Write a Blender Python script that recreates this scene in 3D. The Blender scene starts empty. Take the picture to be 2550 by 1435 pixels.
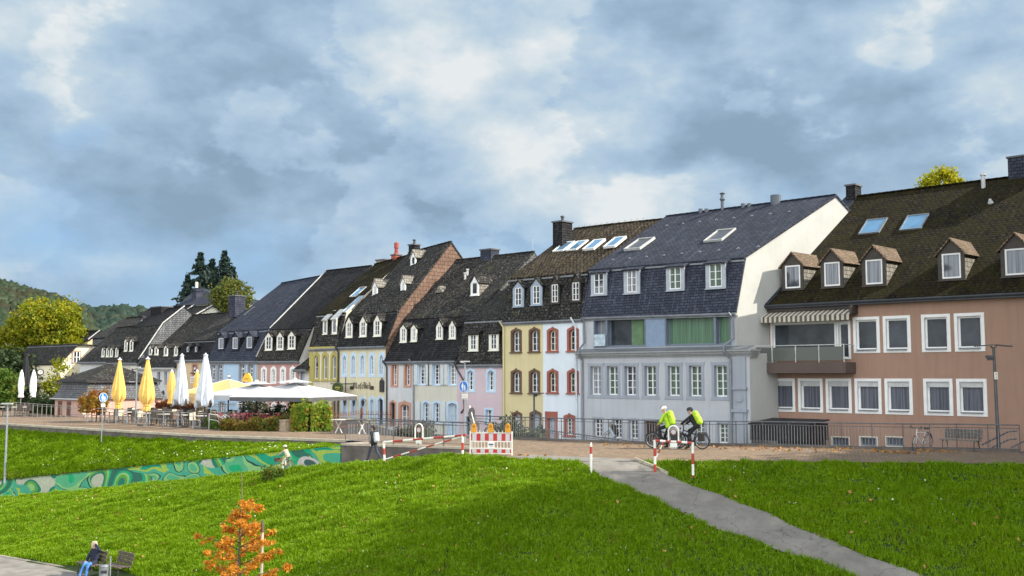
import bpy, bmesh, math, random
import numpy as np
from mathutils import Vector, Matrix
random.seed(7); RNG = np.random.default_rng(11)
SC = bpy.context.scene; COL = SC.collection
# ------------------------------------------------------------ camera, sky, sun
CAMH = 3.2; FPX = 2600.0; A = math.radians(132.22); T = math.radians(4.79)
fh = Vector((math.cos(A), math.sin(A), 0)); RT = Vector((fh.y, -fh.x, 0))
FW = Vector((fh.x*math.cos(T), fh.y*math.cos(T), math.sin(T)))
UP = Vector((-fh.x*math.sin(T), -fh.y*math.sin(T), math.cos(T)))
CAMP = Vector((0, 0, CAMH))
cam = bpy.data.cameras.new('camera'); camo = bpy.data.objects.new('camera', cam); COL.objects.link(camo)
camo.location = CAMP; camo.rotation_euler = FW.to_track_quat('-Z', 'Y').to_euler()
cam.sensor_width = 36; cam.lens = 36*FPX/2550; cam.clip_end = 6000; cam.clip_start = .3
SC.camera = camo
SUN_AZ = math.radians(41); SUN_EL = math.radians(36)
SUND = Vector((math.cos(SUN_AZ)*math.cos(SUN_EL), math.sin(SUN_AZ)*math.cos(SUN_EL), math.sin(SUN_EL)))
sl = bpy.data.lights.new('sun', 'SUN'); sl.energy = 5.0; sl.angle = math.radians(.6); sl.color = (1, .93, .80)
so = bpy.data.objects.new('sun', sl); COL.objects.link(so); so.rotation_euler = SUND.to_track_quat('Z', 'Y').to_euler()
SC.view_settings.view_transform = 'Standard'; SC.view_settings.look = 'None'
SC.view_settings.exposure = .66; SC.view_settings.gamma = 1

def ray(px, py): return FW*FPX + RT*(px-1275) + UP*(717.5-py)
def ony(px, py, Y): d = ray(px, py); return CAMP + d*(Y/d.y)
def onx(px, py, X): d = ray(px, py); return CAMP + d*(X/d.x)
def onz(px, py, z=0): d = ray(px, py); return CAMP + d*((z-CAMH)/d.z)
def atd(px, py, dep): return CAMP + ray(px, py)*(dep/FPX)
def proj(p):
    v = Vector(p)-CAMP; a = v.dot(FW); return 1275+FPX*v.dot(RT)/a, 717.5-FPX*v.dot(UP)/a, a

world = bpy.data.worlds.new('World'); SC.world = world; world.use_nodes = True
def build_world():
    nt = world.node_tree; N = nt.nodes; L = nt.links
    N.clear()
    out = N.new('ShaderNodeOutputWorld'); bg = N.new('ShaderNodeBackground')
    sky = N.new('ShaderNodeTexSky'); sky.sky_type = 'NISHITA'; sky.sun_disc = False
    sky.sun_elevation = SUN_EL; sky.sun_rotation = math.pi/2-SUN_AZ
    tc = N.new('ShaderNodeTexCoord')
    def vm(op, a, b=None, s=None):
        n = N.new('ShaderNodeVectorMath'); n.operation = op
        for i, v in ((0, a), (1, b)):
            if v is None: continue
            if isinstance(v, bpy.types.NodeSocket): L.new(v, n.inputs[i])
            else: n.inputs[i].default_value = v
        if s is not None: n.inputs[3].default_value = s
        return n
    def ma(op, a, b=0., c=None, clamp=False):
        n = N.new('ShaderNodeMath'); n.operation = op; n.use_clamp = clamp
        for i, v in ((0, a), (1, b), (2, c)):
            if v is None: continue
            if isinstance(v, bpy.types.NodeSocket): L.new(v, n.inputs[i])
            else: n.inputs[i].default_value = v
        return n.outputs[0]
    def noise(vec, sc, det, ro=.55, dist=0):
        n = N.new('ShaderNodeTexNoise'); L.new(vec, n.inputs['Vector']); n.inputs['Scale'].default_value = sc
        n.inputs['Detail'].default_value = det; n.inputs['Roughness'].default_value = ro; n.inputs['Distortion'].default_value = dist
        return n
    D = tc.outputs['Generated']
    # stretch vertically near the horizon: clouds are layers seen edge-on
    mp = N.new('ShaderNodeMapping'); L.new(D, mp.inputs['Vector']); mp.inputs['Scale'].default_value = (1, 1, 1.7)
    P = mp.outputs[0]
    w = noise(P, 3.2, 5, .6)
    wo = vm('SUBTRACT', w.outputs['Color'], (.5, .5, .5)); ws = vm('SCALE', wo.outputs[0], s=.16)
    DW = vm('ADD', D, ws.outputs[0]).outputs[0]
    def blob(px, py, r, amp, sy=1.):
        c = ray(px, py).normalized()
        d = vm('SUBTRACT', DW, tuple(c)).outputs[0]
        # anisotropic: scale z
        m = N.new('ShaderNodeMapping'); L.new(d, m.inputs['Vector']); m.inputs['Scale'].default_value = (1, 1, sy)
        ln = vm('LENGTH', m.outputs[0]).outputs['Value']
        mr = N.new('ShaderNodeMapRange'); mr.interpolation_type = 'SMOOTHERSTEP'
        L.new(ln, mr.inputs[0]); mr.inputs[1].default_value = 0; mr.inputs[2].default_value = r/FPX
        mr.inputs[3].default_value = amp; mr.inputs[4].default_value = 0
        return mr.outputs[0]
    n1 = noise(P, 5.5, 9, .55, .0).outputs[0]
    n2 = noise(P, 2.2, 6, .5, .1).outputs[0]
    # density/brightness field
    n5 = noise(P, 13, 10, .6, .0).outputs[0]
    bil = ma('SUBTRACT', 1.0, ma('ABSOLUTE', ma('MULTIPLY_ADD', noise(P, 7.5, 8, .58, .1).outputs[0], 4.0, -2.0)))
    br = ma('MULTIPLY_ADD', n1, .85, .015)
    br = ma('ADD', br, ma('MULTIPLY', ma('SUBTRACT', n5, .5), .60))
    br = ma('ADD', br, ma('MULTIPLY', ma('SUBTRACT', bil, .55), .13))
    br = ma('ADD', br, ma('MULTIPLY', ma('SUBTRACT', n2, .5), .5))
    for b in BLOBS: br = ma('ADD', br, blob(*b))
    # sunlit cauliflower edges: a second density field with a hard threshold
    e1 = noise(P, 5.2, 12, .52, .0).outputs[0]; e2 = noise(vm('ADD', P, (.004, .010, .034)).outputs[0], 5.2, 12, .52, .0).outputs[0]
    rim = ma('MULTIPLY', ma('SUBTRACT', e1, e2), 2.0)
    sm = N.new('ShaderNodeMapRange'); sm.interpolation_type = 'SMOOTHSTEP'; L.new(e1, sm.inputs[0]); sm.inputs[1].default_value = .49; sm.inputs[2].default_value = .525
    sm.inputs[3].default_value = -.085; sm.inputs[4].default_value = .095
    br = ma('ADD', br, sm.outputs[0]); br = ma('ADD', br, rim)
    ramp = N.new('ShaderNodeValToRGB'); L.new(br, ramp.inputs[0])
    e = ramp.color_ramp.elements
    e[0].position = 0; e[0].color = (.26, .375, .50, 1)
    e[1].position = 1; e[1].color = (.78, .82, .84, 1)
    for p, c in ((.22, (.32, .45, .60, 1)), (.42, (.395, .54, .70, 1)), (.58, (.475, .61, .735, 1)), (.78, (.60, .70, .77, 1))):
        x = e.new(p); x.color = c
    # clear blue patches
    n3 = noise(P, 3.0, 7, .6, .3).outputs[0]
    pm = ma('MULTIPLY_ADD', n3, 4.5, -2.55, clamp=True)
    for b in BLUE: pm = ma('ADD', pm, blob(*b), clamp=True)
    mx = N.new('ShaderNodeMix'); mx.data_type = 'RGBA'; L.new(ma('MULTIPLY', pm, .85), mx.inputs[0])
    skm = vm('SCALE', sky.outputs[0], s=.10).outputs[0]
    bl = N.new('ShaderNodeMix'); bl.data_type = 'RGBA'; bl.inputs[0].default_value = .75
    L.new(skm, bl.inputs[6]); bl.inputs[7].default_value = (.34, .60, .92, 1)
    L.new(ramp.outputs[0], mx.inputs[6]); L.new(bl.outputs[2], mx.inputs[7])
    # unseen sky behind the viewer is brightened and whitened as fill for the facades
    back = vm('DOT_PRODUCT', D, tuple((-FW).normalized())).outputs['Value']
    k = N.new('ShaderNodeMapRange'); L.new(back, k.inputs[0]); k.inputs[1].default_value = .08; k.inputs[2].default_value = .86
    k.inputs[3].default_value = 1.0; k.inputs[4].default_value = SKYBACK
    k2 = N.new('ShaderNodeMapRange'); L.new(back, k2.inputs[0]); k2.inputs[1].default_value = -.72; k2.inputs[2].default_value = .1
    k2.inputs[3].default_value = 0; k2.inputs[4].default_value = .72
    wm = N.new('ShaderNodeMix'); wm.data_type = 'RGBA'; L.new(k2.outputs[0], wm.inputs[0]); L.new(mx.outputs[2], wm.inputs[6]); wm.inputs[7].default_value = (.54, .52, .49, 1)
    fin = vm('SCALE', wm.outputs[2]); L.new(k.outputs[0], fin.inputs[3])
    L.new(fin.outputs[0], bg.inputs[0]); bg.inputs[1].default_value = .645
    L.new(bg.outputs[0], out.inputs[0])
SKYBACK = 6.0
# px, py, radius px, amplitude, vertical squash
BLOBS = [(700, 330, 620, -.12, 1.7), (450, 450, 420, -.10, 2), (950, 420, 420, -.12, 2), (300, 560, 420, -.12, 3.2), (520, 150, 260, -.06, 1.4),
         (1020, 190, 300, .26, 1.5), (1600, 220, 230, .34, 1.4), (1350, 330, 260, .30, 1.6), (1560, 410, 220, .26, 1.5), (1480, 90, 300, .12, 1.4),
         (1950, 300, 520, -.24, 2.1), (1700, 320, 180, -.12, 2.0), (2250, 420, 420, -.14, 3), (1800, 440, 190, .30, 1.7), (2120, 90, 340, .04, 2),
         (60, 60, 330, .30, 1.3), (260, 280, 240, .20, 1.5), (270, 672, 95, .44, 1.5), (150, 700, 220, .14, 3), (1600, 500, 140, .32, 1.6),
         (750, 610, 420, -.07, 4), (2450, 60, 420, .10, 1.5), (1350, 60, 420, .12, 1.6), (850, 520, 300, .0, 3), (2480, 330, 200, .12, 2)]
BLUE = [(560, 700, 380, .60, 2.2), (1250, 560, 380, .36, 2.6), (180, 560, 300, .35, 2), (100, 640, 300, .4, 3), (1450, 640, 300, .3, 2), (650, 590, 200, .4, 3), (215, 350, 90, .5, 1.2), (350, 760, 300, .4, 3), (1030, 560, 260, .25, 3)]
build_world()

# ------------------------------------------------------------ materials
MATS = {}
def newmat(name):
    m = bpy.data.materials.new(name); m.use_nodes = True; nt = m.node_tree; nt.nodes.clear()
    o = nt.nodes.new('ShaderNodeOutputMaterial'); b = nt.nodes.new('ShaderNodeBsdfPrincipled')
    nt.links.new(b.outputs[0], o.inputs[0]); return m, nt, b, o
def nd(nt, typ, **kw):
    n = nt.nodes.new('ShaderNode'+typ)
    for k, v in kw.items():
        if k.startswith('i_'):
            key = k[2:]; key = int(key) if key.isdigit() else key.replace('_', ' ')
            if isinstance(v, bpy.types.NodeSocket): nt.links.new(v, n.inputs[key])
            else: n.inputs[key].default_value = v
        else: setattr(n, k, v)
    return n
def c4(c): return (c[0], c[1], c[2], 1)
def mixc(nt, f, a, b, mode='MIX'):
    n = nd(nt, 'Mix', data_type='RGBA', blend_type=mode)
    for i, v in ((0, f), (6, a), (7, b)):
        if isinstance(v, bpy.types.NodeSocket): nt.links.new(v, n.inputs[i])
        else: n.inputs[i].default_value = c4(v) if i else v
    return n.outputs[2]
def mth(nt, op, a, b=0., clamp=False):
    n = nd(nt, 'Math', operation=op, use_clamp=clamp)
    for i, v in ((0, a), (1, b)):
        if isinstance(v, bpy.types.NodeSocket): nt.links.new(v, n.inputs[i])
        else: n.inputs[i].default_value = v
    return n.outputs[0]
def rng_(nt, v, a, b, c=0., d=1.):
    n = nd(nt, 'MapRange', i_0=v); n.inputs[1].default_value = a; n.inputs[2].default_value = b
    n.inputs[3].default_value = c; n.inputs[4].default_value = d; return n.outputs[0]
def geo(nt): return nt.nodes.new('ShaderNodeNewGeometry').outputs['Position']
def noi(nt, vec, s, det=4, ro=.55, col=False):
    n = nd(nt, 'TexNoise', i_Vector=vec, i_Scale=s, i_Detail=det, i_Roughness=ro); return n.outputs[1 if col else 0]
def bump(nt, b, h, st=.3, d=.02):
    n = nd(nt, 'Bump', i_Height=h, i_Strength=st, i_Distance=d); nt.links.new(n.outputs[0], b.inputs['Normal'])

def M_plain(name, c, rough=.6, var=.15, sc=3., metal=0., bmp=.0, spec=.5):
    if name in MATS: return MATS[name]
    m, nt, b, o = newmat(name); p = geo(nt)
    f = noi(nt, p, sc, 5)
    d = tuple(x*(1-var) for x in c); u = tuple(min(1, x*(1+var)) for x in c)
    nt.links.new(mixc(nt, rng_(nt, f, .3, .7), d, u), b.inputs['Base Color'])
    b.inputs['Roughness'].default_value = rough; b.inputs['Metallic'].default_value = metal
    b.inputs['Specular IOR Level'].default_value = spec
    if bmp: bump(nt, b, noi(nt, p, sc*12, 3), bmp, .02)
    MATS[name] = m; return m
def M_plaster(name, c, dirt=.18):
    if name in MATS: return MATS[name]
    m, nt, b, o = newmat(name); p = geo(nt)
    f = noi(nt, p, .7, 6, .6); base = mixc(nt, rng_(nt, f, .3, .7), tuple(x*.93 for x in c), tuple(min(1, x*1.05) for x in c))
    mp = nd(nt, 'Mapping', i_Vector=p); mp.inputs['Scale'].default_value = (3.5, 3.5, .28)
    st = noi(nt, mp.outputs[0], 1.3, 5, .65)
    base = mixc(nt, rng_(nt, st, .46, .78, 0, dirt*3.2), base, tuple(x*.55 for x in c))
    g = noi(nt, p, 38, 3, .7)
    base = mixc(nt, rng_(nt, g, .35, .7, 0, .16), base, tuple(x*.6 for x in c))
    nt.links.new(base, b.inputs['Base Color']); b.inputs['Roughness'].default_value = .93
    b.inputs['Specular IOR Level'].default_value = .2
    bump(nt, b, noi(nt, p, 25, 5, .7), .45, .02)
    MATS[name] = m; return m
def M_shingle(name, c1, c2, tw=.28, th=.2, moss=None, mossamt=.0, fleck=.0, gap=.022, bs=.7, fleckc=(.35, .34, .31)):
    if name in MATS: return MATS[name]
    m, nt, b, o = newmat(name); uv = nt.nodes.new('ShaderNodeUVMap').outputs[0]; p = geo(nt)
    wv = nd(nt, 'VectorMath', operation='SCALE', i_0=nd(nt, 'VectorMath', operation='SUBTRACT', i_0=noi(nt, p, 4, 2, .5, True), i_1=(.5, .5, .5)).outputs[0]); wv.inputs[3].default_value = .05
    uv2 = nd(nt, 'VectorMath', operation='ADD', i_0=uv, i_1=wv.outputs[0]).outputs[0]
    br = nd(nt, 'TexBrick', i_Vector=uv2, offset=.5); I = br.inputs
    I['Color1'].default_value = c4(c1); I['Color2'].default_value = c4(c2); I['Mortar'].default_value = c4(tuple(x*.25 for x in c1))
    I['Scale'].default_value = 1; I['Brick Width'].default_value = tw; I['Row Height'].default_value = th; I['Mortar Size'].default_value = gap
    I['Mortar Smooth'].default_value = .3; I['Bias'].default_value = -.2
    col = br.outputs[0]
    big = noi(nt, p, .55, 6, .65)
    col = mixc(nt, rng_(nt, big, .3, .7, 0, .55), col, tuple(x*.55 for x in c1))
    st = nd(nt, 'Mapping', i_Vector=uv); st.inputs['Scale'].default_value = (5, .35, 1)
    col = mixc(nt, rng_(nt, noi(nt, st.outputs[0], 1.2, 5, .7), .52, .75, 0, .5), col, tuple(min(1, x*1.9) for x in c2))
    if moss:
        mn = noi(nt, p, 1.1, 8, .7); f = rng_(nt, mn, .62-mossamt*.35, .70-mossamt*.2, 0, .85)
        mc = mixc(nt, rng_(nt, noi(nt, p, 7, 4), .35, .7), moss, tuple(x*.45 for x in moss))
        col = mixc(nt, f, col, mc)
    if fleck:
        fn = noi(nt, p, 6.5, 6, .75); f = rng_(nt, fn, .66-fleck*.12, .72-fleck*.1, 0, .8)
        col = mixc(nt, f, col, fleckc)
    nt.links.new(col, b.inputs['Base Color']); b.inputs['Roughness'].default_value = .85; b.inputs['Specular IOR Level'].default_value = .15
    # each course tilts: sawtooth up the slope
    sp = nd(nt, 'SeparateXYZ', i_0=uv2); saw = mth(nt, 'FRACT', mth(nt, 'DIVIDE', sp.outputs[1], th))
    h = mth(nt, 'ADD', mth(nt, 'MULTIPLY', saw, -.8), mth(nt, 'MULTIPLY', br.outputs['Fac'], -.9))
    h = mth(nt, 'ADD', h, mth(nt, 'MULTIPLY', noi(nt, p, 14, 4, .7), .9))
    bump(nt, b, h, bs, .03)
    MATS[name] = m; return m
def M_glass(name, c=(.02, .025, .03), cur=None, amt=.5, stripes=True):
    if name in MATS: return MATS[name]
    m, nt, b, o = newmat(name); p = geo(nt)
    f = noi(nt, p, .9, 3); col = mixc(nt, rng_(nt, f, .35, .7), c, tuple(x*2.6+.006 for x in c))
    if cur:
        mp = nd(nt, 'Mapping', i_Vector=p); mp.inputs['Scale'].default_value = (9, 9, .15)
        s = rng_(nt, noi(nt, mp.outputs[0], 1.4, 3, .6), .35, .65)
        cc = mixc(nt, s, tuple(x*.45 for x in cur), cur)
        q = rng_(nt, noi(nt, p, .45, 2), .5-amt*.3, .55-amt*.3)
        col = mixc(nt, q, col, cc)
    nt.links.new(col, b.inputs['Base Color']); b.inputs['Roughness'].default_value = .09
    b.inputs['Specular IOR Level'].default_value = .32
    bump(nt, b, noi(nt, p, 1.7, 2), .05, .02)
    MATS[name] = m; return m
def M_leaf(name, c1, c2, tr=.35, sc=.6, c3=None):
    if name in MATS: return MATS[name]
    m, nt, b, o = newmat(name); p = geo(nt)
    col = mixc(nt, rng_(nt, noi(nt, p, sc, 5, .6), .35, .65), c1, c2)
    if c3: col = mixc(nt, rng_(nt, noi(nt, p, sc*2.3, 4, .6), .52, .64), col, c3)
    r = nd(nt, 'ObjectInfo'); fi = noi(nt, p, 9, 2)
    col = mixc(nt, rng_(nt, fi, .3, .7, 0, .5), col, tuple(x*.5 for x in c1))
    nt.links.new(col, b.inputs['Base Color']); b.inputs['Roughness'].default_value = .6; b.inputs['Specular IOR Level'].default_value = .25
    t = nd(nt, 'BsdfTranslucent', i_0=col); ms = nd(nt, 'MixShader', i_0=tr)
    nt.links.new(b.outputs[0], ms.inputs[1]); nt.links.new(t.outputs[0], ms.inputs[2]); nt.links.new(ms.outputs[0], o.inputs[0])
    MATS[name] = m; return m
def M_pavers(name, c1, c2, w=.22, h=.11, dirtc=(.09, .08, .06)):
    if name in MATS: return MATS[name]
    m, nt, b, o = newmat(name); uv = geo(nt)
    rot = nd(nt, 'Mapping', i_Vector=uv); rot.inputs['Rotation'].default_value = (0, 0, .35)
    br = nd(nt, 'TexBrick', i_Vector=rot.outputs[0], offset=.5); I = br.inputs
    I['Color1'].default_value = c4(c1); I['Color2'].default_value = c4(c2); I['Mortar'].default_value = c4(tuple(x*.35 for x in c1))
    I['Scale'].default_value = 1; I['Brick Width'].default_value = w; I['Row Height'].default_value = h; I['Mortar Size'].default_value = .012
    col = mixc(nt, rng_(nt, noi(nt, uv, .5, 6, .65), .35, .7, 0, .7), br.outputs[0], tuple((a+b_)*.42 for a, b_ in zip(c1, dirtc)))
    col = mixc(nt, rng_(nt, noi(nt, uv, 5, 5, .7), .5, .75, 0, .6), col, tuple(x*.5 for x in c1))
    col = mixc(nt, rng_(nt, noi(nt, uv, 1.8, 4, .7), .58, .72, 0, .5), col, tuple(min(1, x*1.5) for x in c2))
    nt.links.new(col, b.inputs['Base Color']); b.inputs['Roughness'].default_value = .85
    bump(nt, b, mth(nt, 'ADD', mth(nt, 'MULTIPLY', br.outputs['Fac'], -1), noi(nt, uv, 9, 4)), .5, .01)
    MATS[name] = m; return m

# ------------------------------------------------------------ mesh builder
ORG = {}
class MB:
    def __init__(s): s.v = []; s.f = []
    def poly(s, pts):
        n = len(s.v); s.v += [tuple(p) for p in pts]; s.f.append(tuple(range(n, n+len(pts)))); return s
    def box(s, x0, x1, y0, y1, z0, z1):
        return s.hexa([(x0, y0), (x1, y0), (x1, y1), (x0, y1)], z0, z1)
    def hexa(s, q, z0, z1):
        n = len(s.v); s.v += [(a, b, z0) for a, b in q]+[(a, b, z1) for a, b in q]; k = len(q)
        s.f.append(tuple(n+i for i in reversed(range(k)))); s.f.append(tuple(n+k+i for i in range(k)))
        for i in range(k): j = (i+1) % k; s.f.append((n+i, n+j, n+k+j, n+k+i))
        return s
    def slab(s, q, t, n=None):
        """a polygon q given thickness t downwards along its normal"""
        q = [Vector(p) for p in q]; nn = n or (q[1]-q[0]).cross(q[2]-q[0]).normalized()
        r = [p-nn*t for p in q]; a = len(s.v); k = len(q); s.v += [tuple(p) for p in q+r]
        s.f.append(tuple(a+i for i in range(k))); s.f.append(tuple(a+k+i for i in reversed(range(k))))
        for i in range(k): j = (i+1) % k; s.f.append((a+j, a+i, a+k+i, a+k+j))
        return s
    def obox(s, c, ax, ay, az):
        """oriented box: centre, half-axis vectors"""
        c = Vector(c); ax, ay, az = Vector(ax), Vector(ay), Vector(az)
        P = [c+ax*i+ay*j+az*k for k in (-1, 1) for j in (-1, 1) for i in (-1, 1)]
        n = len(s.v); s.v += [tuple(p) for p in P]
        for f in ((0, 2, 3, 1), (4, 5, 7, 6), (0, 1, 5, 4), (2, 6, 7, 3), (0, 4, 6, 2), (1, 3, 7, 5)): s.f.append(tuple(n+i for i in f))
        return s
    def bar(s, p0, p1, w, h, up=(0, 0, 1)):
        p0, p1 = Vector(p0), Vector(p1); d = (p1-p0); l = d.length; d.normalize(); up = Vector(up)
        sd = d.cross(up)
        if sd.length < 1e-4: sd = d.cross(Vector((1, 0, 0)))
        sd.normalize(); u = sd.cross(d)
        return s.obox((p0+p1)/2, d*l/2, sd*w/2, u*h/2)
    def tube(s, pts, r, n=8, caps=True):
        pts = [Vector(p) for p in pts]; rs = r if isinstance(r, (list, tuple)) else [r]*len(pts)
        base = len(s.v); prev = None
        for i, p in enumerate(pts):
            d = (pts[min(i+1, len(pts)-1)]-pts[max(i-1, 0)]).normalized()
            a = prev if prev is not None and abs(prev.dot(d)) < .95 else (Vector((0, 0, 1)) if abs(d.z) < .9 else Vector((1, 0, 0)))
            a = (a-d*a.dot(d)).normalized(); prev = a; b = d.cross(a)
            for k in range(n):
                t = 2*math.pi*k/n; s.v.append(tuple(p+(a*math.cos(t)+b*math.sin(t))*rs[i]))
        for i in range(len(pts)-1):
            for k in range(n):
                j = (k+1) % n; s.f.append((base+i*n+k, base+i*n+j, base+(i+1)*n+j, base+(i+1)*n+k))
        if caps:
            s.f.append(tuple(base+k for k in reversed(range(n)))); e = base+(len(pts)-1)*n; s.f.append(tuple(e+k for k in range(n)))
        return s
    def lathe(s, c, prof, n=16, ax=(0, 0, 1), fn=None, hf=None):
        """prof: (r, h) pairs around axis"""
        c = Vector(c); ax = Vector(ax).normalized(); a = ax.orthogonal().normalized() if abs(ax.z) < .99 else Vector((1, 0, 0)); b = ax.cross(a)
        base = len(s.v)
        for i, (r, h) in enumerate(prof):
            for k in range(n):
                t = 2*math.pi*k/n; rr = r*(fn(t, i) if fn else 1); s.v.append(tuple(c+ax*(h+(hf(t, i) if hf else 0))+(a*math.cos(t)+b*math.sin(t))*rr))
        for i in range(len(prof)-1):
            for k in range(n):
                j = (k+1) % n; s.f.append((base+i*n+k, base+i*n+j, base+(i+1)*n+j, base+(i+1)*n+k))
        s.f.append(tuple(base+k for k in reversed(range(n)))); e = base+(len(prof)-1)*n; s.f.append(tuple(e+k for k in range(n)))
        return s
    def torus(s, c, ax, R, r, n=24, m=6):
        c = Vector(c); ax = Vector(ax).normalized(); a = ax.orthogonal().normalized(); b = ax.cross(a); base = len(s.v)
        for i in range(n):
            t = 2*math.pi*i/n; d = a*math.cos(t)+b*math.sin(t)
            for k in range(m):
                u = 2*math.pi*k/m; s.v.append(tuple(c+d*(R+r*math.cos(u))+ax*r*math.sin(u)))
        for i in range(n):
            for k in range(m):
                i2 = (i+1) % n; k2 = (k+1) % m; s.f.append((base+i*m+k, base+i2*m+k, base+i2*m+k2, base+i*m+k2))
        return s
    def ring(s, outer, inner, y0, y1):
        """frame between two (x,z) outlines in the XZ plane from y0 (front) to y1 (back)"""
        n = len(outer); b = len(s.v)
        for pts, y in ((outer, y0), (inner, y0), (outer, y1), (inner, y1)): s.v += [(x, y, z) for x, z in pts]
        for i in range(n):
            j = (i+1) % n
            s.f.append((b+i, b+j, b+n+j, b+n+i))                # front
            s.f.append((b+n+i, b+n+j, b+3*n+j, b+3*n+i))        # reveal
            s.f.append((b+j, b+i, b+2*n+i, b+2*n+j))            # outside
            s.f.append((b+2*n+j, b+2*n+i, b+3*n+i, b+3*n+j))    # back
        return s
    def build(s, name, mat, parent=None, smooth=False, uv=True, fixn=False):
        off = ORG.get(parent.name, Vector((0, 0, 0))) if parent else Vector((0, 0, 0))
        me = bpy.data.meshes.new(name)
        vs = np.array(s.v, dtype=float).reshape(-1, 3)
        me.from_pydata([tuple(v) for v in (vs-np.array(off))], [], s.f)
        me.materials.append(mat)
        if smooth: me.polygons.foreach_set('use_smooth', [True]*len(me.polygons))
        if fixn:
            bm = bmesh.new(); bm.from_mesh(me); bmesh.ops.recalc_face_normals(bm, faces=bm.faces); bm.to_mesh(me); bm.free()
        me.update()
        if uv:
            ul = me.uv_layers.new(name='UVMap'); dat = np.zeros(len(me.loops)*2)
            for p in me.polygons:
                n = p.normal
                if abs(n.z) > .999: h = Vector((1, 0, 0)); w = Vector((0, 1, 0))
                else:
                    h = Vector((-n.y, n.x, 0)).normalized(); w = n.cross(h)
                    if w.z < 0: w = -w
                for li in p.loop_indices:
                    q = vs[me.loops[li].vertex_index]; dat[2*li] = q[0]*h.x+q[1]*h.y; dat[2*li+1] = q[0]*w.x+q[1]*w.y+q[2]*w.z
            ul.data.foreach_set('uv', dat)
        o = bpy.data.objects.new(name, me); COL.objects.link(o)
        if parent: o.parent = parent
        ORG[o.name] = off
        return o

def tag(o, label=None, cat=None, group=None, kind=None):
    if label: o['label'] = label
    if cat: o['category'] = cat
    if group: o['group'] = group
    if kind: o['kind'] = kind
    return o
def thing(name, label, cat, loc=(0, 0, 0), group=None):
    o = bpy.data.objects.new(name, None); COL.objects.link(o); o.location = loc; o.empty_display_size = .3
    ORG[o.name] = Vector(loc); return tag(o, label, cat, group)
def local(name, label, cat, group=None):
    """an Empty whose children are built round (0,0,0); place it afterwards with put()"""
    return thing(name, label, cat, (0, 0, 0), group)
def put(o, loc, rz=0, s=1):
    o.location = loc; o.rotation_euler = (0, 0, rz); o.scale = (s, s, s); return o
def copy_tree(o, parent=None):
    c = o.copy(); COL.objects.link(c); c.parent = parent
    for ch in o.children: copy_tree(ch, c)
    return c
def leaves(name, P, size, mat, parent=None, aspect=1.4, up=.0, verts=4):
    """scatter leaf-sized faces at points P (N,3)"""
    n = len(P); P = np.asarray(P, float)
    if parent is not None: P = P-np.array(ORG.get(parent.name, Vector((0, 0, 0))))
    a = RNG.normal(size=(n, 3)); a /= np.linalg.norm(a, axis=1)[:, None]
    b = RNG.normal(size=(n, 3)); b[:, 2] += up; b -= a*(a*b).sum(1)[:, None]; b /= np.linalg.norm(b, axis=1)[:, None]
    s = size*RNG.uniform(.6, 1.4, n)[:, None]
    V = np.stack([P-a*s*.5, P-b*s*.5*aspect, P+a*s*.5, P+b*s*.5*aspect], 1).reshape(-1, 3)
    return raw(name, V, np.arange(4*n).reshape(-1, 4), mat, parent)
def raw(name, V, F, mat, parent=None):
    me = bpy.data.meshes.new(name); nv = len(V); nf = len(F); k = F.shape[1]
    me.vertices.add(nv); me.vertices.foreach_set('co', np.asarray(V, np.float32).ravel())
    me.loops.add(nf*k); me.loops.foreach_set('vertex_index', np.asarray(F, np.int32).ravel())
    me.polygons.add(nf); me.polygons.foreach_set('loop_start', np.arange(0, nf*k, k, dtype=np.int32))
    me.update(calc_edges=True); me.materials.append(mat)
    o = bpy.data.objects.new(name, me); COL.objects.link(o)
    if parent: o.parent = parent
    ORG[o.name] = ORG.get(parent.name, Vector((0, 0, 0))) if parent else Vector((0, 0, 0))
    return o
def lerp_table(x, tab):
    xs = [t[0] for t in tab]; return np.interp(x, xs, [t[1] for t in tab])
# ------------------------------------------------------------ terrain
WALL = [(-160, 8), (-110, 17.5), (-64.7, 26.0), (-38.9, 31.0), (-32.5, 33.1), (-30, 33.9)]
WTOP = [(-160, -4.1), (-110, -4.1), (-70, -3.45), (-64.7, -3.04), (-38.9, -.06), (-30, -.02)]
RAMP = [(-160, -4.4), (-75, -4.4), (-64.7, -4.15), (-41, -1.22), (-38, -.82), (-34.3, -.41), (-31, 0)]
KERB = [(-180, 23.5), (-110, 27.5), (-72.6, 29.07), (-60.1, 29.86), (-50.5, 30.69), (-45.1, 32.1), (-41.1, 33.05), (-38.9, 33.1)]
YT = [(-34.0, 30.0), (-30, 30.1), (-27, 30.4), (-24.7, 30.8), (-22.6, 33.1), (-18.4, 36.4), (-11.9, 40.8), (-2, 47.5), (10, 56)]
FL = [(-38.05, 39.0), (-32.6, 39.5), (-26.6, 41.0), (-23.6, 42.9), (-20.4, 44.1), (-18.0, 44.9), (-16.2, 46.2), (-13.9, 47.0), (0, 49.5), (12, 53)]
def T1(t, x): return float(lerp_table(x, t))
def ytop(X): return np.where(X <= -34, lerp_table(X, WALL)-2.5, lerp_table(X, YT))
def ztop(X): return np.where(X <= -31, lerp_table(X, RAMP), 0.)-.02
def wob(X, Y):
    return .05*np.sin(X*.9+Y*.5)+.045*np.sin(X*.37-Y*.8+1)+.03*np.sin(X*1.9+Y*1.3+2)+.025*np.sin(3.1*Y-X*2.3)
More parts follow.
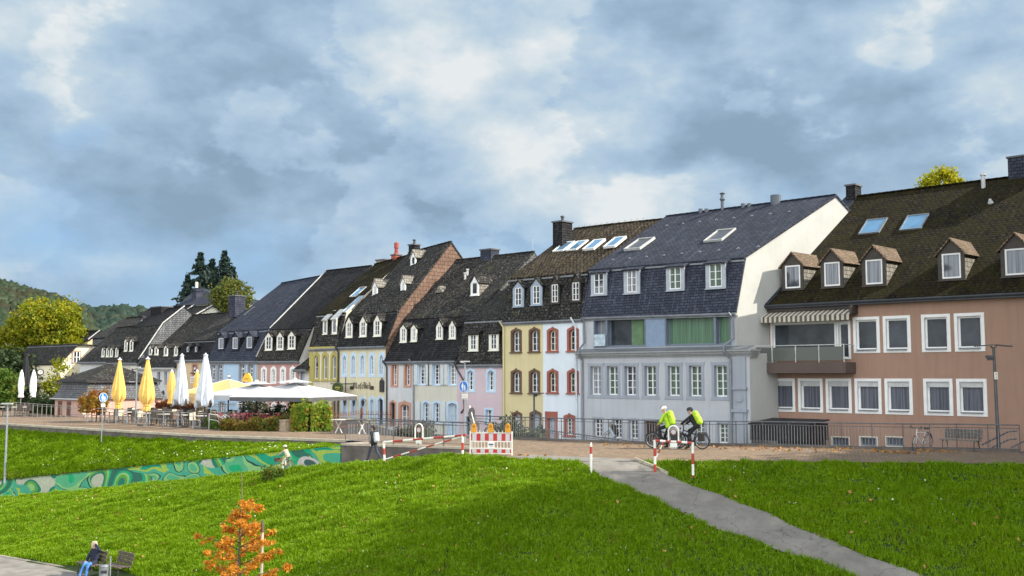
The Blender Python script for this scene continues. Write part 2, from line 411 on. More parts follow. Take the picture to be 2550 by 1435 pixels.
def zlow(X, Y):
    """lower lawn and river meadow"""
    X = np.asarray(X, float); Y = np.asarray(Y, float)
    yt = ytop(X); zt = ztop(X); s0 = (zt+4.3)/np.maximum(yt-18.7, 1)
    k = np.clip((X+32)/10, 0, 1); s = s0*(1-k)+.30*k
    d = yt-Y; z = zt-s*d
    z = np.where(z < -4.3, -4.3, z)
    toe = -4.3; z = z+.25*np.exp(-((z-toe)/.5)**2)*np.clip(d, 0, 1)*(z > toe+.01)*0
    w = wob(X, Y)*np.clip(d/1.5, 0, 1)*np.where(z <= -4.29, .25, 1)
    return z+w+np.where(d < 0, 0, 0)
def hit_low(px, py):
    d = ray(px, py)/FPX; t = 12.
    while t < 60:
        p = CAMP+d*t
        if p.z < float(zlow(p.x, p.y)): return p
        t += .05
    return CAMP+d*t
def inpoly(X, Y, poly):
    ins = np.zeros(X.shape, bool); n = len(poly); j = n-1
    for i in range(n):
        xi, yi = poly[i]; xj, yj = poly[j]
        c = ((yi > Y) != (yj > Y)) & (X < (xj-xi)*(Y-yi)/((yj-yi) or 1e-9)+xi); ins ^= c; j = i
    return ins
PL = [(1425, 1146), (1460, 1160), (1500, 1190), (1600, 1232), (1700, 1278), (1850, 1338), (2000, 1391), (2120, 1436), (2230, 1470), (2330, 1500)]
PR = [(1580, 1146), (1622, 1162), (1665, 1183), (1717, 1208), (1800, 1236), (1900, 1273), (2000, 1322), (2100, 1362), (2200, 1400), (2300, 1436), (2400, 1466), (2520, 1500)]
PLW = [hit_low(*p) for p in PL]; PRW = [hit_low(*p) for p in PR]
PATHPOLY = [(p.x, p.y) for p in PLW]+[(p.x, p.y) for p in reversed(PRW)]

g_soil = M_plain('meadow_soil', (.022, .046, .004), .95, .5, 1.2, bmp=.3)
m_grass = None
def mk_grass(name, base, dry):
    m, nt, b, o = newmat(name); p = geo(nt)
    n1 = noi(nt, p, .33, 5, .6); n2 = noi(nt, p, 1.9, 5, .65); n3 = noi(nt, p, 17, 2, .6)
    col = mixc(nt, rng_(nt, n2, .35, .68), base, tuple(x*.52 for x in base))
    col = mixc(nt, rng_(nt, n1, .42, .68, 0, .75), col, tuple(a*k for a, k in zip(base, (1.35, 1.12, .8))))
    col = mixc(nt, rng_(nt, n3, .4, .66, 0, .8), col, tuple(a*k for a, k in zip(base, (1.6, 1.3, 1.5))))
    col = mixc(nt, rng_(nt, noi(nt, p, 45, 1), .50, .60, 0, .75), col, tuple(x*.28 for x in base))
    col = mixc(nt, rng_(nt, noi(nt, p, 33, 1), .60, .66, 0, .8), col, tuple(a*k for a, k in zip(base, (1.9, 1.5, 12))))
    col = mixc(nt, rng_(nt, noi(nt, p, .9, 6, .7), .585, .70, 0, .6), col, dry)
    nt.links.new(col, b.inputs['Base Color']); b.inputs['Roughness'].default_value = .55; b.inputs['Specular IOR Level'].default_value = .25
    t = nd(nt, 'BsdfTranslucent', i_0=col); ms = nd(nt, 'MixShader', i_0=.35)
    nt.links.new(b.outputs[0], ms.inputs[1]); nt.links.new(t.outputs[0], ms.inputs[2]); nt.links.new(ms.outputs[0], o.inputs[0])
    return m
m_grass = mk_grass('grass_blades', (.176, .345, .002), (.25, .23, .035))
M_ASPH = M_plain('asphalt_path', (.205, .19, .175), .93, .28, 1.6, bmp=.4)
M_CONC = M_plain('concrete', (.40, .38, .33), .9, .2, 2., bmp=.3)
M_CONCD = M_plain('concrete_dark', (.115, .10, .088), .93, .4, 1.5, bmp=.4)
M_PAVE = M_pavers('block_paving', (.215, .145, .095), (.35, .25, .165))
M_KERB = M_plain('kerb_stone', (.36, .32, .255), .85, .25, 2)

def grid_mesh(name, Xs, fY, nz, zf, mat, kind=None):
    """a ground strip: for every X station, nz points between the two Y limits"""
    V = []; F = []
    for x in Xs:
        y0, y1 = fY(x)
        for j in range(nz):
            y = y0+(y1-y0)*j/(nz-1); V.append((x, y, float(zf(x, y))))
    for i in range(len(Xs)-1):
        for j in range(nz-1):
            a = i*nz+j; F.append((a, a+nz, a+nz+1, a+1))
    me = bpy.data.meshes.new(name); me.from_pydata(V, [], F); me.materials.append(mat)
    me.polygons.foreach_set('use_smooth', [True]*len(F)); me.update()
    o = bpy.data.objects.new(name, me); COL.objects.link(o); tag(o, kind=kind or 'structure'); return o

def zlow_path(x, y):
    z = zlow(x, y)
    return z-.07 if inpoly(np.array([x]), np.array([y]), PATHPOLY)[0] else z
def build_ground():
    mb = MB(); mb.poly([(-4000, -800, -6), (1500, -800, -6), (1500, 5000, -6), (-4000, 5000, -6)]); tag(mb.build('ground', g_soil), kind='structure')
    xs = np.arange(-112, 8, .3)
    grid_mesh('lower_lawn', xs, lambda x: (4., float(ytop(np.array(x)))+.02), 96, zlow_path, g_soil)
    # upper lawn
    def zu(x, y):
        y0 = T1(WALL, x); y1 = T1(KERB, x); t = np.clip((y-y0)/max(y1-y0, .1), 0, 1)
        z0 = T1(WTOP, x)-.04; z1 = -.32
        return z0+(z1-z0)*t**.9+float(wob(x, y))*.8*math.sin(math.pi*t)
    global ZU; ZU = zu
    grid_mesh('upper_lawn', np.arange(-150, -38.8, .4), lambda x: (T1(WALL, x)-.02, T1(KERB, x)+.3), 24, zu, g_soil)
    # ramp
    grid_mesh('ramp_path', np.arange(-112, -30.9, .5), lambda x: (T1(WALL, x)-2.5, T1(WALL, x)), 3, lambda x, y: T1(RAMP, x), M_ASPH)
    # riverside path at the foot of the slope
    mb = MB(); E = [(-112, 9), (-70, 14.6), (-46, 18.2), (-40.7, 18.95), (-37, 19.35), (-30, 19.5)]
    mb.poly([(x, y, -4.26) for x, y in E]+[(x, y-4.8, -4.26) for x, y in reversed(E)]); tag(mb.build('riverside_path', M_ASPH), kind='structure')
    mb = MB()
    for (a, b), (c, d) in zip(E[:-1], E[1:]): mb.bar((a, b+.05, -4.25), (c, d+.05, -4.25), .1, .08)
    tag(mb.build('path_kerb', M_KERB), kind='structure')
    # promenade deck
    P = [(-400, 10)]+KERB[:-1]+[(-38.87, 33.0), (-38.87, 31.0), (-32.5, 33.1), (-31, 33.6), (-31, 30.07)]+YT[1:]
    P += [(12, 53)]+list(reversed(FL[:-1]))+[(-38.05, 37), (-62, 37), (-62, 60), (-400, 60)]
    mb = MB(); mb.poly([(x, y, 0) for x, y in P]); tag(mb.build('promenade', M_PAVE), kind='structure')
    # asphalt apron where the footpath leaves the promenade
    ap = [(1165, 1128), (1340, 1142), (1425, 1149), (1590, 1149), (1575, 1143), (1450, 1140), (1300, 1131), (1200, 1124)]
    # lane behind the railing and sloping forecourt
    def zl(x, y):
        if x > -38: return -np.interp(x, [-40, -27], [.7, 1.15])
        return -.8*np.clip((y-37)/8, 0, 1)*np.clip((x+62)/6, 0, 1)-.01
    grid_mesh('lane', np.concatenate([np.arange(-62, -38.1, 1.), [-38.04], np.arange(-38.0, 13, 1.)]), lambda x: (37. if x < -38.01 else T1(FL, x)+.1, 56.), 20, zl, M_pavers('lane_paving', (.20, .17, .15), (.27, .24, .21), .3, .15))
    mb = MB(); mb.poly([(-400, 55.9, -.06), (100, 55.9, -1.6), (100, 600, -.06), (-400, 600, -.06)]); tag(mb.build('town_ground', M_ASPH), kind='structure')
    # kerb stones and their face
    mb = MB(); fb = MB()
    K = [(x, y) for x, y in KERB if x > -181][:-1]
    for (a, b), (c, d) in zip(K[:-1], K[1:]):
        mb.bar((a, b+.06, -.03), (c, d+.06, -.03), .3, .12); fb.bar((a, b+.1, -.45), (c, d+.1, -.45), .3, .7)
    tag(mb.build('kerb', M_KERB), kind='structure')
    f = fb.build('kerb_face', M_CONCD); tag(f, kind='structure')
    # retaining wall under the railing
    w = thing('retaining_wall', 'dark concrete retaining wall between ramp and promenade, pale coping under the railing', 'wall', (-36, 32, -.5))
    mb = MB(); cp = MB()
    Q = [(-38.9, 31.0), (-32.5, 33.1), (-30.9, 33.64)]
    for (a, b), (c, d) in zip(Q[:-1], Q[1:]):
        mb.bar((a, b+.13, -1.0), (c, d+.13, -1.0), .24, 1.9); cp.bar((a, b+.13, .01), (c, d+.13, .01), .32, .1)
    cp.bar((-38.75, 31.0, .012), (-38.75, 33.05, .012), .3, .1); mb.bar((-38.75, 31.2, -.8), (-38.75, 33.0, -.8), .22, 1.5)
    mb.build('wall_body', M_CONCD, w); cp.build('coping', M_KERB, w)
    # mural wall
    mw = thing('mural_wall', 'long low retaining wall painted with swirling green and white abstract shapes beside the ramp', 'mural wall', (-50, 28.8, -2))
    mb = MB(); cp = MB(); X = list(np.arange(-110, -64, 6.))+list(np.linspace(-64.7, -38.93, 11)); X.sort()
    for a, c in zip(X[:-1], X[1:]):
        c2 = c-.012; ya, yc = T1(WALL, a), T1(WALL, c2); za, zc = T1(WTOP, a), T1(WTOP, c2); ra, rc = T1(RAMP, a)-.5, T1(RAMP, c2)-.5
        n = len(mb.v); mb.v += [(a, ya, ra), (c2, yc, rc), (c2, yc, zc), (a, ya, za), (a, ya+.25, ra), (c2, yc+.25, rc), (c2, yc+.25, zc), (a, ya+.25, za)]
        mb.f += [tuple(n+i for i in f) for f in ((0, 1, 2, 3), (3, 2, 6, 7), (4, 7, 6, 5), (0, 3, 7, 4), (1, 5, 6, 2))]
        cp.bar((a, ya-.05, ra+.52), (c2, yc-.05, rc+.52), .1, .12)
    mb.build('painted_face', mural_mat(), mw); cp.build('footing', M_CONC, mw)
    # footpath down the slope
    mb = MB(); n = 46
    def samp(W, t):
        L = [0]
        for a, b in zip(W[:-1], W[1:]): L.append(L[-1]+(b-a).length)
        return [Vector((np.interp(t*L[-1], L, [p.x for p in W]), np.interp(t*L[-1], L, [p.y for p in W]), 0))][0]
    V = []
    for i in range(n+1):
        l, r = samp(PLW, i/n), samp(PRW, i/n)
        for k in range(7):
            p = l.lerp(r, k/6); mb.v.append((p.x, p.y, max(float(zlow(p.x, p.y)), min(float(ztop(np.array(p.x))), 0)-9)+.012 if p.y < float(ytop(np.array(p.x))) else .012))
    for i in range(n):
        for k in range(6): a = i*7+k; mb.f.append((a, a+1, a+8, a+7))
    o = mb.build('footpath', path_mat(), smooth=True); tag(o, kind='structure')
    mb = MB()
    for W in ([PRW[i] for i in range(0, 3)], ):
        for a, b in zip(W[:-1], W[1:]): mb.bar((a.x, a.y, max(float(zlow(a.x, a.y)), -.3)+.04), (b.x, b.y, float(zlow(b.x, b.y))+.04), .09, .1)
    tag(mb.build('footpath_kerb', M_KERB), kind='structure')
    mb = MB(); pts = [onz(px, py, .008) for px, py in [(1270, 1137), (1342, 1143), (1430, 1147), (1590, 1147), (1640, 1147), (1560, 1142), (1450, 1138), (1330, 1133)]]
    mb.poly(pts); tag(mb.build('asphalt_apron', M_ASPH), kind='structure')
def path_mat():
    m, nt, b, o = newmat('worn_asphalt'); p = geo(nt)
    col = mixc(nt, rng_(nt, noi(nt, p, 1.3, 6, .65), .3, .7), (.17, .155, .14), (.27, .25, .225))
    col = mixc(nt, rng_(nt, noi(nt, p, .42, 5, .6), .55, .68, 0, .6), col, (.33, .31, .28))
    col = mixc(nt, rng_(nt, noi(nt, p, 60, 2), .4, .7, 0, .4), col, (.09, .085, .08))
    col = mixc(nt, rng_(nt, noi(nt, p, 4.5, 6, .7), .55, .72, 0, .6), col, (.12, .11, .10))
    cr = nd(nt, 'TexVoronoi', feature='DISTANCE_TO_EDGE', i_Vector=nd(nt, 'VectorMath', operation='ADD', i_0=p, i_1=noi(nt, p, 2, 3, .5, True)).outputs[0], i_Scale=.55)
    col = mixc(nt, rng_(nt, cr.outputs[0], 0, .012, .7, 0), col, (.05, .05, .045))
    nt.links.new(col, b.inputs['Base Color']); b.inputs['Roughness'].default_value = .9; bump(nt, b, noi(nt, p, 30, 4, .7), .4, .01)
    return m
def mural_mat():
    m, nt, b, o = newmat('mural_paint'); p = geo(nt)
    def warp(v, s, k, sd):
        q = nd(nt, 'Mapping', i_Vector=v); q.inputs['Location'].default_value = (sd, sd*.7, sd*1.3)
        w = noi(nt, q.outputs[0], s, 1, .3, True)
        w = nd(nt, 'VectorMath', operation='SUBTRACT', i_0=w, i_1=(.5, .5, .5)).outputs[0]
        w = nd(nt, 'VectorMath', operation='SCALE', i_0=w); w.inputs[3].default_value = k
        return nd(nt, 'VectorMath', operation='ADD', i_0=v, i_1=w.outputs[0]).outputs[0]
    sc = nd(nt, 'Mapping', i_Vector=p); sc.inputs['Scale'].default_value = (.56, .56, .9)
    v = sc.outputs[0]
    a = nd(nt, 'TexVoronoi', feature='F1', i_Vector=warp(v, .9, 2.2, 0), i_Scale=.62)
    r = nd(nt, 'ValToRGB'); nt.links.new(a.outputs['Distance'], r.inputs[0]); r.color_ramp.interpolation = 'CONSTANT'
    e = r.color_ramp.elements
    G = [(0, (.03, .16, .10)), (.14, (.02, .45, .19)), (.27, (.16, .48, .27)), (.40, (.33, .60, .28)), (.47, (.015, .06, .05)), (.50, (.12, .45, .30)), (.62, (.44, .58, .16)), (.72, (.02, .38, .22)), (.86, (.05, .20, .16))]
    e[0].position = 0; e[0].color = c4(G[0][1]); e[1].position = G[1][0]; e[1].color = c4(G[1][1])
    for q, c in G[2:]: x = e.new(q); x.color = c4(c)
    s = nd(nt, 'TexWave', wave_type='RINGS', i_Vector=warp(v, .5, 3.4, 5)); s.inputs['Scale'].default_value = .30; s.inputs['Distortion'].default_value = 1.2; s.inputs['Detail'].default_value = 0
    r2 = nd(nt, 'ValToRGB'); nt.links.new(s.outputs['Fac'], r2.inputs[0]); r2.color_ramp.interpolation = 'CONSTANT'; e = r2.color_ramp.elements
    G2 = [(0, (.04, .17, .12)), (.16, (.02, .42, .2)), (.38, (.34, .60, .26)), (.6, (.16, .40, .10)), (.8, (.03, .22, .15)), (.93, (.55, .58, .45))]
    e[0].position = 0; e[0].color = c4(G2[0][1]); e[1].position = G2[1][0]; e[1].color = c4(G2[1][1])
    for q, c in G2[2:]: x = e.new(q); x.color = c4(c)
    msk = noi(nt, warp(v, .7, 1.8, 9), .42, 0, 0)
    col = mixc(nt, rng_(nt, msk, .495, .505), r.outputs[0], r2.outputs[0])
    w = nd(nt, 'TexVoronoi', feature='F1', i_Vector=warp(v, .8, 1.6, 3), i_Scale=.5)
    col = mixc(nt, rng_(nt, w.outputs['Distance'], .17, .18, 1, 0), col, (.66, .62, .58))
    col = mixc(nt, rng_(nt, w.outputs['Distance'], .09, .10, 1, 0), col, (.05, .11, .11))
    w2 = nd(nt, 'TexVoronoi', feature='F1', i_Vector=warp(v, .8, 1.2, 13), i_Scale=.33)
    col = mixc(nt, rng_(nt, w2.outputs['Distance'], .05, .06, 1, 0), col, (.06, .18, .50))
    col = mixc(nt, rng_(nt, noi(nt, p, 5, 5, .7), .4, .75, 0, .35), col, (.12, .14, .10))
    hs = nd(nt, 'HueSaturation', i_Color=col, i_Saturation=1.2, i_Value=.72)
    nt.links.new(hs.outputs[0], b.inputs['Base Color']); b.inputs['Roughness'].default_value = .8
    bump(nt, b, noi(nt, p, 20, 3), .2, .01); return m
build_ground()

def build_grass():
    # tufts of three blades, denser where the camera can see them closely
    def tufts(name, N, xr, zf, yr, reject, h0, mat):
        X = RNG.uniform(xr[0], xr[1], N); t = RNG.uniform(0, 1, N); y0, y1 = yr(X); Y = y0+(y1-y0)*t
        rel = np.stack([X, Y, np.zeros(N)-CAMH-1.5], 1); f = np.array(FW); r = np.array(RT)
        dep = rel@f; sx = (rel@r)/np.maximum(dep, .1)
        keep = (dep > 17) & (np.abs(sx) < .64) & (RNG.uniform(0, 1, N) < np.clip(1.25*(30/np.maximum(dep, 1))**1.1, 0, 1))
        if reject is not None: keep &= ~reject(X, Y)
        X = X[keep]; Y = Y[keep]; dep = dep[keep]; Z = zf(X, Y); n = len(X)
        cl = .5+.3*np.sin(X*2.1+np.sin(Y*1.7)*2)*np.sin(Y*2.6+np.sin(X*1.3)*2)+.3*np.sin(X*7.3+np.sin(Y*5.1)*2)*np.sin(Y*6.4+np.sin(X*4.7)*2)
        hh = h0*(.30+1.5*cl)*RNG.uniform(.6, 1.35, n); w = .012+dep*.00042
        V = np.zeros((n, 3, 3, 3))
        for k in range(3):
            a = RNG.uniform(0, 2*np.pi, n); ln = RNG.uniform(.25, .95, n); bx = RNG.normal(0, .03, n); by = RNG.normal(0, .03, n)
            px = X+bx; py = Y+by; dx = np.cos(a); dy = np.sin(a)
            V[:, k, 0] = np.stack([px-dy*w, py+dx*w, Z-.02], 1); V[:, k, 1] = np.stack([px+dy*w, py-dx*w, Z-.02], 1)
            V[:, k, 2] = np.stack([px+dx*hh*ln, py+dy*hh*ln, Z+hh], 1)
        o = raw(name, V.reshape(-1, 3), np.arange(n*9).reshape(-1, 3), mat)
        tag(o, kind='stuff'); return o
    rej = lambda X, Y: inpoly(X+RNG.normal(0, .045, len(X)), Y+RNG.normal(0, .045, len(X)), PATHPOLY) | ((Y < np.interp(X, [-70, -46, -40.7, -37], [14.75, 18.35, 19.1, 19.45])) & (X < -35.5) & (Y > 10))
    tufts('slope_grass', 600000, (-74, 6), zlow, lambda X: (np.interp(X, [-74, -46, -30], [14.5, 18.2, 15.5]), ytop(X)), rej, .112, m_grass)
    zuv = np.vectorize(ZU)
    tufts('bank_grass', 90000, (-80, -39), zuv, lambda X: (lerp_table(X, WALL)+.1, lerp_table(X, KERB)-.12), None, .125, m_grass)
    # white clover heads and fallen leaves, uncountable
    for name, N, mat, s in (('clover_flowers', 520, M_plain('clover_white', (.55, .56, .42), .7, .2), .05), ('fallen_leaves', 260, M_plain('dead_leaf', (.30, .17, .04), .7, .4), .09)):
        X = RNG.uniform(-60, -8, N*3); Y = RNG.uniform(19.5, 41, N*3); ok = (Y < ytop(X)-.3) & ~inpoly(X, Y, PATHPOLY)
        if name[0] == 'c': ok &= (np.sin(X*.7+2)*np.sin(Y*.9+X*.2) > .25)
        X, Y = X[ok][:N], Y[ok][:N]; tag(leaves(name, np.stack([X, Y, zlow(X, Y)+.14], 1), s, mat), kind='stuff')
        if name[0] == 'c':
            X = RNG.uniform(-62, -42, 260); Y = lerp_table(X, WALL)+RNG.uniform(.1, .9, 260)*(lerp_table(X, KERB)-lerp_table(X, WALL))
            ok = np.sin(X*.6)*np.sin(Y+X*.3) > -.1; X = X[ok]; Y = Y[ok]
            tag(leaves('clover_flowers', np.stack([X, Y, zuv(X, Y)+.17], 1), .06, mat), kind='stuff')
build_grass()
# ------------------------------------------------------------ house kit
SL_DARK = M_shingle('slate_dark', (.018, .018, .020), (.046, .046, .050), .26, .17, fleck=.35, fleckc=(.20, .19, .18))
SL_OLD = M_shingle('slate_weathered', (.022, .021, .021), (.062, .059, .056), .26, .19, moss=(.07, .07, .03), mossamt=.15, fleck=.8, fleckc=(.24, .23, .21))
SL_BLUE = M_shingle('slate_blue', (.036, .042, .062), (.070, .078, .105), .30, .19, gap=.02)
SL_BLUEM = M_shingle('slate_blue_wall', (.044, .050, .074), (.085, .092, .125), .34, .17, gap=.02)
SL_MOSS = M_shingle('slate_mossy', (.010, .0075, .004), (.050, .036, .018), .30, .24, moss=(.026, .022, .003), mossamt=.6, fleck=.5, fleckc=(.12, .10, .06), gap=.06, bs=1.)
SL_PALE = M_shingle('slate_pale', (.20, .185, .16), (.36, .335, .30), .24, .24, fleck=.3)
SL_LITE = M_shingle('slate_grey', (.12, .125, .135), (.20, .205, .215), .28, .2)
TILE_BR = M_shingle('tile_brown', (.036, .028, .019), (.150, .118, .080), .26, .26, moss=(.065, .055, .02), mossamt=.25, fleck=.6, fleckc=(.27, .22, .15), gap=.06, bs=1.)
TILE_DK = M_shingle('tile_dark', (.045, .040, .034), (.085, .076, .064), .26, .24, moss=(.09, .085, .03), mossamt=.3, fleck=.7, fleckc=(.22, .20, .17), gap=.035, bs=1.)
TILE_TAN = M_shingle('tile_tan', (.15, .105, .075), (.28, .21, .145), .2, .16, moss=(.13, .115, .035), mossamt=.15, fleck=.4)
SL_BROWN = M_shingle('slate_brown', (.17, .105, .078), (.24, .155, .115), .42, .3, gap=.02, bs=.4)
WHITE = M_plain('white_paint', (.80, .80, .79), .5, .05); OFFW = M_plain('cream_paint', (.74, .72, .62), .6, .08)
DARKW = M_plain('dark_brown_wood', (.045, .036, .030), .6, .3); ZINC = M_plain('zinc', (.22, .235, .26), .5, .2, 3, .4)
ZINCL = M_plain('zinc_light', (.50, .50, .49), .5, .15, 3, .2); IRON = M_plain('iron_dark', (.035, .036, .042), .55, .3)
GL_D = M_glass('glass_dark'); GL_W = M_glass('glass_net_curtain', (.03, .035, .045), (.30, .32, .36), .5)
GL_D2 = M_glass('glass_dusk', (.035, .045, .06)); GL_C = M_glass('glass_half_curtain', (.02, .022, .028), (.34, .33, .30), .0)
GL_G = M_glass('glass_green_curtain', (.018, .02, .02), (.13, .19, .15), .75)
GL_V = M_glass('glass_blinds', (.04, .045, .055), (.15, .16, .20), 1.6)
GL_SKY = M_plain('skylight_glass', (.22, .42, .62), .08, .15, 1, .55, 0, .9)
LBLUE = M_plaster('lightblue_trim', (.52, .65, .78), .1); GREYT = M_plaster('grey_trim', (.33, .36, .41), .1)

def arch(x0, x1, z0, z1, rise, n=8):
    P = [(x0, z0), (x1, z0)]
    for i in range(n+1):
        t = i/n; x = x1+(x0-x1)*t; P.append((x, z1-rise+rise*(1-(2*t-1)**2)))
    return P
class House:
    def __init__(s, name, label, L, R, wall, zb=-1.45, cat='house', group='houses in the terraced row', yb=None):
        """L, R: (X, Y, z) roof profile at the left and right end, front eave first, back eave last"""
        s.L = [Vector(p) for p in L]; s.R = [Vector(p) for p in R]; s.Y = s.L[0].y; s.zb = zb; s.wallm = wall
        s.root = thing(name, label, cat, (s.L[0].x, s.Y, 0), group); s.open = []
        s.X0, s.X1 = s.L[0].x, s.R[0].x
    def rect(s, px0, py0, px1, py1, Y=None):
        Y = s.Y if Y is None else Y
        a = ony(px0, (py0+py1)/2, Y).x; b = ony(px1, (py0+py1)/2, Y).x; m = (px0+px1)/2
        return [a, b, ony(m, py1, Y).z, ony(m, py0, Y).z]
    def row(s, xs, y0, y1, Y=None):
        """pixel x ranges sharing one storey; y0,y1 = (left, right) pixel tops and bottoms"""
        Y = s.Y if Y is None else Y
        n = len(xs); out = []
        for i, (a, b) in enumerate(xs):
            t = i/max(n-1, 1); out.append(s.rect(a, y0[0]+(y0[1]-y0[0])*t, b, y1[0]+(y1[1]-y1[0])*t, Y))
        z0 = sum(r[2] for r in out)/n; z1 = sum(r[3] for r in out)/n; w = sum(r[1]-r[0] for r in out)/n
        return [[(r[0]+r[1]-w)/2, (r[0]+r[1]+w)/2, z0, z1] for r in out]
    def win(s, R, b=.14, bb=None, rise=0, cols=2, rows=4, sur=None, frame=None, pane=None, depth=.2, fw=.06, tr=None, name='window', Y=None, cut=True, ears=0, sill=None, top=None, curt=0):
        if pane is None: pane = random.choice((GL_D, GL_D, GL_W, GL_D2, GL_C))
        x0, x1, z0, z1 = R; Y = s.Y if Y is None else Y; bb = b if bb is None else bb; frame = frame or WHITE; sur = sur or s.wallm
        bt = top if top is not None else b
        rise = min(rise, bt)
        if cut: s.open.append((x0+b*.5, x1-b*.5, z0+bb*.5, z1-bt+.004 if rise else z1-bt*.5))
        O = arch(x0, x1, z0, z1, rise); I = arch(x0+b, x1-b, z0+bb, z1-bt, min(rise, .2))
        F2 = arch(x0+b+fw, x1-b-fw, z0+bb+fw*1.2, z1-bt-fw, min(rise, .18))
        yf = Y+depth
        mb = MB(); mb.ring(I, F2, yf-.03, yf+.05)
        xa, xb, za, zc = x0+b+fw, x1-b-fw, z0+bb+fw, z1-bt-fw
        if cols == 2: mb.box((xa+xb)/2-.035, (xa+xb)/2+.035, yf-.035, yf+.02, za-.01, zc)
        elif cols > 2:
            for i in range(1, cols): x = xa+(xb-xa)*i/cols; mb.box(x-.025, x+.025, yf-.02, yf+.02, za-.01, zc)
        for i in range(1, rows):
            z = za+(zc-za)*i/rows; h = .05 if tr == i else .017
            mb.box(xa-.005, xb+.005, yf-.025, yf+.015, z-h, z+h)
        w = mb.build(name, frame, s.root)
        p = MB(); p.poly([(x, yf+.02, z) for x, z in arch(x0+b+.01, x1-b-.01, z0+bb+.01, z1-bt-.01, min(rise, .19))]); p.build('pane', pane or GL_D, w)
        if b > .01:
            sm = MB(); sm.ring(O, I, Y-.035, yf+.03)
            if ears:
                for ex in (x0-ears, x1):
                    for ez in (z0-.03, z1-.16): sm.box(ex, ex+ears, Y-.033, Y+.02, ez, ez+.19)
            if rise > .08:  # keystone
                xm = (x0+x1)/2; sm.box(xm-.07, xm+.07, Y-.06, Y, z1-bt+.02, z1+.06)
            sm.build('surround', sur, w)
        if sill: q = MB(); q.box(x0-.05, x1+.05, Y-.12, Y+.02, z0-.07, z0+.005); q.build('sill', sill if sill is not True else sur, w)
        return w
    def wall(s, gable=None, gside=1, gl=None):
        X0, X1, Y, zb = s.X0, s.X1, s.Y, s.zb; ze0, ze1 = s.L[0].z, s.R[0].z
        mb = MB(); xs = sorted({X0, X1}|{x for o in s.open for x in o[:2] if X0 < x < X1}); zt = min(ze0, ze1)
        zs = sorted({zb, zt}|{z for o in s.open for z in o[2:] if zb < z < zt})
        for a, b in zip(xs[:-1], xs[1:]):
            for c, d in zip(zs[:-1], zs[1:]):
                mx, mz = (a+b)/2, (c+d)/2
                if any(o[0] < mx < o[1] and o[2] < mz < o[3] for o in s.open): continue
                mb.poly([(a, Y, c), (b, Y, c), (b, Y, d), (a, Y, d)])
        if abs(ze0-ze1) > .01: mb.poly([(X0, Y, zt), (X1, Y, zt), (X1, Y, ze1), (X0, Y, ze0)])
        yb0, yb1 = s.L[-1].y, s.R[-1].y
        LG = [(p.x, p.y, p.z) for p in s.L]+[(s.L[-1].x, yb0, zb), (X0, Y, zb)]
        RG = [(p.x, p.y, p.z) for p in s.R]+[(s.R[-1].x, yb1, zb), (X1, Y, zb)]
        mb.poly([(s.L[-1].x, yb0, zb), (s.R[-1].x, yb1, zb), tuple(s.R[-1]), tuple(s.L[-1])])
        mb.poly(LG)
        if gable is None: mb.poly(list(reversed(RG)))
        s.wallo = mb.build('wall', s.wallm, s.root)
        if gable is not None: g = MB(); g.poly(list(reversed(RG))); g.build('gable_wall', gable, s.root)
        return s
    def roof(s, mats, ov=.32, side=.06, th=.12, gutter=True, names=None, ridge=True, verge=None, gm=None):
        n = len(s.L)-1
        for i in range(n):
            a, b, c, d = s.L[i].copy(), s.R[i].copy(), s.R[i+1].copy(), s.L[i+1].copy()
            for p, q in ((a, d), (b, c)):
                if i == 0: e = (p-q).normalized(); p += e*ov
                elif i == 1 and n > 2: e = (p-q).normalized(); p += e*.16
                if i == n-1:
                    pass
            if i == n-1: e = (c-b).normalized(); c += e*ov; d += e*ov
            a.x -= side; d.x -= side; b.x += side; c.x += side
            q = [a, b, c, d]; nn = (b-a).cross(d-a).normalized()
            if nn.z < 0: nn = -nn
            lift = nn*(.03 if i != 1 else .05); m = MB(); m.slab([p+lift for p in q], th, nn)
            nm = 'mansard_roof' if (i == 0 and n > 2) else ('roof' if (i == (1 if n > 2 else 0)) else 'rear_roof')
            o = m.build(nm, mats[min(i, len(mats)-1)], s.root)
            if i == 0 and gutter:
                g = MB(); ea, eb = a-Vector((0, .03, .06)), b-Vector((0, .03, .06)); g.tube([ea, eb], .075, 8)
                g.bar(ea+Vector((0, .12, -.09)), eb+Vector((0, .12, -.09)), .2, .1); g.build('gutter', gm or ZINC, s.root)
            if i == 1 and n > 2:   # flashing under the upper roof edge
                g = MB(); g.bar(a-Vector((0, .0, .13)), b-Vector((0, .0, .13)), .05, .10); g.build('flashing', gm or ZINC, s.root)
        if ridge:
            k = max(range(len(s.L)), key=lambda i: s.L[i].z); a, b = s.L[k], s.R[k]; m = MB(); N = max(2, int((b-a).length/.45))
            for i in range(N):
                p, q = a.lerp(b, i/N), a.lerp(b, (i+.97)/N); m.bar(p+Vector((0, 0, .06)), q+Vector((0, 0, .075)), .24, .07)
            m.build('ridge_cap', mats[min(1, len(mats)-1)], s.root)
        if verge:
            k = max(range(len(s.R)), key=lambda i: s.R[i].z)
            for P, sg in ((s.R, 1), (s.L, -1)):
                if (sg == 1 and 'R' in verge) or (sg == -1 and 'L' in verge):
                    m = MB()
                    for p, q in zip(P[:k], P[1:k+1]): m.bar(p+Vector((sg*.07, -.02, .09)), q+Vector((sg*.07, 0, .09)), .07, .1, (0, -.6, .8))
                    m.build('verge_strip', ZINCL, s.root)
        return s
    def prof(s, z):
        """front Y of the roof at height z (mean of both ends, front slope)"""
        k = max(range(len(s.L)), key=lambda i: s.L[i].z)
        f = lambda P: np.interp(z, [p.z for p in P[:k+1]], [p.y for p in P[:k+1]])
        return float((f(s.L)+f(s.R))/2)
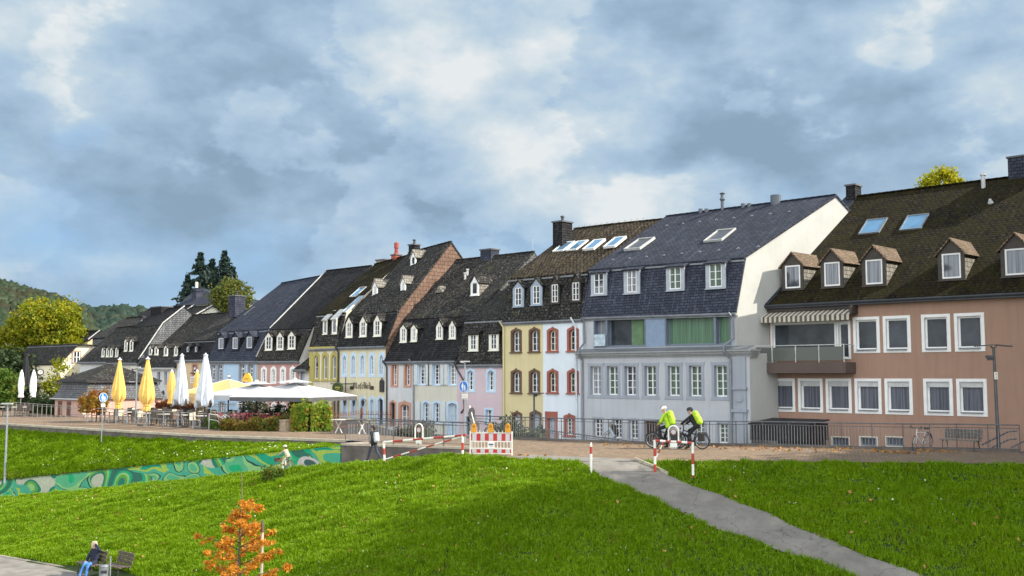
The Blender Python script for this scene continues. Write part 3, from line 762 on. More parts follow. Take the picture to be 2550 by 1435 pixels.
    def hit(s, px, py, i):
        a, b, d = s.L[i], s.R[i], s.L[i+1]; n = (b-a).cross(d-a).normalized(); r = ray(px, py); return CAMP+r*((a-CAMP).dot(n)/r.dot(n)), n
    def dormer(s, px0, py0, px1, py1, apex=None, ywin=50.5, body=None, roofm=None, frame=None, pane=None, trim=None, rows=3, cols=2, bx=.12, ov=.1, fr=.05, flat=False, cheek=None, lip=True, dep=None, pitchback=0):
        if px1 < px0: py0, px1 = px1, py0
        zc = ony((px0+px1)/2, py1, ywin).z; yf = s.prof(zc-.12)-.06
        if dep: yf = dep
        x0, x1, z0, z1 = s.rect(px0, py0, px1, py1, yf); za = ony((px0+px1)/2, apex, yf).z if apex else z1+.35
        trim = trim or WHITE; body = body or SL_DARK; roofm = roofm or SL_OLD; frame = frame or WHITE
        X0, X1 = x0-bx, x1+bx; zt = z1+.07; yb = s.prof(za-.05)+.15; xm = (X0+X1)/2
        fm = MB(); fm.poly([(X0, yf, z0-.55), (X1, yf, z0-.55), (X1, yf, zt)]+([] if flat else [(xm, yf, za-.05)])+[(X0, yf, zt)])
        # front face plate then cheeks
        d = MB(); d.box(X0, X1, yf+.045, s.prof(zt)+.2, z0-.6, zt)
        do = d.build('dormer', cheek or body, s.root)
        fp = MB(); fp.ring([(X0, z0-.1), (X1, z0-.1), (X1, zt), (X0, zt)], [(x0, z0), (x1, z0), (x1, z1), (x0, z1)], yf-.035, yf+.03)
        if not flat:
            fp.hexa([(X0, yf-.03), (X1, yf-.03), (X1, yf+.02), (X0, yf+.02)], zt-.001, zt+.03)
            nn = len(fp.v); fp.v += [(X0, yf-.02, zt+.03), (X1, yf-.02, zt+.03), (xm, yf-.02, za-.03)]; fp.f.append((nn, nn+1, nn+2))
        if lip: fp.box(X0-.03, X1+.03, yf-.1, yf, z0-.13, z0-.08)
        fp.build('dormer_front', trim, do)
        w = MB(); w.ring([(x0, z0), (x1, z0), (x1, z1), (x0, z1)], [(x0+fr, z0+fr), (x1-fr, z0+fr), (x1-fr, z1-fr), (x0+fr, z1-fr)], yf-.02, yf+.04)
        if cols == 2: w.box((x0+x1)/2-.03, (x0+x1)/2+.03, yf-.03, yf+.02, z0+fr, z1-fr)
        for i in range(1, rows): z = z0+(z1-z0)*i/rows; w.box(x0+fr, x1-fr, yf-.015, yf+.015, z-.014, z+.014)
        w.build('dormer_window', frame, do)
        p = MB(); p.poly([(x0, yf+.012, z0), (x1, yf+.012, z0), (x1, yf+.012, z1), (x0, yf+.012, z1)]); p.build('dormer_pane', pane or GL_D, do)
        r = MB()
        if flat:
            yb = s.prof(z1+.3)+.3; r.slab([(X0-.06, yf-.18, zt-.02), (X1+.06, yf-.18, zt-.02), (X1+.06, yb, zt+.25+pitchback), (X0-.06, yb, zt+.25+pitchback)], .09)
        else:
            e = .06; k = (za-zt)/((X1-X0)/2)
            for sg in (-1, 1):
                xe = (X1+ov) if sg > 0 else (X0-ov); zz = zt-k*ov
                q = [(xm, yf-ov, za), (xm, yb, za+.05), (xe, s.prof(zz)+.3, zz+.05), (xe, yf-ov, zz)]
                if sg > 0: q = [q[0], q[3], q[2], q[1]]
                r.slab(q, .07)
        r.build('dormer_roof', roofm, do); return do
    def skylight(s, px, py, w, h, seg, frame=None, glass=None, lift=.1):
        c, n = s.hit(px, py, seg)
        if n.z < 0: n = -n
        u = (s.R[seg]-s.L[seg]).normalized(); v = n.cross(u); 
        if v.z < 0: v = -v
        m = MB(); c = c+n*lift*.6; t = .07
        for sg in (-1, 1): m.obox(c+u*sg*(w/2-t/2), u*t/2, v*h/2, n*lift*.8); m.obox(c+v*sg*(h/2-t/2), u*(w/2-t), v*t/2, n*lift*.8)
        o = m.build('skylight', frame or ZINC, s.root); g = MB(); g.obox(c+n*lift*.35, u*(w/2-t*.7), v*(h/2-t*.7), n*.01); g.build('skylight_pane', glass or GL_SKY, o); return o
    def chimney(s, X0, X1, Y0, Y1, z0, z1, mat, cap=True, pot=True):
        m = MB(); m.hexa([(X0, Y0), (X1, Y0), (X1, Y1), (X0, Y1)], z0, z1); o = m.build('chimney', mat, s.root)
        if cap: c = MB(); c.box(X0-.07, X1+.07, Y0-.07, Y1+.07, z1, z1+.1); c.build('chimney_cap', M_plain('chimney_cap', (.10, .10, .11), .8), o)
        if pot: c = MB(); c.lathe(((X0+X1)/2, (Y0+Y1)/2, z1+.1), [(.11, 0), (.09, .28), (.15, .3), (.13, .4)], 10); c.build('chimney_pot', IRON, o)
        return o
    def pipe(s, pts, r=.05, mat=None):
        m = MB(); m.tube(pts, r, 8); return m.build('downpipe', mat or ZINC, s.root)
def prof(X, pts): return [(X, y, z) for y, z in pts]
def split_wall(H, ztop, Y, X0, X1, mat, name, yback=None, zb=-1.45):
    """a storey standing proud of the rest, with the openings that belong to it"""
    op = [o for o in H.open if o[3] < ztop+.01]; H.open = [o for o in H.open if o[3] >= ztop+.01]
    mb = MB(); xs = sorted({X0, X1}|{x for o in op for x in o[:2]}); zs = sorted({zb, ztop}|{z for o in op for z in o[2:]})
    for a, b in zip(xs[:-1], xs[1:]):
        for c, d in zip(zs[:-1], zs[1:]):
            if not any(o[0] < (a+b)/2 < o[1] and o[2] < (c+d)/2 < o[3] for o in op): mb.poly([(a, Y, c), (b, Y, c), (b, Y, d), (a, Y, d)])
    yb = yback or Y+6
    sd = MB(); sd.poly([(X1, Y, zb), (X1, yb, zb), (X1, yb, ztop), (X1, Y, ztop)]); sd.build('side_wall', M_plaster('gable_white', (.80, .78, .70)), H.root); mb.poly([(X0, yb, zb), (X0, Y, zb), (X0, Y, ztop), (X0, yb, ztop)])
    mb.poly([(X0, Y, ztop), (X1, Y, ztop), (X1, yb, ztop), (X0, yb, ztop)])
    return mb.build(name, mat, H.root)

# ---- salmon house, right end
W1 = M_plaster('salmon_plaster', (.37, .235, .175), .10)
def salmon():
    H = House('salmon_house', 'big salmon plastered house with mossy slate roof, white framed windows and a balcony', [(-29.1, 52.8, 7.35), (-28.0, 62, 14.25), (-27, 72, 7.3)], [(-3, 52.8, 7.35), (-3, 62, 14.4), (-3, 72, 7.3)], W1)
    up = H.row([(2125.7, 2190.7), (2199.6, 2268), (2295, 2367.7), (2376.6, 2453)], (789, 780), (878.5, 876.6))
    for R in up:
        w = H.win(R, .15, .15, cols=1, rows=1, sur=WHITE, pane=GL_D, depth=.16, fw=.09, name='window')
        m = MB(); m.box(R[0]+.2, R[1]-.2, 52.66, 52.8, R[2]+.13, R[2]+.19); m.build('sill', ZINC, w)
    xs = [(1921.7, 1980), (1988.6, 2049), (2057, 2121), (2129, 2195.5), (2204, 2273), (2300, 2374), (2382, 2459.5)]
    for R in H.row(xs, (941, 945), (1024, 1038)):
        w = H.win(R, .15, .15, cols=1, rows=1, sur=WHITE, pane=GL_V, depth=.18, fw=.09)
        m = MB(); m.box(R[0]+.2, R[1]-.2, 52.66, 52.8, R[2]+.15, R[2]+.20); m.build('sill', ZINC, w)
        m = MB(); m.box(R[0]+.16, R[1]-.16, 52.86, 52.97, R[3]-.42, R[3]-.155); m.build('shutter_box', M_plain('shutter_box_grey', (.52, .53, .53), .5), w)
    # balcony door window
    R = H.rect(1919.5, 799, 2084, 872); w = H.win(R, .12, .05, cols=1, rows=1, sur=WHITE, pane=GL_D, depth=.14, fw=.07, name='balcony_window')
    R2 = H.rect(2081, 799, 2118.8, 895); R2[0] = R[1]-.02; H.win(R2, .12, .05, cols=1, rows=1, sur=WHITE, pane=GL_D, depth=.145, fw=.07, name='balcony_door')
    for a, b in ((1955, 1985), (2010, 2045), (2075, 2110), (2145, 2180), (2210, 2245)):
        R = H.rect(a-5, 1087, b+6, 1113); R[2] = max(R[2], -1.0); H.win(R, .05, .04, cols=1, rows=1, sur=OFFW, frame=ZINC, pane=GL_V, depth=.12, name='basement_window')
    H.wall(); H.roof([SL_MOSS, SL_MOSS], ov=.42, gm=M_plain('gutter_dark', (.05, .055, .065), .4, .2, 3, .4))
    # verge strip of plain slates along the left edge
    m = MB(); a, d = H.L[0], H.L[1]; e = (a-d).normalized()*.40; nn = Vector((0, -.6, .8))
    q = [a+e+Vector((-.1, 0, 0)), a+e+Vector((.8, 0, 0)), d+Vector((.8, 0, 0)), d+Vector((-.1, 0, 0))]
    m.slab([p+nn*.062 for p in q], .02, nn); m.build('slate_verge', SL_LITE if 0 else SL_BLUE, H.root)
    D = [(1955.7, 661, 1993.3, 718, 627), (2053, 653, 2092, 712.5, 618), (2156, 646.5, 2198, 708, 609.6), (2346, 631, 2393, 693.6, 592), (2503, 619, 2556, 685, 578), (2660, 605, 2718, 675, 563)]
    for i, d in enumerate(D):
        H.dormer(d[0], d[1], d[2], d[3], d[4], body=DARKW, cheek=SL_PALE, trim=DARKW, roofm=TILE_TAN, rows=1, cols=1, bx=.2, ov=.17, fr=.08, pane=GL_W, ywin=53.6)
    for px, py in ((2175, 567), (2278, 557), ): H.skylight(px, py, 1.25, 1.65, 0, ZINC)
    p, n = H.hit(2449, 470, 0); m = MB(); m.tube([p, p+Vector((0, 0, .75))], .12, 10); m.tube([p+Vector((0, 0, .74)), p+Vector((0, 0, .84))], .17, 10); m.build('vent_pipe', ZINCL, H.root)
    p, n = H.hit(2468, 510, 0); m = MB(); m.lathe(p, [(.12, 0), (.16, .12), (.06, .34)], 8, (0, -.5, .8)); m.build('roof_vent', ZINCL, H.root)
    p = ony(2125, 490, 62); H.chimney(p.x-.30, p.x+.30, 61.6, 62.5, 13, 14.95, SL_DARK, pot=False)
    p = ony(2535, 430, 62.4); H.chimney(p.x-.35, p.x+2.2, 61.8, 63.2, 13, 15.4, SL_BLUE, pot=False)
    # tube from the gutter
    H.pipe([(-28.95, 52.45, 7.1), (-28.75, 52.6, 6.7), (-28.55, 52.72, 6.45), (-28.55, 52.74, 6.1)], .06, M_plain('copper_pipe', (.30, .19, .14), .5))
    # balcony
    a = ony(1863.7, 916, 51.55); b = ony(2106, 916, 51.55); z1 = ony(1990, 903, 51.55).z; z0 = ony(1990, 929.5, 51.55).z
    m = MB(); m.box(a.x, b.x, 51.55, 52.79, z0, z1); bo = m.build('balcony', M_plaster('balcony_brown', (.125, .095, .085), .1), H.root)
    zt = z1+.92; m = MB(); m.bar((a.x+.05, 51.65, zt), (b.x-.1, 51.65, zt), .05, .04)
    for t in (0, .245, .5, .745, 1): x = a.x+.08+(b.x-a.x-.2)*t; m.bar((x, 51.65, z1), (x, 51.65, zt), .04, .05)
    for x in (a.x+.05, b.x-.1): m.bar((x, 51.65, zt), (x, 52.8, zt), .05, .04)
    m.build('balcony_rail', ZINCL, bo)
    gm, nt, bs, o = newmat('frosted_panel'); bs.inputs['Base Color'].default_value = (.10, .11, .10, 1); bs.inputs['Roughness'].default_value = .25
    for t0, t1 in ((0, .245), (.245, .5), (.5, .745), (.745, 1)):
        m = MB(); m.box(a.x+.13+(b.x-a.x-.2)*t0, a.x+.03+(b.x-a.x-.2)*t1, 51.63, 51.66, z1+.1, zt-.1); m.build('balcony_panel', gm, bo)
    # awning
    sm, nt, bs, o = newmat('awning_stripes'); p = geo(nt); sx = nd(nt, 'SeparateXYZ', i_0=p)
    st = mth(nt, 'GREATER_THAN', mth(nt, 'FRACT', mth(nt, 'MULTIPLY', sx.outputs[0], 3.6)), .5)
    nt.links.new(mixc(nt, st, (.50, .46, .38), (.10, .085, .075)), bs.inputs['Base Color']); bs.inputs['Roughness'].default_value = .85
    aw = thing('awning', 'brown and cream striped awning half out above the balcony window', 'awning', (-27, 52.7, 6.2))
    a = ony(1902, 785, 52.3); b = ony(2122, 774, 52.3); zt = (a.z+b.z)/2+.05; m = MB()
    m.slab([(a.x, 52.79, zt+.12), (a.x, 51.95, zt-.22), (b.x, 51.95, zt-.22), (b.x, 52.79, zt+.12)], .02, Vector((0, -.3, .95)))
    m.build('canopy', sm, aw)
    v = MB(); N = 44
    for i in range(N):
        x0, x1 = a.x+(b.x-a.x)*i/N, a.x+(b.x-a.x)*(i+1)/N; y = 51.94+.03*(i % 2)
        v.poly([(x0, 51.94+.03*(i % 2), zt-.24), (x1, 51.97-.03*(i % 2), zt-.24), (x1, 51.97-.03*(i % 2), zt-.52), (x0, 51.94+.03*(i % 2), zt-.52)])
    v.build('valance', sm, aw)
    m = MB(); m.box(a.x-.05, b.x+.05, 52.62, 52.79, zt+.1, zt+.26); m.box(b.x-.02, b.x+.1, 52.0, 52.79, zt-.2, zt+.24); m.build('cassette', DARKW, aw)
    return H
salmon()

# ---- grey house with slate mansard
W2 = M_plaster('grey_plaster', (.46, .48, .51), .07); W2G = M_plaster('gable_white', (.50, .50, .475), .03)
def grey():
    H = House('grey_house', 'grey corner house with blue slate mansard, glazed loggia and white gable', [(-39.52, 50, 6.95), (-39.55, 50.8, 9.75), (-39.52, 59.2, 13.95), (-39.5, 68, 9)], [(-28.99, 50, 6.82), (-28.9, 50.9, 9.7), (-27.35, 59.2, 14.0), (-26, 68, 9)], W2, zb=4.4)
    H.Y = 49.72
    for i, R in enumerate(H.row([(1466.5, 1501), (1507, 1544), (1551, 1589), (1600, 1640), (1656, 1700.5), (1708.7, 1755), (1771.5, 1819)], (905.5, 902.5), (991.5, 996.5))):
        H.win(R, .17, .19, cols=2, rows=4, sur=GREYT, pane=[GL_W, GL_G, GL_W, GL_G, GL_G, GL_G, GL_G][i], depth=.26, ears=.05)
    xs = [(1477, 1502), (1524, 1551), (1563, 1592), (1603, 1645), (1730, 1755), (1784, 1817)]
    for i, R in enumerate(H.row(xs, (1043, 1043), (1100, 1100))):
        if i == 3: R[0] -= .25; R[1] += .3; R[2] -= .5; H.win(R, .14, .02, cols=6, rows=1, sur=GREYT, frame=M_plain('gate_wood', (.16, .075, .03), .5, .3), pane=GL_D, depth=.2, name='door')
        else: H.win(R, .1, .1, cols=2, rows=4, sur=GREYT, pane=GL_G if i > 3 else GL_D, depth=.2, name='ground_window')
    split_wall(H, 4.4, 49.72, -39.55, -28.05, W2, 'lower_wall', 52.79)
    H.Y = 50
    ZB = M_plain('bluegrey_panel', (.20, .27, .38), .5, .1); FR = M_plain('loggia_frame', (.15, .18, .23), .5, .1)
    GBC = M_glass('glass_green_drape', (.02, .02, .02), (.12, .23, .14), .8)
    for a, b, pn, c in ((1479, 1511, GL_W, 1), (1511, 1608, GL_D, 1), (1657, 1781, GBC, 1), (1781, 1821, GBC, 1)):
        R = H.rect(a, 786, b, 870); R[2], R[3] = 4.86, 6.62; H.win(R, .07, .07, cols=c, rows=1, sur=FR, frame=FR, pane=pn, depth=.3, fw=.05, name='loggia_window')
    a = ony(1608, 830, 50).x; b = ony(1657, 830, 50).x; m = MB(); m.box(a+.02, b-.02, 50-.03, 50.1, 4.86, 6.62); m.build('panel', ZB, H.root)
    a = ony(1575, 830, 50.3).x; b = ony(1604, 830, 50.3).x
    m = MB()
    for i in range(14): x = a+(b-a)*i/14; m.tube([(x, 50.31, 4.95), (x, 50.31, 6.5)], .05, 5)
    m.build('curtain', M_plain('green_curtain', (.13, .22, .12), .8, .2), H.root)
    m = MB(); a = ony(1480, 855, 49.85); b = ony(1508, 855, 49.85)
    m.box(a.x, b.x, 49.8, 49.84, 4.95, 5.65); m.build('hung_sheet', M_plain('pale_sheet', (.38, .46, .52), .7, .4, 4), H.root)
    H.wall(gable=W2G); H.roof([SL_BLUEM, SL_BLUE], ov=.25)
    # cornice between the storeys
    m = MB(); X0, X1 = -39.75, -27.95
    for y, z0, z1 in ((49.70, 4.20, 4.30), (49.62, 4.30, 4.38), (49.52, 4.38, 4.50), (49.40, 4.50, 4.60)): m.box(X0+(49.7-y)*.0, X1+(49.7-y)*.5, y, 52.8 if 0 else 50.5, z0, z1)
    m.build('cornice', M_plaster('cornice_grey', (.36, .37, .38), .15), H.root)
    m = MB(); m.slab([(X0, 49.36, 4.62), (X1, 49.36, 4.62), (X1, 50.0, 4.80), (X0, 50.0, 4.80)], .02, Vector((0, -.3, .95))); m.build('cornice_flashing', ZINC, H.root)
    # pilaster
    m = MB(); m.hexa([(-29.0, 49.6), (-28.25, 49.6), (-28.25, 49.72), (-29.0, 49.72)], -1.4, 4.2); m.hexa([(-28.88, 49.52), (-28.37, 49.52), (-28.37, 49.6), (-28.88, 49.6)], -1.4, 1.2)
    m.hexa([(-29.08, 49.5), (-28.17, 49.5), (-28.17, 49.72), (-29.08, 49.72)], 1.25, 1.4); m.hexa([(-29.05, 49.52), (-28.2, 49.52), (-28.2, 49.72), (-29.05, 49.72)], 2.45, 2.58)
    m.lathe((-28.62, 49.6, 2.0), [(.22, -.02), (.22, .06)], 14, (0, -1, 0)); m.build('pilaster', GREYT, H.root)
    for d in ((1480, 681, 1504, 732), (1562, 673.5, 1585.7, 728), (1668, 666, 1696, 720), (1767, 657, 1798, 714.8)):
        H.dormer(*d, ywin=50.4, flat=True, body=SL_BLUEM, roofm=SL_BLUE, trim=M_plain('zinc_trim', (.36, .39, .44), .5), bx=.24, pane=GL_W if d[0] < 1600 else GL_G, pitchback=.1)
    BLK = M_plain('shutter_dark', (.07, .075, .085), .4, .1)
    for px, py in ((1594, 613), (1794, 592)):
        o = H.skylight(px, py, 1.25, 1.9, 1, ZINCL, BLK, .16)
    def rp(px, py, h, r, mat=ZINC, hat=0):
        p = ony(px, py, 59.1); m = MB(); m.tube([(p.x, 59.1, 13.6), (p.x, 59.1, p.z+h)], r, 14)
        if hat: m.lathe((p.x, 59.1, p.z+h-.45), [(r, 0), (r*1.6, .1), (r*1.6, .16), (r*1.1, .2), (r*.9, .42), (r*1.8, .5), (.02, .6)], 12)
        m.build('vent_pipe', mat, H.root)
    DG = M_plain('pipe_grey', (.10, .115, .14), .5, .2)
    for px in (1745, 1760, 1851, 1866): rp(px, 524 if px < 1800 else 511, .10, .15, DG)
    rp(1799, 505, .55, .11, DG, 1); rp(1932, 503, .42, .33, DG)
    H.pipe([(-39.3, 49.66, 6.7), (-39.3, 49.8, 6.4), (-39.3, 49.86, 5.2), (-39.3, 49.3, 4.75), (-39.3, 49.3, 4.5), (-39.3, 49.62, 4.1), (-39.3, 49.62, -1)], .06)
    H.pipe([(-29.25, 49.66, 6.6), (-29.1, 49.85, 6.3), (-29.1, 49.88, 5.2), (-29.35, 49.3, 4.8), (-29.35, 49.3, 4.5), (-29.12, 49.56, 4.1), (-29.12, 49.56, -1)], .06)
    m = MB()
    for k, (z0) in enumerate((10.3, 12.95)):
        for i in range(9):
            X = -38.6+i*1.25+(.5 if k else 0)
            if X > -28.6: continue
            y = H.prof(z0)+.02; m.tube([(X-.09, y-.14, z0+.02), (X, y-.10, z0+.10), (X+.09, y-.14, z0+.02)], .02, 5)
    m.build('snow_hook', ZINCL, H.root)
grey()

# ---- yellow and white pair under one brown tiled roof
W3Y = M_plaster('yellow_plaster', (.63, .55, .32), .08); W3W = M_plaster('bluewhite_plaster', (.68, .74, .80), .06)
BRT = M_plaster('brown_trim', (.15, .092, .065), .2); REDT = M_plaster('red_trim', (.34, .12, .09), .2)
P3 = [(50, 6.92), (50.65, 9.6), (57.5, 13.55), (66, 8.5)]
def pair():
    A_ = House('yellow_house', 'pale yellow three-storey house with brown arched window surrounds, beside the white one', prof(-46.18, P3), prof(-42.74, P3), W3Y)
    B_ = House('white_house', 'bluish white three-storey house with red arched window surrounds', prof(-42.74, P3), prof(-39.56, P3[:2]+[(58.8, 13.72), (66, 8.5)]), W3W)
    for H, xa, tr in ((A_, [(1272.5, 1299.5), (1317, 1345.5)], BRT), (B_, [(1362.5, 1391), (1412.5, 1442)], REDT)):
        for (t, b) in ((818, 879.5), (920.5, 981.5)):
            dy = 0 if H is A_ else -2*(t < 900)
            for R in H.row(xa, (t+dy, t+dy-1), (b-2+dy, b-3+dy)):
                H.win(R, .15, .05, rise=.15, cols=2, rows=3, sur=tr, frame=OFFW if H is B_ else WHITE, pane=GL_D, depth=.22, fw=.05, sill=True, ears=0)
    R = A_.rect(1275, 1025, 1301, 1083); A_.win(R, .15, .05, rise=.15, cols=2, rows=4, sur=BRT, depth=.2, name='ground_window')
    R = A_.rect(1319, 1023, 1349, 1100); A_.win(R, .16, .02, rise=.15, cols=2, rows=2, sur=BRT, frame=M_plain('door_grey', (.40, .45, .52), .5), pane=M_plain('door_panel_grey', (.36, .42, .50), .5), depth=.2, name='door', fw=.1)
    R = B_.rect(1358, 1025, 1389, 1100); B_.win(R, .2, .02, cols=2, rows=3, sur=REDT, frame=M_plain('door_grey', (.4, .4, .4)), pane=M_plain('door_panel_grey', (.3, .3, .3)), depth=.25, name='door', fw=.08, top=.4)
    R = B_.rect(1404, 1032, 1433, 1086); B_.win(R, .17, .05, rise=.1, cols=2, rows=4, sur=REDT, depth=.2, name='ground_window', sill=True)
    A_.wall(); B_.wall()
    for H in (A_, B_): H.roof([SL_OLD, TILE_BR], side=0.0, ov=.3)
    bl = M_plain('dormer_bluegrey', (.30, .36, .44), .6)
    A_.dormer(1283.5, 1299, 717, 761, 697, frame=WHITE, trim=bl, bx=.2); A_.dormer(1328, 1344.5, 712, 757, 690, trim=bl, bx=.2)
    B_.dormer(1374.5, 1390, 708.7, 753, 685.6, trim=DARKW, frame=WHITE, bx=.12, roofm=SL_OLD); B_.dormer(1426, 1443, 703.7, 748, 680, trim=DARKW, bx=.12)
    for H, px, py in ((A_, 1405, 617), (A_, 1438, 614.5), (B_, 1480, 611.5), (B_, 1532, 605.5)): H.skylight(px, py, .95, 1.5, 1, WHITE)
    p = ony(1402, 580, 55.2); A_.chimney(p.x-.42, p.x+.42, 54.6, 55.7, 11.0, ony(1402, 556, 55.2).z, SL_DARK)
    A_.pipe([(-46.1, 49.6, 6.7), (-46.0, 49.85, 6.3), (-46.0, 49.9, -1)], .055, W3Y); B_.pipe([(-40.2, 49.62, 6.75), (-40.0, 49.85, 6.2), (-39.95, 49.9, -1)], .055, M_plain('pipe_white', (.6, .64, .68), .5))
    m = MB()
    for i in range(12): X = -45.6+i*.5; m.tube([(X-.06, 57.3, 13.66), (X, 57.35, 13.76)], .03, 5)
    m.build('ridge_clip', ZINCL, A_.root)
pair()

# ---- pink house
W4 = M_plaster('pink_plaster', (.58, .47, .50), .08)
def pink():
    P = [(50, 4.22), (50.85, 7.0), (57.5, 11.0), (64, 7)]
    H = House('pink_house', 'narrow pale pink house with light blue window surrounds and two slate dormers', prof(-50.4, P), prof(-46.2, P), W4)
    for R in H.row([(1161, 1183.5), (1210, 1235.7)], (918, 918), (978, 978)): H.win(R, .15, .14, rise=.12, cols=2, rows=4, sur=LBLUE, depth=.22)
    R = H.rect(1206, 1016, 1229, 1058); H.win(R, .13, .1, cols=2, rows=3, sur=LBLUE, depth=.25, name='ground_window')
    R = H.rect(1158, 1035, 1174, 1085); H.win(R, .06, .02, cols=1, rows=1, sur=LBLUE, pane=M_plain('dark_door', (.03, .03, .035), .5), frame=IRON, name='door')
    H.wall(); H.roof([SL_OLD, SL_OLD], gm=ZINC, side=.0)
    for d in ((1172, 834, 1186, 871), (1223, 832, 1237, 870)): H.dormer(*d, flat=True, bx=.18, trim=OFFW, roofm=SL_OLD, body=SL_OLD, pitchback=.25)
    H.pipe([(-50.3, 49.6, 4.1), (-50.25, 49.85, 3.6), (-49.7, 49.9, 2.9), (-49.6, 49.9, 1.0), (-49.9, 49.9, .7)], .055, IRON)
pink()

# ---- cream house with shutters + grey house with salmon trims, one roof
W5A = M_plaster('palegrey_plaster', (.58, .59, .60), .14); W5B = M_plaster('cream_plaster', (.60, .58, .50), .12)
SALT = M_plaster('salmon_trim', (.52, .29, .215), .1)
P5L = [(50, 4.46), (51.8, 7.4), (57.2, 12.15), (64, 7)]; P5R = [(50, 4.46), (51.8, 7.4), (58.0, 12.3), (64, 7)]
PM = [(50, 4.46), (51.8, 7.4), (57.6, 12.22), (64, 7)]
def twins():
    A_ = House('pale_grey_house', 'pale grey house with salmon window surrounds, left half of a shared slate roof', prof(-57.75, P5L), prof(-54.74, PM), W5A)
    for R in A_.row([(973, 992.7), (1006, 1025)], (901.6, 900), (965, 964.5)): A_.win(R, .15, .15, rise=.15, cols=2, rows=4, sur=SALT, depth=.22, fw=.05)
    R = A_.rect(969.6, 998, 986.4, 1062); A_.win(R, .12, .02, rise=.12, cols=1, rows=1, sur=SALT, frame=IRON, pane=M_plain('dark_door', (.03, .03, .035), .5), name='door')
    R = A_.rect(992, 1000, 1023.6, 1070); A_.win(R, .22, .02, rise=.12, cols=2, rows=4, sur=SALT, depth=.2, name='french_window')
    B_ = House('cream_house', 'cream house with light blue surrounds and open pale shutters, next to the pink house', prof(-54.74, PM), prof(-50.4, P5R), W5B)
    sh = M_plain('shutter_paleblue', (.56, .60, .61), .6, .06)
    for R in B_.row([(1041, 1063), (1077, 1099.5), (1116, 1139)], (902, 902), (961, 961)):
        w = B_.win(R, .1, .08, cols=2, rows=5, sur=LBLUE, depth=.2, fw=.05, top=.16)
        wd = (R[1]-R[0])*.42
        for x0, x1 in ((R[0]-wd+.02, R[0]+.04), (R[1]-.04, R[1]+wd-.02)):
            if x1 > -50.45: continue
            m = MB(); m.box(x0, x1, 49.9, 49.94, R[2]+.05, R[3]-.1)
            for k in range(14): z = R[2]+.1+k*(R[3]-R[2]-.25)/14; m.box(x0+.04, x1-.04, 49.885, 49.90, z, z+.04)
            m.build('shutter', sh, w)
    for R in B_.row([(1050, 1073), (1077, 1099)], (998, 998), (1056, 1056)): B_.win(R, .13, .1, rise=.13, cols=2, rows=4, sur=LBLUE, depth=.2, name='ground_window')
    R = B_.rect(1112, 999, 1142, 1083); B_.win(R, .14, .02, rise=.14, cols=2, rows=3, sur=LBLUE, frame=M_plain('door_paleblue', (.50, .58, .64), .5), pane=M_plain('door_panel_blue', (.46, .54, .60), .5), depth=.25, name='door', fw=.09, tr=2)
    for R in [B_.rect(1036, 1000, 1048, 1060), B_.rect(1100, 1000, 1111, 1060)]:
        m = MB(); m.box(R[0], R[1], 49.9, 49.94, R[2], R[3]); m.build('shutter', sh, B_.root)
    A_.wall(); B_.wall(gable=SL_LITE)
    A_.roof([SL_DARK, SL_OLD], side=0, names=1); B_.roof([SL_DARK, SL_OLD], side=0)
    A_.dormer(1000, 1009.5, 818, 850, 804, bx=.14, trim=OFFW); A_.dormer(1027, 1035, 817, 848, 803, bx=.14, trim=OFFW)
    B_.dormer(1090, 1099.5, 812, 842, 792, bx=.13, trim=OFFW); B_.dormer(1122, 1131.5, 811, 841, 792, bx=.13, trim=OFFW)
    B_.dormer(1176, 1189, 704, 733, 682, bx=.13, trim=WHITE, cheek=SL_PALE, ywin=53.5, rows=1, cols=1)
    p, n = A_.hit(1097, 726, 1); m = MB(); q = [p+Vector((-.4, -.2, -.1)), p+Vector((.4, -.2, -.1)), p+Vector((0, -.2, .4))]; m.v += [tuple(v) for v in q]+[tuple(p+Vector((0, 1, .5)))]; m.f += [(0, 1, 2), (1, 3, 2), (0, 2, 3)]; m.build('roof_hatch', SL_PALE, A_.root)
    for px, py in ((1164, 688), (1158, 697)):
        p, n = B_.hit(px, py, 1); m = MB(); m.tube([p, p+Vector((0, 0, .45))], .08, 8); m.tube([p+Vector((0, 0, .45)), p+Vector((0, 0, .55))], .12, 8); m.build('vent_pipe', ZINCL, B_.root)
    a = ony(1205, 640, 57.6); b = ony(1232, 640, 57.6); B_.chimney(a.x, b.x, 57.2, 58.1, 11, ony(1220, 624, 57.6).z, SL_BLUEM, pot=False)
    p = ony(1332, 600, 58); m = MB(); m.tube([(p.x-.2, 58, 12.2), (p.x-.2, 58, 13.3)], .02, 5); m.build('aerial', ZINCL, B_.root)
    A_.pipe([(-57.6, 49.6, 4.3), (-57.5, 49.9, 3.8), (-57.45, 49.92, -.8)], .055, IRON); B_.pipe([(-54.8, 49.6, 4.35), (-54.65, 49.9, 3.9), (-54.6, 49.92, -.8)], .055, ZINC)
twins()
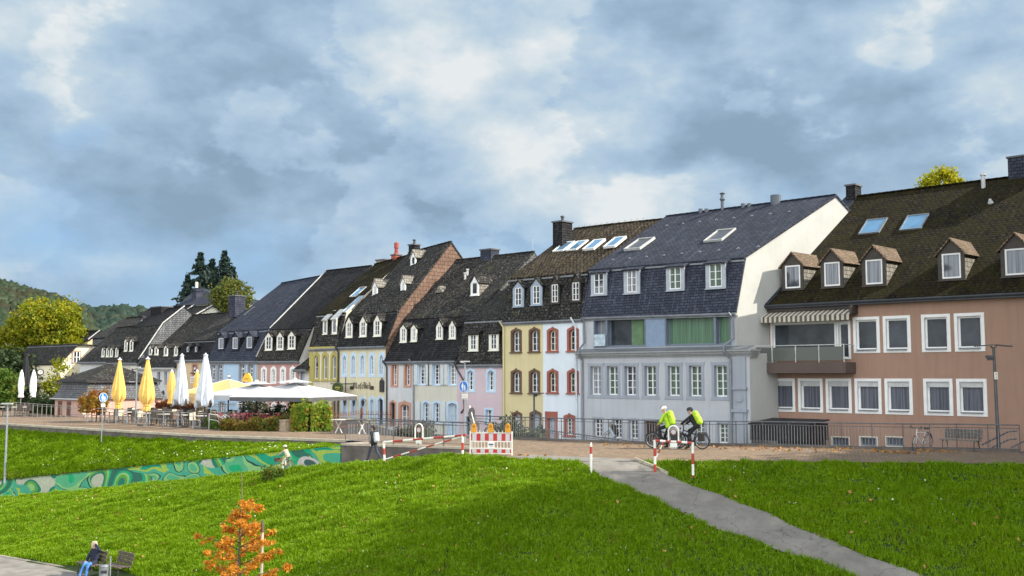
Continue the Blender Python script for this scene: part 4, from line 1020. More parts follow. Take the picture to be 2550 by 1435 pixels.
# ---- tavern with blackletter name
W6 = M_plaster('butter_plaster', (.66, .60, .42), .12)
def nib_text(word, x0, z0, h, Y, mat, parent, name='lettering'):
    """blackletter drawn with a broad nib held at a slant"""
    G = {'M': (1.25, [[(0, .1), (.12, 0), (.22, .12), (.22, .75), (.1, .95), (.3, 1.05)], [(.22, .9), (.45, 1.0), (.55, .8), (.55, 0)], [(.55, .85), (.8, 1), (.92, .85), (.92, .12), (1.05, 0)], [(.0, .55), (.12, .45)]]),
         'o': (.62, [[(.12, .12), (.12, .52), (.32, .66), (.48, .5), (.48, .12), (.3, 0), (.12, .14)]]),
         's': (.45, [[(.1, -.3), (.2, -.1), (.2, .85), (.36, 1.02), (.46, .92)], [(.08, .62), (.34, .66)]]),
         'e': (.5, [[(.42, .12), (.26, 0), (.12, .14), (.12, .5), (.28, .66), (.42, .5), (.14, .32)]]),
         'l': (.3, [[(.06, 1.08), (.15, .98), (.15, .12), (.28, 0)]]),
         'i': (.3, [[(.06, .62), (.15, .55), (.15, .12), (.28, 0)], [(.1, .86), (.2, .8)]]),
         'd': (.62, [[(.12, .12), (.12, .5), (.3, .62), (.46, .48), (.46, .12), (.28, 0), (.12, .14)], [(.46, .5), (.3, .8), (.12, 1.05), (.02, .98)]])}
    m = MB(); nx, nz = .075*h, .05*h; x = x0
    for ch in word:
        w, st = G[ch]
        for s in st:
            for (a, b), (c, d) in zip(s[:-1], s[1:]):
                p = [(x+a*h, z0+b*h), (x+c*h, z0+d*h)]
                q = [(p[0][0]-nx, p[0][1]-nz), (p[0][0]+nx, p[0][1]+nz), (p[1][0]+nx, p[1][1]+nz), (p[1][0]-nx, p[1][1]-nz)]
                m.poly([(u, Y, v) for u, v in q])
                m.poly([(u, Y-.004, v) for u, v in ((p[0][0]-nx*.6, p[0][1]-nz), (p[0][0]+nx*.6, p[0][1]-nz), (p[0][0]+nx*.6, p[0][1]+nz), (p[0][0]-nx*.6, p[0][1]+nz))])
        x += w*h
    return m.build(name, mat, parent), x
def tavern():
    H = House('tavern_house', 'yellow tavern house with light blue window surrounds, black lettering and tall slate roof with dormers', prof(-63.28, [(50, 5.63), (51.15, 7.95), (57.2, 13.15), (63, 8)]), prof(-57.75, [(50, 5.63), (51.2, 8.0), (56.6, 13.55), (63, 7.5)]), W6)
    xs = [(850.5, 866), (873, 888), (895, 911), (918, 935), (942.5, 958)]
    for R in H.row(xs, (878, 877), (940, 940)):
        H.win(R, .17, .2, rise=.2, cols=2, rows=4, sur=LBLUE, depth=.15, fw=.04, top=.26)
    for R in H.row(xs[:4], (986, 985), (1040, 1042)): H.win(R, .18, .1, rise=.18, cols=2, rows=4, sur=LBLUE, depth=.24, fw=.045, name='ground_window', top=.24)
    R = H.rect(938, 987, 962, 1060); R[1] = min(R[1], -57.8); H.win(R, .16, .02, rise=.16, cols=1, rows=1, sur=LBLUE, frame=IRON, pane=M_plain('dark_door', (.03, .03, .035), .5), name='door')
    H.wall(gable=SL_BROWN); H.roof([SL_DARK, SL_OLD], ov=.34, side=.05, verge='')
    for d in ((864.5, 804, 875, 838), (899, 802, 910, 836), (934, 799, 946, 835)): H.dormer(*d, apex=d[1]-20, bx=.13, trim=OFFW, roofm=SL_OLD)
    H.dormer(931, 713, 937.5, 733, 694, bx=.13, ywin=53, rows=3, roofm=SL_PALE); H.dormer(1001, 704, 1007.5, 725, 686, bx=.13, ywin=53, rows=3, roofm=SL_PALE)
    H.dormer(1025.5, 640, 1033.5, 659, 621, bx=.12, ywin=55, rows=1, cols=1, roofm=SL_PALE)
    a = ony(1020, 625, 56.9); H.chimney(a.x+.1, a.x+.8, 56.7, 57.3, 12, ony(1030, 612, 57).z, SL_DARK)
    IR = M_plain('lettering_black', (.045, .035, .03), .7)
    a = ony(879, 969, 49.96); b = ony(924, 969, 49.96); h = (b.x-a.x)/4.9
    nib_text('Mosellied', a.x, a.z+.05, h, 49.96, IR, H.root)
    m = MB()
    for px in (876, 926): p = ony(px, 966, 49.96); m.box(p.x-.2, p.x+.2, 49.95, 49.965, p.z-.13, p.z+.13)
    m.build('lettering_dash', IR, H.root)
    a = ony(945, 976, 49.9); b = ony(955, 950, 49.9); m = MB(); m.box(a.x, b.x, 49.88, 50, a.z, b.z); m.lathe(((a.x+b.x)/2, 49.94, b.z), [((b.x-a.x)*.6, 0), (.02, .25)], 4); m.build('wall_shrine', IRON, H.root)
    for R in H.row(xs[:3], (986, 985), (1040, 1042)):   # wall lanterns
        x = R[1]+.05; z = R[3]-.45; m = MB(); m.tube([(x, 50, z+.1), (x, 49.7, z+.25)], .02, 5); m.lathe((x, 49.68, z-.3), [(.05, 0), (.12, .3), (.15, .32), (.03, .5)], 6); m.build('wall_lantern', IRON, H.root)
    H.pipe([(-63.1, 49.62, 5.4), (-63.05, 49.9, 4.9), (-63.0, 49.9, -.8)], .07, IRON)
    # hanging sign
    t = thing('hanging_sign', 'oval dark green inn sign hanging from an iron bracket on the yellow tavern', 'sign', (-64.5, 49, 3.3))
    a = ony(823, 956, 49.2); b = ony(858, 956, 49.2); m = MB(); m.tube([(a.x, 49.2, a.z), (b.x, 49.2, a.z), (b.x, 50, a.z)], .035, 6); m.tube([(b.x, 49.3, a.z+.5), (b.x, 49.3, a.z-.6)], .035, 6); m.build('bracket', IRON, t)
    c = ony(841, 966, 49.2); m = MB(); N = 24
    o1 = [(c.x+.62*math.cos(i*2*math.pi/N), c.z+.42*math.sin(i*2*math.pi/N)) for i in range(N)]; o2 = [(c.x+.53*math.cos(i*2*math.pi/N), c.z+.34*math.sin(i*2*math.pi/N)) for i in range(N)]
    m.ring(o1, o2, 49.15, 49.25); m.build('sign_rim', M_plain('sign_rim', (.10, .13, .05), .5), t)
    m = MB(); m.poly([(x, 49.18, z) for x, z in o2]); m.poly([(x, 49.22, z) for x, z in reversed(o2)]); m.build('sign_face', M_plain('sign_green', (.03, .07, .02), .5), t)
    m = MB()
    for k, (dx, w, dz) in enumerate(((-.22, .1, .02), (-.05, .14, .04), (.12, .12, 0), (.26, .08, .03), (0, .3, -.14))): m.obox((c.x+dx, 49.17, c.z+dz), (w*.5, 0, .02), (0, .004, 0), (0, 0, .055 if k < 4 else .02))
    m.build('sign_letters', M_plain('gold_paint', (.50, .38, .06), .5), t)
tavern()

W7 = M_plaster('ivory_plaster', (.66, .62, .50), .16); OLIVE = M_plaster('olive_trim', (.42, .37, .13), .15)
def ivory():
    H = House('ivory_house', 'ivory house with olive yellow arched window surrounds and a mossy roof, left of the tavern', prof(-66.73, [(50, 5.56), (50.7, 8.05), (56.5, 12.4), (62, 8)]), prof(-63.3, [(50, 5.6), (50.75, 8.05), (57.0, 12.9), (63, 8)]), W7, zb=-.6)
    for R in H.row([(778.6, 797), (801, 819), (824, 840)], (878, 876), (948, 947)):
        H.win(R, .17, .12, rise=.2, cols=1, rows=2, sur=OLIVE, depth=.13, fw=.05, sill=True, top=.26, pane=GL_W, frame=OFFW)
    for a, b in ((806, 818), (826, 838)): R = H.rect(a, 985, b, 1050); R[2] = -.3; H.win(R, .1, .02, cols=1, rows=1, sur=M_plaster('tan_trim', (.45, .36, .28), .1), frame=IRON, pane=GL_D, name='ground_window')
    m = MB(); m.box(-66.78, -63.25, 49.86, 50.0, 5.18, 5.42); m.box(-66.75, -66.3, 49.95, 50.0, .2, 5.2); m.build('cornice', OLIVE, H.root)
    H.wall(); H.roof([SL_OLD, SL_MOSS], side=0)
    for (px0, px1, py0, py1) in ((806, 814, 800, 830), (828.5, 838, 797, 829)):
        H.dormer(px0, py0, px1, py1, flat=True, bx=.06, trim=OFFW, rows=1, cols=1, pane=GL_W, roofm=ZINCL, pitchback=.55)
    H.skylight(893, 730, .8, 1.4, 1, ZINCL); H.skylight(880, 760, .5, 2.2, 1, ZINCL)
    p = ony(954, 657, 57.2); H.chimney(p.x-.55, p.x+.55, 56.9, 57.5, 12, p.z+.25, M_plain('chimney_tan', (.28, .25, .20), .9, .3), pot=False)
    p = ony(987, 640, 57); b = H.chimney(p.x-.3, p.x+.3, 56.7, 57.3, 12, ony(987, 637, 57).z, M_plain('red_brick', (.34, .085, .06), .9, .3, 8), pot=False)
    z = ony(987, 637, 57).z; m = MB(); m.lathe((p.x, 57, z+.1), [(.26, 0), (.17, .15), (.15, .5), (.2, .52), (.2, .95), (.14, 1.0)], 10); m.build('chimney_pot', M_plain('red_clay', (.30, .07, .05), .8), b)
ivory()
def annex():
    H = House('annex_house', 'tiny white annex with a low slate lean-to roof, between the old pink and ivory houses', prof(-68.15, [(50, 3.95), (51.5, 5.0), (56, 5.0)]), prof(-66.75, [(50, 3.95), (51.5, 5.0), (56, 5.0)]), W5A, zb=-.6)
    R = H.rect(748, 920, 758, 957); H.win(R, .08, .05, cols=2, rows=3, sur=GREYT, depth=.2)
    H.wall(); H.roof([SL_OLD], ov=.5, side=.1, ridge=False)
annex()
W8 = M_plaster('oldpink_plaster', (.50, .30, .27), .14)
def oldpink():
    H = House('old_pink_house', 'dusty pink house with white arched window surrounds and three pedimented dormers', prof(-73.9, [(50, 4.64), (51.3, 7.1), (57.1, 12.4), (63, 7)]), prof(-68.1, [(50, 4.62), (51.2, 7.05), (57.3, 12.45), (63, 7)]), W8, zb=-.6)
    for R in H.row([(650.6, 664.5), (674, 688.5), (697.5, 712.5), (722, 737)], (914, 912), (955, 958)): H.win(R, .16, .16, rise=.16, cols=2, rows=4, sur=WHITE, depth=.15, fw=.035, top=.22)
    for R in H.row([(651, 665), (675, 690), (698, 713), (722, 736)], (1003, 1003), (1045, 1045)): R[2] = max(R[2], -.3); H.win(R, .14, .02, rise=.1, cols=2, rows=3, sur=WHITE, depth=.2, name='ground_window')
    m = MB(); m.box(-73.9, -68.12, 49.9, 50.0, 4.15, 4.42); m.box(-73.9, -73.6, 49.95, 50, -.3, 4.1); m.build('cornice', M_plaster('stone_trim', (.42, .40, .37), .2), H.root)
    H.wall(gable=M_plaster('gable_grey', (.62, .61, .57), .2)); H.roof([SL_OLD, SL_DARK], side=.02, verge='L')
    for d in ((663, 839, 675.5, 870), (692, 838, 703.5, 869), (720, 836, 733, 867)): H.dormer(*d, apex=d[1]-15, bx=.13, trim=OFFW, roofm=SL_OLD)
oldpink()
W9 = M_plaster('skyblue_plaster', (.42, .58, .74), .1)
def blue():
    H = House('blue_house', 'sky blue house with grey paired windows, dark blue slate roof and two skylights', prof(-81.2, [(50, 4.72), (51.0, 7.08), (57.5, 11.75), (63, 7)]), prof(-73.95, [(50, 4.66), (51.3, 7.15), (57.0, 12.0), (63, 7)]), W9, zb=-.6)
    for R in H.row([(523, 538), (540, 556), (594, 612), (616, 634)], (905, 903), (952, 952)): H.win(R, .16, .16, cols=2, rows=4, sur=GREYT, depth=.22, fw=.045, tr=3)
    for R in H.row([(545, 560), (594, 612), (616, 634)], (1000, 1000), (1040, 1040)): R[2] = max(R[2], -.3); H.win(R, .14, .02, cols=2, rows=3, sur=GREYT, name='ground_window')
    H.wall(); H.roof([SL_BLUEM, SL_BLUE], side=.02)
    for d in ((545, 842, 557, 869), (580, 841, 592.5, 869), (615, 839, 628, 867)): H.dormer(*d, apex=d[1]-15, bx=.15, trim=SL_BLUEM, roofm=SL_BLUE, rows=1, cols=1, frame=WHITE, pane=GL_W)
    for px, py in ((629, 777), (681, 773)): H.skylight(px, py, 1.0, 1.3, 1, ZINC)
    a = ony(578, 760, 53.8); b = ony(608, 760, 53.8); H.chimney(a.x, a.x+1.1, 53.4, 54.5, 8.5, ony(590, 738, 53.6).z, SL_BLUEM)
    m = MB(); c = ony(570, 937, 49.93); m.lathe((c.x, 49.95, c.z), [(.2, -.02), (.2, .05)], 12, (0, -1, 0)); m.build('wall_clock', ZINCL, H.root)
blue()
W10 = M_plaster('sand_plaster', (.62, .48, .31), .1)
def left_houses():
    H = House('sand_house', 'narrow sand coloured house with low dark slate front roof, left of the blue house', prof(-86.5, [(50, 4.85), (50.9, 6.4), (56, 9.3), (61, 5)]), prof(-81.25, [(50, 4.85), (50.9, 6.4), (56, 9.3), (61, 5)]), W10, zb=-.6)
    R = H.rect(478, 905, 493, 940); H.win(R, .15, .12, cols=1, rows=3, sur=M_plaster('rose_trim', (.44, .26, .20), .1), depth=.22)
    H.wall(); H.roof([SL_DARK, SL_OLD], side=.04)
    for d in ((466, 864, 471, 876), (486.5, 864, 491, 876)): H.dormer(*d, apex=d[1]-9, bx=.12, trim=IRON, rows=1, cols=1, roofm=SL_DARK)
    H = House('tiled_grey_house', 'pale grey house with a big weathered slate roof and four little dormers', prof(-93.5, [(50, 4.13), (55.7, 9.17), (61, 5)]), prof(-86.55, [(50, 4.1), (55.65, 9.17), (61, 5)]), W5A, zb=-.6)
    for a, b in ((389, 401), (407, 418), (427, 438)): R = H.rect(a, 922, b, 962); H.win(R, .14, .1, cols=1, rows=3, sur=W5A, depth=.2, frame=ZINC)
    for a, b in ((394, 408), (425, 440)): R = H.rect(a, 1000, b, 1030); H.win(R, .1, .02, cols=2, rows=2, sur=W5A, name='ground_window')
    H.wall(); H.roof([SL_OLD], side=.04, gm=ZINCL)
    for d in ((372, 867, 377, 882), (387, 867, 392, 882), (410.5, 866, 416, 884), (436, 866, 441, 884)): H.dormer(*d, apex=d[1]-10, bx=.13, trim=OFFW, rows=1, cols=1, ywin=51.5, roofm=SL_OLD)
    m = MB(); c = ony(388, 979, 49.95); m.box(c.x-1.6, c.x-.55, 49.93, 49.96, c.z-.28, c.z+.28)
    for k in range(5): m.box(c.x-.3+k*.38, c.x-.05+k*.38, 49.93, 49.96, c.z-.22, c.z+.25-(k % 2)*.1)
    m.build('lettering', M_plain('lettering_black', (.04, .04, .04)), H.root)
    H = House('white_eave_house', 'white walled house with dark slate roof and tall chimney block, behind the small pavilion', prof(-99.4, [(50, 4.7), (52.6, 8.1), (54.7, 9.7), (62, 5)]), prof(-93.55, [(50, 4.66), (52.4, 8.2), (54.7, 10.0), (62, 5)]), W5B, zb=-.6)
    for a, b in ((312, 318), (326, 333)): R = H.rect(a, 920, b, 955); H.win(R, .08, .06, cols=1, rows=2, sur=W5B, frame=IRON)
    H.wall(gable=SL_LITE); H.roof([SL_OLD, SL_DARK], side=.04, verge='R')
    for d in ((311.5, 850, 316, 873), (325, 850, 330, 873)): H.dormer(*d, apex=d[1]-11, bx=.12, trim=OFFW, rows=2, cols=1, ywin=51.2)
    a = ony(405, 790, 54.5); H.chimney(a.x-1.5, a.x+.6, 54.0, 55.2, 8, ony(405, 766, 54.5).z, SL_DARK, pot=False)
    H = House('low_white_house', 'low white house with mossy dark roof and four tiny dormers, leftmost of the row', prof(-105.4, [(50, 4.78), (53.8, 8.2), (57.5, 4.9)]), prof(-99.45, [(50, 4.75), (53.8, 8.3), (57.5, 4.9)]), W5A, zb=-.6)
    H.wall(); H.roof([SL_OLD], side=.04)
    for d in ((255, 870, 259, 887), (266, 870, 270, 887), (276, 870, 280, 887), (289, 869, 293, 887)): H.dormer(*d, apex=d[1]-9, bx=.11, trim=OFFW, rows=1, cols=1, ywin=51.2)
    R = H.rect(258, 905, 268, 930); H.win(R, .1, .05, cols=2, rows=2, sur=W5A)
    # roofs behind the row
    def back(name, label, pxs, X, L, wm, rm, zb=0, verge='R'):
        pts = [onx(px, py, X) for px, py in pxs]; R = [(p.x, p.y, p.z) for p in pts]; Lf = [(p.x-L, p.y, p.z) for p in pts]
        h = House(name, label, Lf, R, wm, zb=zb, group='houses behind the row'); return h
    h = back('gabled_house', 'white gabled house rising behind the tiled roofs', [(486, 786), (528, 762), (577, 784)], -104, 9, M_plaster('gable_cream', (.70, .68, .60), .1), SL_OLD); h.wall(); h.roof([SL_OLD], ov=.2, side=.25, verge='R', gutter=False)
    h = back('slate_gabled_house', 'slate hung gabled house behind the row, white verge boards', [(422, 800), (482, 761), (520, 790)], -108, 10, SL_LITE, SL_DARK); h.wall(); h.roof([SL_DARK], ov=.2, side=.25, verge='R', gutter=False)
    h = back('dormered_house', 'dark roofed house with twin dormers behind the low white house', [(318, 836), (405, 786), (450, 815)], -106, 8, SL_LITE, SL_DARK); h.wall(); h.roof([SL_OLD], ov=.2, side=.2, verge='R', gutter=False)
    for d in ((352, 797, 357, 812), (368, 795, 373, 810)): h.dormer(*d, apex=d[1]-10, bx=.2, trim=SL_LITE, rows=1, cols=1, ywin=53.5)
    # villa with hipped roof
    t = thing('villa', 'tall villa with steep hipped slate roof and slim chimney in front of the spruces', 'house', (-123, 78, 0), 'houses behind the row')
    m = MB(); m.box(-128.9, -118.3, 75, 84, 0, 12.6); m.build('wall', M_plaster('villa_white', (.70, .70, .68), .1), t); ap = ony(497, 718, 79.5)
    m = MB(); E = [(-129.5, 74.5, 12.55), (-117.8, 74.5, 12.55), (-117.8, 84.5, 12.55), (-129.5, 84.5, 12.55)]; a1, a2 = (ap.x-.8, 79.5, ap.z), (ap.x+.5, 79.5, ap.z)
    m.poly([E[0], E[1], a2, a1]).poly([E[1], E[2], a2]).poly([E[2], E[3], a1, a2]).poly([E[3], E[0], a1]).poly([E[3], E[2], E[1], E[0]]); m.build('roof', SL_BLUE, t)
    p = ony(491, 735, 76.5); m = MB(); m.box(p.x-.55, p.x+.55, 76, 77, 12.5, p.z+.5); m.box(p.x-.65, p.x+.65, 75.9, 77.1, p.z+.5, p.z+.65); c = m.build('chimney', SL_BLUEM, t)
    m = MB(); m.tube([(p.x-.2, 76.5, p.z+1.0), (p.x-.2, 76.5, p.z+1.8)], .2, 8); m.build('chimney_pot', OFFW, c)
    # detached houses further off
    CR = M_plaster('far_cream', (.76, .70, .52), .1); YW = M_plaster('far_yellow', (.72, .56, .32), .1)
    h = back('cream_gable_house', 'cream house with sunlit gable and one stone framed window, behind yellow foliage', [(148, 903), (192, 858), (238, 860), (300, 905)], -112, 12, CR, SL_OLD); h.wall()
    h.roof([SL_OLD], ov=.3, side=.3, gutter=False)
    for i, (a, b, c, d) in enumerate(((182, 877, 199, 902),)):
        p = onx(a, d, -111.96); q = onx(c, b, -111.96)
        o = MB(); P = [(p.y, p.z), (q.y, p.z), (q.y, q.z), (p.y, q.z)]; O = [(p.y-.16, p.z-.16), (q.y+.16, p.z-.16), (q.y+.16, q.z+.16), (p.y-.16, q.z+.16)]
        n = len(o.v); o.v += [(-111.95, y, z) for y, z in O+P]; o.f += [(i_, (i_+1) % 4, 4+(i_+1) % 4, 4+i_) for i_ in range(4)]
        w = o.build('window', M_plaster('stone_trim_far', (.40, .28, .2), .1), h.root); o = MB(); o.poly([(-111.97, y, z) for y, z in P]); o.build('pane', GL_D, w)
        o = MB(); my = (p.y+q.y)/2; mz = (p.z+q.z)/2
        for (y0, y1, z0, z1) in ((my-.05, my+.05, p.z, q.z), (p.y, q.y, mz-.03, mz+.03), (p.y, p.y+.07, p.z, q.z), (q.y-.07, q.y, p.z, q.z)): o.box(-111.95, -111.92, y0, y1, z0, z1)
        o.build('glazing_bars', WHITE, w)
    h = back('yellow_gable_house', 'house with sunlit yellow gable and white verge boards under the wooded hill', [(219, 847), (248, 824), (273, 846)], -125, 13, YW, SL_DARK); h.wall(); h.roof([SL_DARK], ov=.2, side=.5, verge='R', gutter=False)
    h = back('white_verge_house', 'dark roofed house with long white verge board, beside the yellow tree', [(150, 868), (213, 821), (226, 832)], -132, 8, CR, SL_DARK); h.wall(); h.roof([SL_DARK], ov=.2, side=.5, verge='R', gutter=False)
    h = back('cream_low_house', 'low cream house with clock sign, half hidden by yellow bush', [(110, 895), (160, 862), (180, 880)], -118, 6, CR, SL_BLUE); h.wall(); h.roof([SL_BLUE], ov=.4, side=.4, gutter=False)
    # small pavilion
    t = thing('pavilion', 'small pink pavilion with two-stage hipped slate roof beside the cafe terrace', 'pavilion', (-82, 41, 0))
    x0, x1, y0, y1 = -84.35, -79.05, 38, 44.5
    m = MB(); m.box(x0, x1, y0, y1, -.2, 1.36); m.build('wall', M_plaster('pavilion_pink', (.55, .36, .30), .15), t)
    def frust(a, b, za, zb_, mat, nm):
        m = MB(); A0 = [(x0-a, y0-a, za), (x1+a, y0-a, za), (x1+a, y1+a, za), (x0-a, y1+a, za)]; B0 = [(x0-b, y0-b, zb_), (x1+b, y0-b, zb_), (x1+b, y1+b, zb_), (x0-b, y1+b, zb_)]
        for i in range(4): j = (i+1) % 4; m.poly([A0[i], A0[j], B0[j], B0[i]])
        m.poly(B0); return m.build(nm, mat, t)
    frust(.22, -.15, 1.36, 1.9, SL_LITE, 'mansard_roof'); frust(-.15, -.38, 1.9, 2.75, SL_LITE, 'mansard_roof')
    m = MB(); e = .02; zz = 2.78; r1, r2 = (x0+2.2, 41.2, 4.15), (x1-2.3, 41.2, 4.15)
    E = [(x0+e, y0+e, zz), (x1-e, y0+e, zz), (x1-e, y1-e, zz), (x0+e, y1-e, zz)]
    m.poly([E[0], E[1], r2, r1]).poly([E[1], E[2], r2]).poly([E[2], E[3], r1, r2]).poly([E[3], E[0], r1]).poly(list(reversed(E))); m.build('upper_roof', SL_OLD, t)
    m = MB(); m.box(x0+.05, x1-.05, y0+.05, y0+.12, 2.66, 2.8); m.box(x1-.12, x1-.05, y0+.1, y1-.1, 2.66, 2.8); m.build('eave_board', IRON, t)
    m = MB(); m.tube([(x0-.25, y0-.28, 1.34), (x1+.25, y0-.28, 1.34)], .06, 6); m.build('gutter', ZINCL, t)
    for k, px in enumerate((150, 172)): p = ony(px, 1010, 38); m = MB(); m.box(p.x-.35, p.x+.35, 37.96, 38.01, .05, 1.15); m.build('door', M_plain('door_rust', (.14, .06, .045), .6), t)
left_houses()
# ------------------------------------------------------------ vegetation
def clumps(cen, rad, n_cl, per, cr, squash=.8, shell=.5):
    """leaf positions: clumps spread through an ellipsoid, gaps between them"""
    cen = np.array(cen, float); rad = np.array(rad, float)
    d = RNG.normal(size=(n_cl, 3)); d /= np.linalg.norm(d, axis=1)[:, None]
    r = RNG.uniform(shell, 1, n_cl)**.6; C = cen+d*r[:, None]*rad
    P = C[:, None, :]+RNG.normal(size=(n_cl, per, 3))*cr*np.array([1, 1, squash])*RNG.uniform(.6, 1.3, (n_cl, 1, 1))
    return P.reshape(-1, 3), C
BARK = M_plain('bark', (.10, .085, .065), .9, .4, 4, bmp=.5); BARKL = M_plain('bark_pale', (.42, .38, .30), .9, .35, 2, bmp=.3)
def broadleaf(name, label, base, h, crowns, mat, leaf, n_cl, per, cr, bark=None, trunk_r=.3, limbs=6, group=None, cat='tree'):
    t = thing(name, label, cat, base, group); m = MB(); b = Vector(base); allC = []; Ps = []
    for (dx, dy, dz, rx, ry, rz, w) in crowns:
        P, C = clumps((b.x+dx, b.y+dy, b.z+dz), (rx, ry, rz), int(n_cl*w), per, cr); Ps.append(P); allC.append(C)
    C = np.concatenate(allC); fork = b+Vector((0, 0, h*.28))
    m.tube([b-Vector((0, 0, .3)), b+Vector((.05, 0, h*.15)), fork], [trunk_r*1.3, trunk_r, trunk_r*.85], 9)
    for i in range(limbs):
        e = Vector(C[RNG.integers(len(C))]); mid = fork.lerp(e, .5)+Vector((RNG.normal()*.4, RNG.normal()*.4, .6)); m.tube([fork-Vector((0, 0, .2)), mid, e], [trunk_r*.6, trunk_r*.35, trunk_r*.1], 6)
        for k in range(2): e2 = Vector(C[RNG.integers(len(C))]); m.tube([mid, mid.lerp(e2, .6)+Vector((0, 0, .3)), mid.lerp(e2, .9)], [trunk_r*.28, trunk_r*.15, trunk_r*.05], 5)
    m.build('trunk', bark or BARK, t, smooth=True); leaves('crown', np.concatenate(Ps), leaf, mat, t); return t
L_YEL = M_leaf('leaf_yellowgreen', (.33, .34, .012), (.11, .17, .014), .4, .5, (.48, .38, .02))
L_BRT = M_leaf('leaf_bright_yellow', (.50, .45, .02), (.34, .38, .02), .45, .8)
L_GRN = M_leaf('leaf_green', (.075, .16, .018), (.12, .20, .03), .35, .8, (.25, .22, .03))
L_HDG = M_leaf('leaf_hedge', (.17, .32, .03), (.36, .42, .05), .4, 1.5, (.42, .26, .04))
L_DRK = M_leaf('leaf_dark', (.025, .045, .015), (.045, .07, .02), .2, 1.)
L_SPR = M_leaf('needle_spruce', (.018, .038, .030), (.035, .062, .048), .12, .5)
L_RED = M_leaf('leaf_red', (.25, .05, .035), (.16, .09, .03), .35, 1.2, (.12, .16, .03))
L_ORG = M_leaf('leaf_orange', (.78, .34, .035), (.58, .21, .02), .4, 5., (.80, .44, .07))
def veg():
    p = atd(112, 935, 132)
    broadleaf('plane_tree', 'big yellow-green plane tree with pale bare limbs in front of the wooded hill', (p.x, p.y, 0), 13,
              [(0, 0, 9.0, 5.2, 4, 4.2, 1.), (-3.8, -1, 6.2, 4.0, 4, 4.4, .8), (3.6, 1, 5.8, 3.6, 3.6, 3.4, .7), (-1, 0, 3.4, 6.5, 4, 3, .8), (5.8, 2, 4.2, 2.4, 3, 2.2, .35)], L_YEL, .27, 210, 95, .46, BARKL, .35, 16)
    p = atd(560, 900, 120)
    broadleaf('birch_tree', 'loose green and yellow tree beside the spruces, behind the blue house', (p.x-0, p.y, 0), 12, [(1.3, 0, 12.0, 2.2, 2.0, 2.1, .9), (0.2, 0, 10.2, 2.0, 2, 2.2, .5)], M_leaf('leaf_olive', (.14, .17, .03), (.09, .13, .03), .35, .9, (.30, .22, .04)), .22, 80, 70, .36, BARK, .22, 9)
    # spruces
    for i, (px, top, w, lab) in enumerate(((492, 632, 3.2, 'tall dark spruce with pointed top, left of the group above the villa'), (553, 628, 3.2, 'tall dark spruce on the right of the group above the villa'), (522, 648, 2.8, 'dark spruce between two taller spruces'), (462, 690, 2.4, 'shorter dark spruce with drooping left side, above the villa roof'), (575, 668, 1.8, 'slim dark spruce at the right edge of the group'))):
        b = atd(px, 935, 166+3*i); z1 = CAMH+(935-top)*(166+3*i)/2600; w *= 2.15; t = thing('spruce_tree', lab, 'tree', (b.x, b.y, 0), 'spruces behind the row')
        m = MB(); m.tube([(b.x, b.y, -.2), (b.x, b.y, z1*.6), (b.x, b.y, z1)], [.35, .2, .03], 7); Ps = []
        for lv in range(38):
            u = lv/37; z = 7+(z1-7)*u; R = w*(1-u)**.92+.12; na = 8
            for k in range(na):
                a = RNG.uniform(0, 6.28); L = R*RNG.uniform(.45, 1.25); e = Vector((b.x+math.cos(a)*L, b.y+math.sin(a)*L, z-.18*L+RNG.uniform(-.1, .25)))
                if lv % 3 == 0: m.tube([(b.x, b.y, z), tuple(e)], [.05, .015], 4)
                s = RNG.uniform(.15, 1, 14)[:, None]; Ps.append(np.array([b.x, b.y, z])*(1-s)+np.array(e)*s+RNG.normal(size=(14, 3))*[.11, .11, .07])
        m.build('trunk', BARK, t); leaves('crown', np.concatenate(Ps), .33, L_SPR, t, aspect=2.2)
    p = ony(2350, 440, 74)
    broadleaf('golden_tree', 'tip of a golden yellow tree showing above the mossy roof ridge', (p.x, 74, 0), 18, [(-.1, 0, p.z-.6, 1.35, 1.2, 1.0, .8), (1.7, 0, p.z-1.5, 1.0, .8, .5, .25), (-4.2, 0, p.z-1.6, .9, .8, .35, .18)], L_BRT, .17, 60, 60, .24, BARK, .2, 4)
    p = atd(140, 935, 100)
    broadleaf('yellow_bush', 'airy yellow-leaved shrub growing in front of the cream gable house', (p.x, p.y, 0), 4.5, [(0, 0, 3.0, 1.0, 1.2, 1.9, .7), (.3, 0, 1.6, 1.2, 1.1, 1.2, .5)], L_YEL, .18, 34, 42, .30, BARK, .08, 5, cat='shrub')
    p = atd(10, 935, 97)
    broadleaf('vine_bush', 'green climbing shrub at the left edge beside white parasols', (p.x, p.y, 0), 4, [(0, 0, 2.0, 1.5, 1.2, 1.6, 1.), (-1.8, 0, 1.0, 1.4, 1.2, 1.2, .7)], L_GRN, .2, 60, 60, .3, BARK, .08, 4, cat='shrub')
    p = atd(20, 935, 120)
    broadleaf('dark_tree', 'dark green tree mass under the plane tree at the far left', (p.x, p.y, 0), 6, [(0, 0, 2.6, 5.5, 2, 3.0, 1.), (4.5, 1, 2.0, 3, 2, 2.6, .6)], L_DRK, .32, 90, 60, .6, BARK, .2, 3)
    p = atd(190, 935, 97)
    broadleaf('brown_bush', 'brown twiggy shrub against the white wall behind the pavilion', (p.x, p.y, 0), 3, [(0, 0, 1.9, 1.7, .8, 1.3, 1.)], M_leaf('leaf_brown', (.09, .065, .035), (.05, .045, .02), .2), .16, 40, 60, .25, BARK, .06, 4, cat='shrub')
